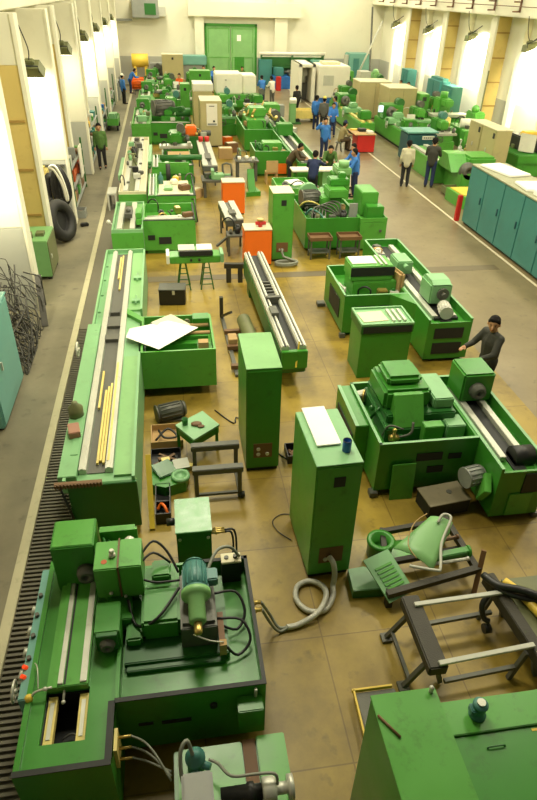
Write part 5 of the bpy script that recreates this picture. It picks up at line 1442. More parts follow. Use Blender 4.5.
part('stand', MB().box(-2.1, -1.9, 52.7, 53.3, 0, 1.35).box(-1.3, -1.1, 52.7, 53.3, 0, 1.35), YEL2, t)
one('orange_motor', motor_mesh((-1.75, 50.6, 0.45), (1, 0, 0), 0.4, 0.9), ORANGE, 'orange motor on the floor below the yellow tank', 'motor', (-1.75, 50.6, 0))
t = thing('wall_cabin', 'grey green crane control cabin hung high on the back wall', 'cabin', (-1.2, 53.6, 4.5))
part('cabin', B(-1.9, 0.0, 53.0, 53.98, 4.4, 5.6, 0.03), GREY, t)
part('window', B(-1.0, -0.2, 52.97, 53.0, 4.6, 5.3), GREEN3, t)
part('side_box', B(0.0, 0.5, 53.2, 53.98, 4.5, 5.1, 0.02), GREYL, t)
one('wall_bracket', MB().box(-3.4, -1.95, 53.7, 53.98, 4.15, 4.3).box(-3.4, -3.3, 53.7, 53.98, 4.3, 5.6), GREY, 'grey pipe bracket on the back wall left of the control cabin', 'bracket', (-2.6, 53.8, 4.15))

# ================================================================= RIGHT SIDE
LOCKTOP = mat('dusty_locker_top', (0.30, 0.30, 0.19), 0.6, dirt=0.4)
LK = 'teal lockers along the right aisle'
for k in range(6):
    y1 = 19.3 - 1.17 * k
    y0 = y1 - 1.16
    lab = ['teal metal locker at the far end of the right aisle row', 'second teal locker from the far end, a white foam block across its top',
           'third teal locker from the far end of the row', 'fourth teal locker from the far end, crumpled white foam on its top',
           'fifth teal locker from the far end, at the right picture edge', 'teal locker nearest to the camera, mostly outside the picture'][k]
    t = thing('locker', lab, 'locker', (10.1, (y0 + y1) / 2, 0), 0, LK)
    part('body', B(9.62, 10.75, y0, y1, 0.06, 1.86, 0.008), TEAL, t)
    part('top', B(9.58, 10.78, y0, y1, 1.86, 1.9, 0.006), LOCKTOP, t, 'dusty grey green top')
    part('plinth', B(9.68, 10.7, y0 + 0.02, y1 - 0.02, 0, 0.06), DARK, t)
    d = part('door', B(9.595, 9.622, y0 + 0.02, y1 - 0.02, 0.09, 1.84, 0.005), TEAL, t)
    part('handle', B(9.56, 9.6, y0 + 0.12, y0 + 0.16, 0.9, 1.1), DTEAL, d)
for lab, c, sz, rz in (('flat white foam slab lying across the far lockers', (10.2, 18.3, 1.935), (0.75, 1.5, 0.07), 0.2), ('white foam slab lying on the middle lockers', (10.2, 16.4, 1.94), (0.9, 0.9, 0.08), -0.1),
                       ('thick white foam block on the lockers at the right picture edge', (10.25, 15.3, 1.97), (0.9, 1.0, 0.14), 0.15)):
    one('foam_slab', MB().obox(c, sz, Matrix.Rotation(rz, 4, 'Z') , 0.02), PAPER, lab, 'foam', (c[0], c[1], 1.9), 'white foam on the lockers')
one('red_post', B(9.45, 9.6, 19.45, 19.6, 0, 0.85, 0.02), RED, 'short red post at the far corner of the locker row', 'post', (9.52, 19.5, 0))
t = thing('wedge_platform', 'green machine wedge with bright yellow top beside the far locker', 'platform', (10.7, 21.2, 0))
part('base', MB().prism([(10.15, 22.1), (10.2, 20.9), (10.9, 20.0), (11.5, 20.4), (11.5, 22.1)], 'z', 0, 0.42), GREEN2, t)
part('top', MB().prism([(10.25, 22.0), (10.3, 21.0), (10.9, 20.2), (11.4, 20.5), (11.4, 22.0)], 'z', 0.42, 0.45), YEL2, t, 'yellow top')
t = thing('chucking_lathe', 'green machine with dark round chuck where the man in dark stands', 'machine', (11.4, 24.8, 0))
part('bed', MB().box(10.5, 11.4, 24.2, 27.4, 0, 0.8, 0.02).box(10.9, 13.0, 22.6, 24.4, 0, 0.75, 0.03), GREEN2, t)
h = part('headstock', MB().box(11.3, 12.4, 23.0, 24.2, 0.75, 1.25, 0.08).prism([(22.9, 0.75), (24.3, 0.75), (24.1, 1.3), (23.5, 1.3)], 'x', 10.6, 11.3), GREEN2, t)
part('chuck', chuck_mesh((11.2, 22.9, 0.8), (0, -1, 0), 0.32, 0.3), IRON, h, 'dark chuck')
part('way', MB().box(10.55, 10.75, 24.3, 27.3, 0.8, 0.88).box(11.1, 11.3, 24.3, 27.3, 0.8, 0.88), STEEL, t)
part('cross_feed', MB().box(11.5, 12.9, 22.2, 22.6, 0.2, 0.75).cyl((11.5, 22.1, 0.6), (12.9, 22.1, 0.6), 0.06).cyl((11.5, 22.15, 0.4), (12.9, 22.15, 0.4), 0.06), IRON, t)
part('chip_pan', MB().tray(10.3, 11.2, 22.2, 22.9, 0.1, 0.3, 0.03), OLIVE, t)
part('apron', MB().box(11.6, 12.95, 24.4, 26.0, 0, 0.7, 0.03).box(11.8, 12.8, 24.6, 25.6, 0.7, 0.9, 0.03), SAGE, t)
t = thing('teal_control_box', 'dark teal machine box with a white nameplate behind the man in pale jacket', 'machine', (11.3, 28.4, 0))
part('body', B(10.6, 11.95, 27.9, 29.0, 0, 1.2, 0.06), DTEAL, t)
part('lid', B(10.55, 12.0, 27.85, 29.05, 1.2, 1.27, 0.02), TEAL_L, t)
n_ = part('nameplate', B(11.25, 11.8, 27.86, 27.9, 0.95, 1.1), WHITE, t, 'white nameplate')
m = MB()
for k in range(5):
    m.box(11.3 + 0.1 * k, 11.37 + 0.1 * k, 27.85, 27.862, 0.99, 1.06)
part('lettering', m, GREY, n_)


def bed_lathe(label, x0, x1, y0, y1, seed, m1=GREEN2):
    rnd = random.Random(seed)
    t = thing('bed_lathe', label, 'lathe', ((x0 + x1) / 2, (y0 + y1) / 2, 0), 0, 'green bed machines along the right aisle')
    part('bed', MB().box(x0, x1, y0, y1, 0.1, 0.82, 0.03), m1, t)
    part('plinth', B(x0 + 0.05, x1 - 0.05, y0 + 0.1, y1 - 0.1, 0, 0.1), DARK, t)
    w_ = x1 - x0
    for f in (0.15, 0.6):
        part('way', B(x0 + w_ * f, x0 + w_ * (f + 0.2), y0 + 0.1, y1 - 0.1, 0.82, 0.9, 0.005), GUIDE if seed % 2 else STEEL, t)
    hh = part('headstock', MB().box(x0 + 0.05, x1 + 0.25, y1 - 1.4, y1 - 0.3, 0.82, 1.5, 0.06), GREEN, t)
    part('chuck', chuck_mesh(((x0 + x1) / 2, y1 - 1.4, 1.2), (0, -1, 0), 0.26, 0.25), IRON, hh)
    part('carriage', MB().box(x0 - 0.12, x1 + 0.05, (y0 + y1) / 2 - 0.4, (y0 + y1) / 2 + 0.3, 0.86, 1.1, 0.03).box(x0 + 0.2, x1 - 0.2, (y0 + y1) / 2 - 0.3, (y0 + y1) / 2 + 0.2, 1.1, 1.35, 0.05), SAGE, t)
    part('tailstock', MB().box(x0 + 0.1, x1 - 0.1, y0 + 0.5, y0 + 1.1, 0.9, 1.3, 0.05).cyl(((x0 + x1) / 2, y0 + 1.1, 1.15), ((x0 + x1) / 2, y0 + 1.5, 1.15), 0.08), GREEN, t)
    part('handwheel', wheel_mesh((x0 - 0.15, (y0 + y1) / 2 - 0.1, 0.8), (-1, 0, 0), 0.16), STEEL, t)
    part('motor', motor_mesh((x1 + 0.1, y1 - 1.0, 1.6), (0, 1, 0), 0.2, 0.5), GREEN3, t)
    return t


bed_lathe('long green lathe behind the grouped workers, its bed with ochre ways', 9.75, 10.55, 32.6, 38.8, 1)
t = bed_lathe('green lathe with lit blue white screen right of the red desk', 11.2, 12.05, 30.0, 35.0, 2)
s_ = part('screen', B(10.85, 11.15, 33.4, 33.5, 1.2, 1.55, 0.02), GREYL, t)
part('screen_glass', B(10.88, 11.12, 33.385, 33.4, 1.23, 1.52), SCREEN, s_, 'lit screen')
part('drip_panel', B(11.65, 12.05, 31.2, 31.25, 0.9, 1.45), WHITE, t, 'white splash panel')
t = thing('red_desk', 'red steel desk with boxes on top where a man in khaki sits', 'desk', (9.3, 30.1, 0))
part('body', B(8.85, 9.7, 29.8, 30.7, 0.03, 0.78, 0.015), RED, t)
part('top', B(8.7, 9.75, 29.75, 31.2, 0.78, 0.82, 0.008), CARD, t)
part('leg', MB().box(8.75, 8.82, 31.05, 31.15, 0, 0.78).box(9.65, 9.72, 31.05, 31.15, 0, 0.78), IRON, t)
for lab, x, y, m_, sz in (('white box on the red desk', 9.5, 30.1, WHITE, (0.3, 0.3, 0.1)), ('dark tool case on the red desk', 9.25, 30.6, DARK, (0.35, 0.4, 0.12)), ('yellow tool tray on the red desk', 8.95, 30.9, YEL2, (0.35, 0.25, 0.06))):
    one('desk_item', MB().obox((x, y, 0.82 + sz[2] / 2), sz, None, 0.01), m_, lab, 'box', (x, y, 0.82))
TG = 'tan cabinets on the right side'
for lab, y0, y1 in (('tan double door cabinet behind the lockers, the farther one with black vents', 26.1, 27.3), ('tan cabinet behind the lockers, the nearer one with black vents', 24.75, 26.05)):
    t = thing('switch_cabinet', lab, 'cabinet', (13.4, (y0 + y1) / 2, 0), 0, TG)
    part('body', B(13.1, 13.75, y0, y1, 0.05, 1.86, 0.01), TAN, t)
    part('plinth', B(13.12, 13.72, y0, y1, 0, 0.05), DARK, t)
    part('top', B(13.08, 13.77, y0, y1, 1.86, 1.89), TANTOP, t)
    d = part('door', B(13.08, 13.1, y0 + 0.03, y1 - 0.03, 0.08, 1.84, 0.004), TAN, t)
    part('vent', MB().box(13.065, 13.082, y0 + 0.1, y0 + 0.25, 1.55, 1.75), DARK, d)
    part('handle', MB().box(13.05, 13.082, (y0 + y1) / 2, (y0 + y1) / 2 + 0.05, 0.95, 1.1), STEEL, d)
for lab, x0, x1, y0, y1 in (('wide tan cabinet behind the lathe with the screen, farther one', 11.4, 13.3, 38.9, 40.6), ('wide tan cabinet behind the lathe with the screen, nearer one', 12.35, 13.9, 36.2, 38.2)):
    t = thing('switch_cabinet', lab, 'cabinet', ((x0 + x1) / 2, (y0 + y1) / 2, 0), 0, TG)
    part('body', B(x0, x1, y0, y1, 0.05, 1.95, 0.015), TAN, t)
    part('top', B(x0 - 0.02, x1 + 0.02, y0 - 0.02, y1 + 0.02, 1.95, 1.99, 0.006), TANTOP, t)
    part('plinth', B(x0 + 0.03, x1 - 0.03, y0 + 0.03, y1 - 0.03, 0, 0.05), DARK, t)
    part('door_seam', MB().box((x0 + x1) / 2 - 0.008, (x0 + x1) / 2 + 0.008, y0 - 0.006, y0 + 0.01, 0.1, 1.9), OLIVE, t)
t = thing('green_cabinet', 'narrow bright green cabinet right of the tan pair with a black vent', 'cabinet', (14.2, 36.3, 0))
part('body', B(13.95, 14.5, 35.8, 36.9, 0, 1.75, 0.02), GREEN2, t)
part('vent', B(14.12, 14.34, 35.78, 35.8, 1.4, 1.6), DARK, t)
t = thing('grey_cabinet', 'pale grey cabinet beside the white machining centre', 'cabinet', (13.2, 44.3, 0))
part('body', B(12.85, 13.55, 44.0, 45.0, 0, 2.0, 0.02), GREYL, t)
part('meter', MB().box(12.95, 13.1, 43.98, 44.0, 1.4, 1.55).box(13.25, 13.4, 43.98, 44.0, 1.4, 1.55), DARK, t)
t = thing('switch_cabinet', 'green switch panel left of the pale grey cabinet', 'panel', (12.75, 46.6, 0))
part('body', B(12.4, 13.0, 46.2, 47.0, 0, 1.8, 0.02), GREEN2, t)
part('vent', B(12.6, 12.8, 46.18, 46.2, 1.3, 1.5), DARK, t)
t = thing('teal_machine', 'tall teal enclosure with glazed front in the right back corner', 'machine', (14.9, 52.6, 0))
part('body', B(14.2, 15.8, 52.0, 53.6, 0, 2.4, 0.06), TEAL_L, t)
part('window', B(14.5, 14.95, 51.97, 52.0, 0.8, 2.1), TEAL, t)
part('side_post', B(13.9, 14.15, 52.2, 52.6, 0, 2.3), GREYL, t)
t = thing('teal_unit', 'low teal unit on top of the rack behind the machining centre', 'unit', (11.3, 52.9, 0))
part('body', B(11.3, 12.25, 52.3, 52.98, 0, 1.9, 0.04), TEAL_L, t)
part('hood', B(11.6, 12.3, 52.2, 52.3, 1.2, 1.8), TEAL, t)
for k_, (lab, y0, y1, h) in enumerate((('teal wall cabinet with rounded top under the right wall lamps', 37.5, 39.6, 2.3), ('teal wall cabinet right of the rounded one', 35.8, 37.3, 2.1), ('teal wall cabinet behind the two men in dark clothes', 43.2, 44.4, 2.2))):
    t = thing('storage_cabinet', lab, 'cabinet', (16.06, (y0 + y1) / 2, 0), 0, 'teal cabinets by the right wall')
    part('body', B(15.75, 16.38, y0, y1, 0, h, 0.14 if k_ == 0 else 0.02), TEAL, t)
    part('door', MB().box(15.725, 15.75, y0 + 0.1, (y0 + y1) / 2 - 0.03, 0.1, h - 0.15), TEAL, t)
    part('door', MB().box(15.725, 15.75, (y0 + y1) / 2 + 0.03, y1 - 0.1, 0.1, h - 0.15), TEAL, t)
t = thing('blue_bench', 'low blue bench carrying brick coloured pallets before the teal wall cabinets', 'bench', (15.1, 38.6, 0))
part('base', B(14.1, 15.6, 37.5, 40.2, 0, 0.7, 0.03), DTEAL, t)
part('drawer', B(14.07, 14.1, 38.0, 39.5, 0.2, 0.6), BLUEM, t)
for k in range(2):
    one('pallet', MB().box(14.2, 15.5, 38.0, 39.9, 0.7 + 0.13 * k, 0.74 + 0.13 * k).box(14.2, 14.3, 38.0, 39.9, 0.74 + 0.13 * k, 0.81 + 0.13 * k).box(15.4, 15.5, 38.0, 39.9, 0.74 + 0.13 * k, 0.81 + 0.13 * k)
        .box(14.2, 15.5, 38.0, 39.9, 0.81 + 0.13 * k, 0.83 + 0.13 * k), MARK, 'brick coloured pallet on the blue bench, %s one' % ('lower', 'upper')[k], 'pallet', (15.2, 39, 0.7 + 0.13 * k))
t = thing('milling_machine', 'bright green milling machine in front of the right wall, mid right', 'machine', (14.9, 34.4, 0))
part('base', MB().box(14.3, 15.8, 33.6, 35.6, 0, 0.9, 0.04), GREEN, t)
part('column', MB().box(14.6, 15.3, 34.6, 35.4, 0.9, 1.7, 0.05).box(14.7, 15.2, 34.0, 34.7, 1.35, 1.7, 0.06), GREEN2, t)
part('table', MB().box(13.9, 15.9, 33.5, 34.2, 0.95, 1.08), STEEL, t)
part('handwheel', wheel_mesh((14.2, 33.45, 0.8), (0, -1, 0), 0.2), GREEN3, t)
part('motor', MB().cyl((14.95, 34.9, 1.7), (14.95, 34.9, 2.0), 0.2), GREEN2, t)
t = thing('coolant_tank', 'yellow green coolant tank beside the bright green milling machine', 'tank', (13.9, 31.4, 0))
part('tank', MB().box(13.5, 14.1, 31.0, 31.8, 0, 0.9, 0.03), APPLE, t)
part('pump', MB().cyl((13.8, 31.4, 0.9), (13.8, 31.4, 1.25), 0.2).cyl((13.8, 31.4, 1.25), (13.8, 31.4, 1.3), 0.15), GUIDE, t)
t = thing('round_cover_machine', 'green machine with long white cylindrical cover by the right wall', 'machine', (15.0, 31.6, 0))
part('base', MB().box(14.4, 15.8, 30.6, 32.6, 0, 0.85, 0.03), GREEN, t)
part('cover', MB().cyl((14.5, 31.3, 1.05), (15.5, 31.0, 1.05), 0.22, n=20), WHITE, t, 'white cover')
part('upper_head', MB().box(15.2, 15.8, 31.4, 32.4, 0.85, 1.5, 0.06).sph((15.4, 31.8, 1.6), 0.2), GREEN2, t)
t = thing('slide_stack', 'dark slanting iron slides stacked by the right wall below the ochre column', 'slide', (15.2, 29.0, 0))
part('slides', MB().bar((14.3, 29.8, 0.3), (16.0, 28.6, 0.9), 0.5, 0.15).bar((14.4, 28.9, 0.25), (16.0, 29.8, 0.75), 0.4, 0.15).box(14.3, 16.0, 28.6, 29.9, 0, 0.25), IRON, t)
part('green_block', B(14.2, 14.9, 30.0, 30.5, 0, 0.9, 0.03), GREEN2, t)
t = thing('profile_machine', 'green machine with white monitor board at the right picture edge', 'machine', (15.2, 25.9, 0))
part('base', MB().box(14.4, 16.2, 25.0, 27.0, 0, 0.85, 0.03).box(14.4, 16.2, 24.95, 25.0, 0.55, 0.85), GREEN, t)
part('body', MB().box(14.9, 16.2, 25.6, 27.0, 0.85, 1.4, 0.05), BLACK, t)
part('board', MB().obox((14.95, 25.5, 1.25), (0.7, 0.05, 0.7), Matrix.Rotation(-0.3, 4, 'X') @ Matrix.Rotation(0.15, 4, 'Y')), GREYL, t, 'pale monitor board')
part('arm', B(15.0, 15.6, 25.9, 26.4, 1.4, 1.6, 0.05), YEL2, t)
t = thing('far_mill', 'green machine with cluttered table in the far right corner', 'machine', (14.9, 48.0, 0))
part('base', MB().box(13.9, 15.6, 47.0, 49.0, 0, 0.9, 0.03), GREEN3, t)
part('head', MB().box(14.9, 15.5, 47.6, 48.6, 0.9, 1.5, 0.06).sph((15.1, 48.0, 1.55), 0.25), APPLE, t)
part('clutter', MB().box(14.0, 14.4, 47.2, 48.0, 0.9, 1.2).box(14.4, 14.8, 47.6, 48.4, 0.9, 1.1).cyl((14.2, 48.4, 0.9), (14.2, 48.4, 1.3), 0.15), BROWN, t)
for lab, p0, p1, m_ in (('dark pole leaning against the right wall in the far corner', (15.2, 49.5, 0.05), (15.9, 53.0, 5.4), IRON), ('pale pole crossing the dark leaning pole in the far corner', (14.2, 51.0, 0.05), (16.1, 50.8, 4.6), GREYL)):
    one('leaning_pole', MB().cyl(p0, p1, 0.07), m_, lab, 'pole', p0, 'leaning poles in the far corner')
one('thin_rack_pole', MB().cyl((16.4, 33.3, 0), (16.3, 33.0, 3.2), 0.04).cyl((16.6, 33.9, 0), (16.5, 33.6, 2.6), 0.03), OLIVE, 'thin olive poles standing by the bright right wall', 'pole', (16.4, 33.4, 0))

# ================================================================= LEFT WALL SIDE
t = thing('locker', 'teal steel locker at the left picture edge beside the cable tangle', 'locker', (-3.5, 9.9, 0))
part('body', B(-4.0, -3.04, 9.0, 10.72, 0.04, 1.78, 0.02), TEAL_L, t)
part('top', B(-4.02, -3.01, 8.98, 10.74, 1.78, 1.81, 0.012), TEAL_L, t)
part('plinth', B(-3.98, -3.08, 9.04, 10.68, 0, 0.04), DARK, t)
d = part('door', B(-3.042, -3.02, 9.04, 10.68, 0.08, 1.74, 0.006), TEAL_L, t)
part('handle', B(-3.022, -2.99, 9.5, 9.54, 0.9, 1.05), STEEL, d)
rnd = random.Random(3)
m = MB()
for k in range(190):
    y = rnd.uniform(11.0, 13.4)
    x = rnd.uniform(-4.1, -3.15)
    top = 0.25 + 1.45 * ((y - 11.0) / 2.4) ** 1.0 * rnd.uniform(0.5, 1.0) * (0.55 + 0.45 * (-3.0 - x))
    pts = []
    px, py, pz = x, y, top
    dx, dy, dz = rnd.uniform(-0.2, 0.3), rnd.uniform(-0.3, 0.2), -0.1
    for j in range(5):
        pts.append((min(-2.98, max(-4.2, px)), py, max(0.02, pz)))
        dx += rnd.uniform(-0.13, 0.14)
        dy += rnd.uniform(-0.14, 0.13)
        dz += rnd.uniform(-0.2, 0.08)
        px, py, pz = px + dx * 0.75, min(13.5, max(10.85, py + dy * 0.75)), pz + dz * 0.75
    m.tube(pts, rnd.choice((0.008, 0.011, 0.016)), 5, 2)
wt = one('cable_tangle', m, mat('dusty_cable', (0.045, 0.042, 0.032), 0.6, scale=5, var=0.6, dirt=1.0, dirtcol=(0.42, 0.39, 0.3)),
         'tangled heap of dusty scrap cables against the left pier', 'cables', (-3.5, 12.3, 0), None, 'stuff')
one('brown_plank', MB().bar((-2.95, 12.9, 0.02), (-3.08, 13.72, 0.9), 0.14, 0.03), WOOD, 'dark brown plank leaning on the corner of the nearest pier', 'plank', (-2.95, 13.0, 0))
t = thing('tool_cabinet', 'yellow green tool cabinet standing between the first two left piers', 'cabinet', (-3.45, 16.2, 0))
part('body', B(-3.85, -3.14, 15.6, 16.8, 0.08, 1.02, 0.015), APPLE, t)
d = part('door', B(-3.142, -3.12, 15.64, 16.76, 0.12, 0.98, 0.005), OLIVE, t)
part('lock', MB().box(-3.125, -3.1, 15.8, 15.88, 0.5, 0.6), STEEL, d)
part('foot', MB().box(-3.82, -3.72, 15.64, 15.74, 0, 0.08).box(-3.26, -3.16, 15.64, 15.74, 0, 0.08).box(-3.26, -3.16, 16.66, 16.76, 0, 0.08), BLACK, t)
one('tool_tin', MB().cyl((-3.6, 15.9, 1.02), (-3.6, 15.9, 1.16), 0.1).obox((-3.35, 16.1, 1.06), (0.2, 0.25, 0.08)), OLIVE, 'small olive tin on the yellow green tool cabinet', 'tin', (-3.6, 15.9, 1.02))
# things hung on the second pier (front face at y = 20.1)
m = MB()
for k in range(4):
    x = -3.86 + 0.045 * k
    m.tube([(x, 19.98 - 0.02 * k, 1.75), (x - 0.05, 19.95 - 0.02 * k, 1.2), (x + 0.0, 19.93, 0.35 + 0.06 * k), (x + 0.14, 19.92, 0.25 + 0.05 * k), (x + 0.22, 19.95 - 0.01 * k, 0.8), (x + 0.14, 19.98, 1.6), (x + 0.06, 20.03, 1.78)], 0.018, 6, 4, True)
one('rope_coil', m, GUIDE, 'cream rope hung in long loops left of the black belts', 'rope', (-3.8, 19.95, 0.2))
m = MB()
for k, (x, w_, z0, z1, y) in enumerate(((-3.52, 0.40, 0.05, 1.62, 19.85), (-3.24, 0.40, 0.75, 1.86, 19.62))):
    for j in range(3):
        d_ = 0.055 * j
        m.tube([(x - w_ / 2 + d_, y - 0.05 * j, z1 - 0.3), (x, y - 0.05 * j, z1 - d_ * 0.6), (x + w_ / 2 - d_, y - 0.05 * j, z1 - 0.35), (x + w_ / 2 + 0.04 - d_, y - 0.02, z0 + 0.3),
                (x + 0.02, y - 0.03, z0 + d_), (x - w_ / 2 + d_, y - 0.02, z0 + 0.25)], 0.06, 8, 4, True)
one('rubber_belt', m, RUBBER, 'dark rubber belts draped over hooks on the second left pier', 'belt', (-3.4, 19.8, 0.0))
m = MB().tube([(-3.46, 19.4, 1.9), (-3.28, 19.38, 1.95), (-3.12, 19.4, 1.55), (-3.05, 19.42, 1.05), (-3.1, 19.42, 0.95), (-3.14, 19.4, 1.4), (-3.32, 19.4, 1.82)], 0.035, 8, 4, True)
one('white_hose', m, WHITE, 'white hose looped over the right side of the black belts', 'hose', (-3.22, 19.4, 0.9))
one('hose_hook', MB().box(-4.05, -3.1, 20.0, 20.1, 1.78, 1.84), IRON, 'iron hook rail the ropes and belts hang from', 'hook', (-3.5, 20.05, 1.78))
t = thing('tyre', 'large worn grey tyre leaning at the foot of the second left pier', 'tyre', (-3.2, 18.7, 0))
Mt = Matrix.Translation((-3.22, 18.6, 0.60)) @ Matrix.Rotation(math.radians(66), 4, 'Z') @ Matrix.Rotation(math.radians(-16), 4, 'X') @ Matrix.Scale(0.9, 4)
m = MB().lathe([(0.36, -0.13), (0.5, -0.17), (0.63, -0.13), (0.67, -0.05), (0.67, 0.05), (0.63, 0.13), (0.5, 0.17), (0.36, 0.13), (0.33, 0.05), (0.33, -0.05)], (0, 0, 0), (0, -1, 0), 32)
part('casing', m.xf(Mt), RUBBER, t)
t = thing('tyre', 'second dark tyre standing on the floor behind the large worn one', 'tyre', (-3.75, 19.1, 0))
Mt = Matrix.Translation((-3.72, 19.0, 0.6)) @ Matrix.Rotation(math.radians(50), 4, 'Z') @ Matrix.Rotation(math.radians(-10), 4, 'X')
m = MB().lathe([(0.36, -0.11), (0.48, -0.14), (0.57, -0.11), (0.6, 0), (0.57, 0.11), (0.48, 0.14), (0.36, 0.11), (0.33, 0)], (0, 0, 0), (0, -1, 0), 28)
part('casing', m.xf(Mt), BLACK, t)


def wall_rack(label, y0, y1, levels, seed, cols):
    rnd = random.Random(seed)
    t = thing('storage_rack', label, 'rack', (-3.6, (y0 + y1) / 2, 0), 0, 'storage racks along the left wall')
    for (x, y) in ((-4.15, y0), (-3.15, y0), (-4.15, y1 - 0.06), (-3.15, y1 - 0.06)):
        part('post', B(x, x + 0.06, y, y + 0.06, 0, 1.75), GREEN3, t)
    for z in levels:
        part('shelf', B(-4.15, -3.09, y0, y1, z, z + 0.04), GREY, t)
    n = 0
    for z in levels:
        y = y0 + 0.1
        while y < y1 - 0.35:
            d = rnd.uniform(0.22, 0.5)
            h_ = rnd.uniform(0.1, 0.38)
            c, cn = rnd.choice(cols)
            kind = rnd.choice(('box', 'box', 'tin'))
            lv = ['bottom', 'middle', 'top', 'uppermost'][levels.index(z)]
            if kind == 'box':
                mb = MB().box(-3.9, -3.15, y, y + d - 0.04, z + 0.04, z + 0.04 + h_, 0.015)
            else:
                mb = MB().cyl((-3.35, y + d / 2, z + 0.04), (-3.35, y + d / 2, z + 0.04 + h_), min(0.18, d / 2 - 0.02))
            o = one('stored_' + kind, mb, c, '%s %s on the %s shelf of the %s' % (cn, kind, lv, label.split(',')[0]), kind, (-3.5, y + d / 2, z + 0.04), 'stores on the %s shelf of the %s' % (lv, label.split(',')[0]))
            y += d
            n += 1
    return t


CS = [(GREEN, 'green'), (GREY, 'grey'), (BROWN, 'brown'), (TEAL, 'teal'), (CARD, 'cardboard coloured'), (IRON, 'iron'), (GREYL, 'pale grey')]
wall_rack('rack beyond the second left pier, with a pale panel at its side', 21.2, 24.6, (0.15, 0.75, 1.35), 2, CS + [(MARK, 'rust red')])
wall_rack('rack beyond the third left pier, behind the man in camouflage', 27.3, 31.6, (0.15, 0.75, 1.35), 4, CS + [(YEL2, 'yellow')])
wall_rack('rack beyond the fourth left pier, with blue boxes', 33.4, 37.6, (0.15, 0.8), 6, CS + [(BLUEM, 'blue'), (BLUEM, 'blue')])
wall_rack('rack beyond the fifth left pier, farthest back', 39.8, 44.0, (0.15, 0.8), 8, CS + [(BLUEM, 'blue')])
one('pale_panel', MB().box(-3.06, -3.02, 23.1, 23.75, 0.7, 1.7), WHITE, 'pale panel hanging on the aisle side of the first storage rack', 'panel', (-3.0, 23.4, 0.5))
t = thing('scrap_bin', 'small grey scrap bin on the aisle floor before the first storage rack', 'bin', (-2.95, 20.9, 0))
part('bin', MB().tray(-3.15, -2.78, 20.7, 21.15, 0.03, 0.24, 0.02), GREY, t)
part('scrap', MB().sph((-2.96, 20.92, 0.1), 0.14, (1, 1, 0.6)), BROWN, t)
one('dark_block', MB().obox((-2.75, 19.9, 0.05), (0.25, 0.16, 0.1), Matrix.Rotation(0.3, 4, 'Z'), 0.02), BLACK, 'small dark block lying on the aisle floor near the tyre', 'block', (-2.75, 19.9, 0))
t = thing('parts_cart', 'green parts cart in the left aisle behind the man in camouflage', 'cart', (-2.75, 36.0, 0))
part('deck', MB().tray(-3.0, -2.45, 35.3, 37.0, 0.3, 0.6, 0.04), GREEN2, t)
part('wheel', MB().cyl((-3.0, 35.5, 0.15), (-2.9, 35.5, 0.15), 0.15).cyl((-2.55, 35.5, 0.15), (-2.45, 35.5, 0.15), 0.15).cyl((-3.0, 36.8, 0.15), (-2.9, 36.8, 0.15), 0.15).cyl((-2.55, 36.8, 0.15), (-2.45, 36.8, 0.15), 0.15), BLACK, t)
part('load', MB().box(-2.9, -2.6, 35.5, 36.0, 0.3, 0.8).box(-2.85, -2.55, 36.2, 36.8, 0.3, 0.7), SAGE, t)
t = thing('blue_press', 'blue grey machine against the left wall at the far end', 'machine', (-3.3, 47.0, 0))
part('base', B(-4.0, -2.9, 45.9, 48.4, 0, 1.0, 0.04), GREY, t)
part('column', B(-3.9, -3.3, 46.6, 47.6, 1.0, 2.1, 0.05), DTEAL, t)
part('wheel', wheel_mesh((-2.85, 46.6, 1.0), (1, 0, 0), 0.3), IRON, t)


# ---------------------------------------------------------------- small fittings on the machines, more machines far back
def dress(parent, x0, x1, y0, y1, z, n, seed, dark=0.5):
    """levers, pipes, clamps and knobs that crowd a machine's deck, each a part of its own"""
    rnd = random.Random(seed)
    for k in range(n):
        x, y = rnd.uniform(x0, x1), rnd.uniform(y0, y1)
        kd = rnd.choice(('clamp', 'fitting', 'pipe', 'lever', 'bracket', 'clamp'))
        m_ = rnd.choice((IRON, IRON, BLACK, OLIVE) if rnd.random() < dark else (SAGE, GREEN3, STEEL, GREYL, BRASS, CARD))
        s_ = rnd.uniform(0.06, 0.17)
        if kd in ('clamp', 'bracket'):
            mb = MB().obox((x, y, z + s_ * 0.6), (s_ * rnd.uniform(1, 2), s_ * rnd.uniform(1, 2), s_ * 1.2), Matrix.Rotation(rnd.uniform(-0.4, 0.4), 4, 'Z'), 0.015)
        elif kd == 'fitting':
            mb = MB().cyl((x, y, z), (x, y, z + s_ * 1.8), s_ * 0.7, n=12).cyl((x, y, z + s_ * 1.8), (x, y, z + s_ * 2.1), s_ * 0.45, n=10)
        elif kd == 'pipe':
            a = rnd.uniform(0, PI)
            dx, dy = math.cos(a) * s_ * 3, math.sin(a) * s_ * 3
            mb = MB().tube([(x, y, z), (x, y, z + s_ * 2), (x + dx * 0.5, y + dy * 0.5, z + s_ * 2.6), (x + dx, y + dy, z + s_ * 1.5), (x + dx, y + dy, z)], 0.022, 6, 3)
        else:
            mb = MB().cyl((x, y, z), (x + rnd.uniform(-0.15, 0.15), y - 0.05, z + s_ * 2.4), 0.022, n=8).sph((x, y - 0.05, z + s_ * 2.4), 0.045)
        part(kd, mb, m_, parent)


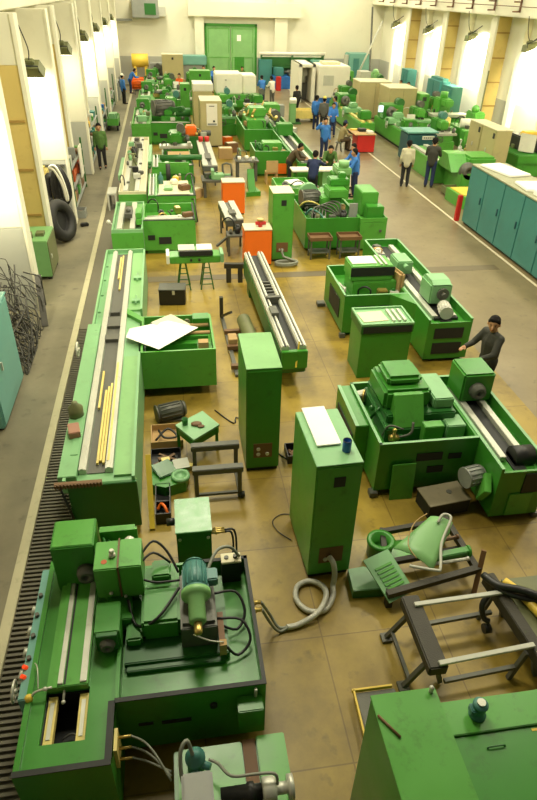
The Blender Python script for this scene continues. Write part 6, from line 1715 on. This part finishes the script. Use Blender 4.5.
def small_machine(name, label, x, y, w_, d, h, seed, m1=GREEN2, kind=0, group='small green machines at the back'):
    rnd = random.Random(seed)
    t = thing(name, label, 'machine', (x, y, 0), 0, group)
    x0, x1, y0, y1 = x - w_ / 2, x + w_ / 2, y - d / 2, y + d / 2
    part('base', MB().box(x0, x1, y0, y1, 0.0, 0.55, 0.03).box(x0 + 0.08, x1 - 0.08, y0 + 0.08, y1 - 0.08, 0.55, 0.8, 0.02), m1, t)
    part('table', MB().box(x0 - 0.08, x1 + 0.08, y0 + 0.05, y0 + d * 0.45, 0.8, 0.9, 0.01), STEEL if kind != 1 else SAGE, t)
    hd_ = part('column', MB().box(x - w_ * 0.22, x + w_ * 0.22, y0 + d * 0.5, y1 - 0.05, 0.8, h, 0.05), GREEN, t)
    part('head', MB().box(x - w_ * 0.18, x + w_ * 0.18, y0 + d * 0.15, y0 + d * 0.6, h - 0.38, h, 0.05), m1, hd_)
    part('spindle', MB().cyl((x, y0 + d * 0.28, h - 0.6), (x, y0 + d * 0.28, h - 0.38), 0.08), IRON, hd_)
    part('motor', motor_mesh((x + w_ * 0.2, y1 - d * 0.25, h + 0.12), (0, 1, 0), 0.16, 0.42), rnd.choice((IRON, GREEN3, MOTOR)), hd_)
    part('handwheel', wheel_mesh((x - w_ * 0.3, y0 - 0.08, 0.66), (0, -1, 0), 0.16), IRON, t)
    dress(t, x0, x1, y0 + 0.05, y1 - 0.1, 0.88, 7, seed + 50)
    return t


SM = [('green drilling machine beside the orange covered slide', 0.35, 27.7, 1.2, 1.2, 1.35, GREEN), ('green machine behind the dark motor machine, left row', 0.35, 36.2, 1.4, 1.3, 1.5, GREEN2),
      ('green machine between the last two of the left row', 0.3, 44.0, 1.3, 1.2, 1.5, GREEN2), ('green machine before the white enclosure, left one', 3.3, 38.6, 1.3, 1.4, 1.35, GREEN2),
      ('green machine before the white enclosure, right one', 5.3, 38.8, 1.5, 1.4, 1.3, GREEN), ('green machine between the tan cabinets and the brass fitted machine', 3.15, 34.8, 0.9, 1.6, 1.25, GREEN),
      ('green machine behind the chucking machine, beside the coolant tank', 13.0, 30.2, 1.0, 1.6, 1.4, GREEN2), ('green machine between the screen lathe and the milling machine', 13.1, 33.6, 1.1, 1.6, 1.4, GREEN2),
      ('green machine left of the nearer wide tan cabinet', 11.3, 41.9, 1.6, 1.3, 1.4, GREEN), ('green machine behind the wide tan cabinets', 13.4, 42.2, 1.6, 1.3, 1.7, GREEN2),
      ('green machine behind the white capped tan cabinet', 2.0, 40.8, 1.5, 1.4, 1.4, GREEN), ('green machine near the white wall pilaster, far right', 15.1, 36.6, 0.9, 0.9, 1.5, GREEN),
      ('green machine left of the green door, far back', 1.9, 47.6, 1.4, 1.2, 1.5, GREEN2), ('green machine before the grey press, far left', -0.5, 51.1, 0.9, 0.9, 1.4, GREEN),
      ('green machine beside the pale grey cabinet, far right', 12.2, 49.8, 1.6, 1.3, 1.5, GREEN2)]
for k, (lab, x, y, w_, d, h, m_) in enumerate(SM):
    small_machine('drilling_machine', lab, x, y, w_, d, h, 100 + k, m_, k % 2)
OBJ = bpy.data.objects
for nm, rect, z, n in (('grinding_machine', (-0.6, 0.5, 17.5, 18.7), 0.76, 7), ('grinding_machine.001', (-1.5, -0.9, 20.6, 28.5), 0.96, 16), ('grinding_machine.003', (-0.2, 0.8, 23.7, 25.0), 0.76, 9),
                       ('grinding_machine.004', (-1.5, 1.1, 32.0, 35.8), 0.96, 16), ('grinding_machine.005', (-1.4, 0.9, 38.8, 42.6), 0.96, 16), ('grinding_machine.006', (-1.2, 1.0, 45.8, 49.6), 0.96, 14),
                       ('orange_head_unit', (0.3, 1.8, 29.9, 30.7), 0.75, 9), ('cylindrical_grinder.002', (3.6, 4.7, 25.8, 27.2), 0.78, 12), ('cylindrical_grinder.003', (3.7, 5.7, 30.4, 36), 0.9, 26),
                       ('tool_grinder', (4.0, 5.2, 17.3, 19.2), 0.78, 14), ('bed_lathe', (9.8, 10.5, 33, 38), 0.9, 12), ('bed_lathe.001', (11.2, 12.0, 30.2, 34.5), 0.9, 14),
                       ('chucking_lathe', (10.6, 12.6, 23.0, 27), 0.8, 14), ('milling_machine', (14.4, 15.7, 33.7, 35.4), 0.92, 8), ('profile_machine', (14.5, 16.0, 25.1, 26.8), 0.86, 8),
                       ('cylindrical_grinder', (2.85, 4.1, 6.8, 8.2), 0.78, 9), ('cylindrical_grinder.001', (3.65, 4.8, 11.9, 12.15), 0.78, 5), ('cylindrical_grinder.001', (5.05, 5.2, 12.2, 14.8), 0.8, 6),
                       ('long_bed_grinder', (-0.4, 0.5, 9.9, 11.1), 0.75, 6), ('grinding_machine.002', (0.0, 0.7, 21.6, 22.2), 0.76, 6), ('slide_stack', (14.4, 15.8, 28.7, 29.8), 0.5, 9), ('white_enclosure', (3.4, 5.4, 41.0, 41.5), 0.7, 9), ('blue_lathe', (8.4, 11.0, 51.8, 52.8), 0.85, 12),
                       ('round_cover_machine', (14.5, 15.7, 30.8, 32.4), 0.86, 8), ('far_mill', (14.0, 15.4, 47.2, 48.8), 0.9, 8), ('iron_stand', (1.25, 2.2, 22.8, 23.4), 0.62, 5),
                       ('steel_trolley', (1.55, 2.5, 16.9, 17.25), 0.6, 4), ('tray_bench', (3.7, 4.6, 20.7, 21.0), 0.68, 5), ('tool_bench', (2.7, 3.4, 25.2, 25.5), 0.78, 5)):
    o = OBJ[nm]
    dress(o, rect[0], rect[1], rect[2], rect[3], z, n, len(nm) * 7 + int(rect[0] * 10))
for k, (x, y, m_, sz, lab) in enumerate(((2.55, 29.0, CARD, (0.6, 0.5, 0.45), 'brown carton on the floor right of the tan cabinets, nearer one'), (2.95, 30.3, BROWN, (0.5, 0.5, 0.4), 'dark brown carton on the floor right of the tan cabinets, farther one'),
                                   (2.9, 31.9, ORANGE, (0.4, 0.4, 0.35), 'small orange box on the floor right of the white panelled cabinet'), (0.9, 22.9, CARD, (0.5, 0.4, 0.3), 'cardboard box on the floor beside the pale sheeted tray'),
                                   (6.35, 33.3, GREYL, (0.4, 0.5, 0.5), 'pale grey box beside the brass fitted machine'), (14.3, 33.0, CARD, (0.5, 0.5, 0.5), 'brown box beside the bright green milling machine'))):
    t = thing('carton', lab, 'box', (x, y, 0))
    part('box', MB().obox((x, y, sz[2] / 2), sz, Matrix.Rotation(0.3 * k, 4, 'Z'), 0.01), m_, t)
    part('flap', MB().obox((x, y, sz[2] + 0.005), (sz[0] * 0.9, sz[1] * 0.45, 0.01), Matrix.Rotation(0.3 * k, 4, 'Z')), TANTOP, t)

# ================================================================= PEOPLE
def fuse(pieces, voxel, name, m):
    """fuse rounded limb pieces into one continuous skin"""
    b = MB()
    for ch in pieces:
        for (p0, r0), (p1, r1) in zip(ch, ch[1:]):
            p0, p1 = Vector(p0), Vector(p1)
            n = max(2, int((p1 - p0).length / (0.6 * min(r0, r1))) + 1)
            n = min(n, 9)
            for k in range(n + 1):
                f = k / n
                b.sph(p0.lerp(p1, f), r0 + (r1 - r0) * f, n=10)
            if (p1 - p0).length > 1e-4:
                b.cyl(p0, p1, r0, r1, 10)
    me = bpy.data.meshes.new(name)
    b.bm.to_mesh(me)
    b.bm.free()
    o = bpy.data.objects.new(name + '_build', me)
    C.objects.link(o)
    rm = o.modifiers.new('r', 'REMESH')
    rm.mode = 'VOXEL'
    rm.voxel_size = voxel
    sm = o.modifiers.new('s', 'SMOOTH')
    sm.iterations = 3
    sm.factor = 0.5
    dg = bpy.context.evaluated_depsgraph_get()
    me2 = bpy.data.meshes.new_from_object(o.evaluated_get(dg))
    bpy.data.objects.remove(o)
    bpy.data.meshes.remove(me)
    me2.name = name
    for p in me2.polygons:
        p.use_smooth = True
    me2.materials.clear()
    me2.materials.append(m)
    return me2


def put(name, me, parent, label=None):
    o = bpy.data.objects.new(name, me)
    C.objects.link(o)
    o.parent = parent
    if label:
        o['label'] = label
    return o


def person(label, loc, rz, jacket='blue', trousers='navy', lean=0, hands=None, sit=None, look=(0, 0), stride=0.0, voxel=0.018, h=1.68,
           cap=None, group=None, shoes='black', sleeves=True):
    """standing figure facing +y; hands = ((elbow), (hand)) left then right, relative to that shoulder"""
    s = h / 1.70
    t = thing('person', label, 'person', loc, rz, group, local=True)
    hipz = 0.90 * s if sit is None else sit + 0.08
    hip = Vector((0, 0, hipz))
    R = Matrix.Rotation(math.radians(-lean), 3, 'X')

    def up(x, y, z):   # point in torso frame (z above the hip)
        return hip + R @ Vector((x * s, y * s, z * s))
    chest, neck = up(0, 0, 0.32), up(0, 0.0, 0.52)
    head = up(0, 0.03, 0.68) if lean < 40 else up(0, 0.05, 0.66)
    sh = [up(-0.185, 0, 0.45), up(0.185, 0, 0.45)]
    if hands is None:
        hands = (((-0.05, -0.02, -0.28), (-0.05, 0.08, -0.52)), ((0.05, -0.02, -0.28), (0.05, 0.08, -0.52)))
    el = [sh[i] + Vector(hands[i][0]) * s for i in (0, 1)]
    hd = [sh[i] + Vector(hands[i][1]) * s for i in (0, 1)]
    legs = []
    for i, sx in enumerate((-1, 1)):
        hp = hip + Vector((0.095 * sx * s, 0, -0.02))
        if sit is None:
            off = stride * sx
            kn = Vector((0.10 * sx * s, off * 0.5 + 0.03, hipz * 0.53))
            an = Vector((0.11 * sx * s, off, 0.09))
        else:
            kn = Vector((0.13 * sx * s, 0.42 * s, sit + 0.06))
            an = Vector((0.13 * sx * s, 0.40 * s, 0.09))
        legs.append((hp, kn, an))
    # body: one continuous skin with head, ears, nose, neck, arms, fingers, legs
    yaw = Matrix.Rotation(math.radians(look[0]), 3, 'Z') @ Matrix.Rotation(math.radians(-look[1] - lean * 0.35), 3, 'X')

    def hp_(x, y, z):
        return head + yaw @ Vector((x * hs, y * hs, z * hs))
    hs = s * 1.1
    P = []
    P.append([(hp_(0, -0.01, 0.035), 0.088 * hs), (hp_(0, 0.012, -0.02), 0.080 * hs), (hp_(0, 0.035, -0.075), 0.05 * hs)])
    P.append([(hp_(0, 0.095, 0.0), 0.013 * hs), (hp_(0, 0.112, -0.03), 0.016 * hs)])
    for sx in (-1, 1):
        P.append([(hp_(0.088 * sx, 0, 0.01), 0.018 * hs), (hp_(0.09 * sx, 0.0, -0.025), 0.014 * hs)])
    P.append([(hp_(0, -0.02, -0.06), 0.055 * hs), (neck, 0.06 * hs)])
    P.append([(neck, 0.07 * s), (chest, 0.125 * s), (hip + Vector((0, 0, 0.05)), 0.125 * s)])
    P.append([(sh[0], 0.06 * s), (sh[1], 0.06 * s)])
    for i in (0, 1):
        P.append([(sh[i], 0.052 * s), (el[i], 0.040 * s), (hd[i], 0.028 * s)])
        d = (hd[i] - el[i]).normalized()
        side = d.cross(Vector((0, 0, 1)))
        if side.length < 0.2:
            side = Vector((1, 0, 0))
        side.normalize()
        nrm = side.cross(d)
        palm = hd[i] + d * 0.05 * s
        P.append([(hd[i], 0.028 * s), (palm, 0.034 * s)])
        if voxel < 0.012:
            for k, (o_, ln) in enumerate(((-0.030, 0.062), (-0.010, 0.075), (0.010, 0.070), (0.029, 0.055))):
                b0 = palm + side * o_ + d * 0.022
                P.append([(b0, 0.0105), (b0 + d * ln * 0.55 - nrm * 0.006, 0.0095), (b0 + d * ln * 0.9 - nrm * 0.03, 0.008)])
            sg = -1 if i == 0 else 1
            P.append([(hd[i] + side * -sg * 0.02, 0.013), (palm + side * -sg * 0.052, 0.011), (palm + side * -sg * 0.06 + d * 0.035 - nrm * 0.01, 0.009)])
        else:
            for o_, ln in ((-0.03, 0.06), (-0.01, 0.075), (0.01, 0.07), (0.03, 0.055)):
                P.append([(palm + side * o_, 0.013), (palm + side * o_ + d * ln - nrm * 0.02, 0.011)])
            P.append([(hd[i], 0.014), (palm + side * (0.055 if i == 0 else -0.055), 0.012)])
    for (hp, kn, an) in legs:
        P.append([(hp, 0.085 * s), (kn, 0.055 * s), (an, 0.04 * s)])
        P.append([(an, 0.04 * s), (an + Vector((0, 0.12 * s, -0.05)), 0.035 * s)])
    body = put('body', fuse(P, voxel, 'body', SKIN), t)
    # clothes follow the body
    J = [[(neck + R @ Vector((0, 0, -0.03 * s)), 0.082 * s), (chest, 0.16 * s), (up(0, 0, 0.12), 0.155 * s), (hip + Vector((0, 0, -0.03 * s)), 0.16 * s)],
         [(sh[0], 0.08 * s), (chest, 0.12 * s), (sh[1], 0.08 * s)], [(sh[0], 0.08 * s), (up(0, 0, 0.46), 0.088 * s), (sh[1], 0.08 * s)],
         [(up(-0.07, 0, 0.3), 0.13 * s), (up(-0.06, 0, 0.05), 0.12 * s)], [(up(0.07, 0, 0.3), 0.13 * s), (up(0.06, 0, 0.05), 0.12 * s)]]
    for i in (0, 1):
        e2 = el[i].lerp(hd[i], 0.88 if sleeves else -0.3)
        J.append([(sh[i], 0.075 * s), (el[i] if sleeves else el[i].lerp(sh[i], 0.2), 0.058 * s)] + ([(e2, 0.046 * s)] if sleeves else []))
    jk = put('jacket', fuse(J, max(voxel, 0.014), 'jacket', CL[jacket]), t)
    put('collar', fuse([[(neck + R @ Vector((0.05 * math.cos(a) * s, 0.05 * math.sin(a) * s, 0.01)), 0.022 * s) for a in [k * PI / 4 for k in range(9)]]],
                       0.012, 'collar', CL[jacket]), jk)
    T = []
    for (hp, kn, an) in legs:
        T.append([(hip + Vector((0, 0, 0.02)), 0.13 * s), (hp, 0.105 * s), (kn, 0.075 * s), (an + Vector((0, 0, 0.02)), 0.066 * s)])
    put('trousers', fuse(T, max(voxel, 0.014), 'trousers', CL[trousers]), t)
    for (hp, kn, an) in legs:
        put('shoe', fuse([[(Vector((an.x, an.y - 0.03, 0.045)), 0.045 * s), (Vector((an.x, an.y + 0.08 * s, 0.042)), 0.042), (Vector((an.x, an.y + 0.17 * s, 0.036)), 0.036)]],
                         0.014, 'shoe', CL[shoes]), t)
    Hh = [[(hp_(0, -0.022, 0.052), 0.094 * hs), (hp_(0, -0.045, 0.0), 0.074 * hs), (hp_(0, -0.05, -0.045), 0.048 * hs)],
          [(hp_(-0.045, 0.02, 0.088), 0.036 * hs), (hp_(0.03, 0.03, 0.092), 0.036 * hs), (hp_(0.05, 0.015, 0.085), 0.034 * hs)],
          [(hp_(-0.064, 0.0, 0.055), 0.036 * hs), (hp_(-0.074, -0.01, 0.0), 0.024 * hs)], [(hp_(0.064, 0.0, 0.055), 0.036 * hs), (hp_(0.074, -0.01, 0.0), 0.024 * hs)]]
    hr = put('hair', fuse(Hh, 0.009 if voxel < 0.012 else 0.012, 'hair', HAIR), t)
    if cap:
        put('cap', fuse([[(hp_(0, -0.015, 0.075), 0.097 * hs), (hp_(0, -0.01, 0.09), 0.09 * hs)], [(hp_(-0.04, 0.11, 0.06), 0.02 * hs), (hp_(0.04, 0.11, 0.06), 0.02 * hs)]], 0.014, 'cap', CL[cap]), hr)
    # face
    for sx in (-1, 1):
        e_ = MB().sph(hp_(0.033 * sx, 0.071, 0.008), 0.011 * s, n=10)
        me = bpy.data.meshes.new('eye')
        e_.bm.to_mesh(me)
        e_.bm.free()
        me.materials.append(DARK)
        put('eye', me, body)
    if voxel < 0.012:
        for sx in (-1, 1):
            e_ = MB().tube([hp_(0.018 * sx, 0.078, 0.028), hp_(0.035 * sx, 0.073, 0.032), hp_(0.052 * sx, 0.062, 0.028)], 0.004, 6, 2)
            me = bpy.data.meshes.new('eyebrow')
            e_.bm.to_mesh(me)
            e_.bm.free()
            me.materials.append(HAIR)
            put('eyebrow', me, body)
    e_ = MB().tube([hp_(-0.024, 0.082, -0.062), hp_(0, 0.09, -0.064), hp_(0.024, 0.082, -0.062)], 0.006, 6, 2)
    me = bpy.data.meshes.new('mouth')
    e_.bm.to_mesh(me)
    e_.bm.free()
    me.materials.append(MARK)
    put('mouth', me, body)
    return t


def deg(a):
    return math.radians(a)


DOWN = ((-0.05, -0.02, -0.28), (-0.05, 0.08, -0.52))
DOWNR = ((0.05, -0.02, -0.28), (0.05, 0.08, -0.52))
FWD = ((-0.06, 0.14, -0.24), (0.02, 0.36, -0.24))
FWDR = ((0.06, 0.14, -0.24), (-0.02, 0.36, -0.24))
WG = 'workers gathered around the inspection table'
person('dark haired man in charcoal jacket reaching to the machine beside the right aisle', (5.55, 9.02, 0), deg(105), 'charcoal', 'black', 4, (((-0.1, 0.18, -0.22), (-0.02, 0.42, -0.30)), ((0.08, 0.16, -0.24), (0.0, 0.42, -0.24))), look=(38, 12), voxel=0.010, h=1.72)
person('man in camouflage jacket walking towards the camera along the left aisle', (-2.7, 27.4, 0), deg(185), 'camo', 'black', 0, None, stride=0.1, look=(0, 10), h=1.72)
person('man in blue workwear with pale cap standing in the far left aisle', (-2.55, 44.3, 0), deg(-60), 'blue', 'black', 0, None, cap='white')
person('worker in blue bending forward in the far left corner', (-2.3, 49.0, 0), deg(-80), 'blue', 'navy', 35, (FWD, FWDR))
person('worker in orange holding a white sheet beside the far tan cabinet', (1.05, 45.0, 0), deg(150), 'orange', 'brown', 0, (FWD, FWDR))
one('held_sheet', MB().obox((0.78, 44.66, 1.08), (0.4, 0.03, 0.4), Matrix.Rotation(-0.5, 4, 'Z') @ Matrix.Rotation(-0.4, 4, 'X')), PAPER, 'white sheet in the hands of the worker in orange', 'sheet', (0.78, 44.66, 0.9))
person('worker in blue before the left leaf of the green door', (3.6, 49.6, 0), deg(200), 'blue', 'navy', 5, (FWD, FWDR))
person('man in dark clothes left of the blue worker before the door', (2.9, 49.8, 0), deg(170), 'black', 'black', 0)
person('man in camouflage before the right leaf of the green door', (5.7, 50.4, 0), deg(185), 'camo', 'brown', 20, (FWD, FWDR))
person('worker in blue seen from behind, left of the man in white coat', (6.4, 44.4, 0), deg(10), 'blue', 'navy', 12, (FWD, FWDR))
person('man in white coat beside the blue worker in the right aisle', (7.0, 44.0, 0), deg(30), 'white', 'grey', 8, (FWD, FWDR))
person('man in black walking alone in the middle of the right aisle', (7.76, 39.5, 0), deg(20), 'black', 'black', 0, None, stride=0.12)
GG = 'workers standing in a group in the right aisle'
person('worker in blue at the left of the aisle group, seen from behind', (8.1, 35.6, 0), deg(-30), 'blue', 'navy', 0, group=GG)
person('worker in grey jacket with yellow cap in the aisle group', (8.38, 35.0, 0), deg(-20), 'grey', 'black', 0, cap='yellow', group=GG)
person('worker in blue at the right of the aisle group', (9.05, 35.3, 0), deg(80), 'blue', 'navy', 0, (FWD, FWDR), group=GG)
person('shorter worker in blue facing the camera in front of the aisle group', (8.55, 33.6, 0), deg(170), 'blue', 'navy', 0, (FWD, FWDR), h=1.6, group=GG)
person('worker in blue raising one hand to his head, in the right aisle', (6.95, 28.6, 0), deg(190), 'blue', 'navy', 0, (DOWN, ((0.22, 0.05, -0.05), (0.02, 0.10, 0.2))), h=1.72)
person('man in khaki seated at the red desk', (8.15, 30.25, 0), deg(-75), 'khaki', 'brown', 14, (FWD, FWDR), sit=0.45, cap='navy')
t = thing('stool', 'dark stool under the man in khaki at the red desk', 'stool', (8.07, 30.2, 0))
part('seat', MB().cyl((8.07, 30.2, 0.38), (8.07, 30.2, 0.42), 0.17), IRON, t)
for k in range(4):
    part('leg', MB().bar((8.07 + 0.1 * math.cos(k * PI / 2 + 0.7), 30.2 + 0.1 * math.sin(k * PI / 2 + 0.7), 0.38), (8.07 + 0.19 * math.cos(k * PI / 2 + 0.7), 30.2 + 0.19 * math.sin(k * PI / 2 + 0.7), 0), 0.03), IRON, t)
person('man in camouflage bending over the far side of the inspection table', (6.15, 24.3, 0), deg(172), 'camo', 'black', 38, (FWD, FWDR), group=WG)
person('worker in blue nearest to the aisle at the inspection table end', (6.75, 22.6, 0), deg(80), 'blue', 'navy', 6, (FWD, FWDR), group=WG)
person('worker in blue bending behind the aisle side worker at the inspection table', (7.05, 23.6, 0), deg(110), 'blue', 'navy', 14, (FWD, FWDR), group=WG)
person('man in brown bending over the long bed left of the inspection table', (4.62, 24.4, 0), deg(-110), 'brown', 'black', 36, (FWD, FWDR), group=WG)
person('man in navy reaching over the inspection table from the near side', (5.05, 22.1, 0), deg(-25), 'navy', 'black', 18, (((-0.08, 0.16, -0.2), (-0.02, 0.38, -0.24)), ((0.1, 0.22, -0.12), (0.1, 0.46, -0.14))), group=WG, h=1.72)
person('man in pale jacket seen from behind at the white aisle line', (9.15, 23.85, 0), deg(-20), 'beige', 'black', 0, h=1.70)
person('man in dark brown jacket standing at the chucking machine', (10.1, 23.7, 0), deg(-30), 'charcoal', 'navy', 0, (FWD, FWDR), h=1.82)
person('man in dark clothes by the far right teal cabinet, left of two', (15.1, 42.4, 0), deg(120), 'navy', 'black', 0)
person('man in dark clothes by the far right teal cabinet, right of two', (15.3, 41.5, 0), deg(140), 'charcoal', 'black', 0)
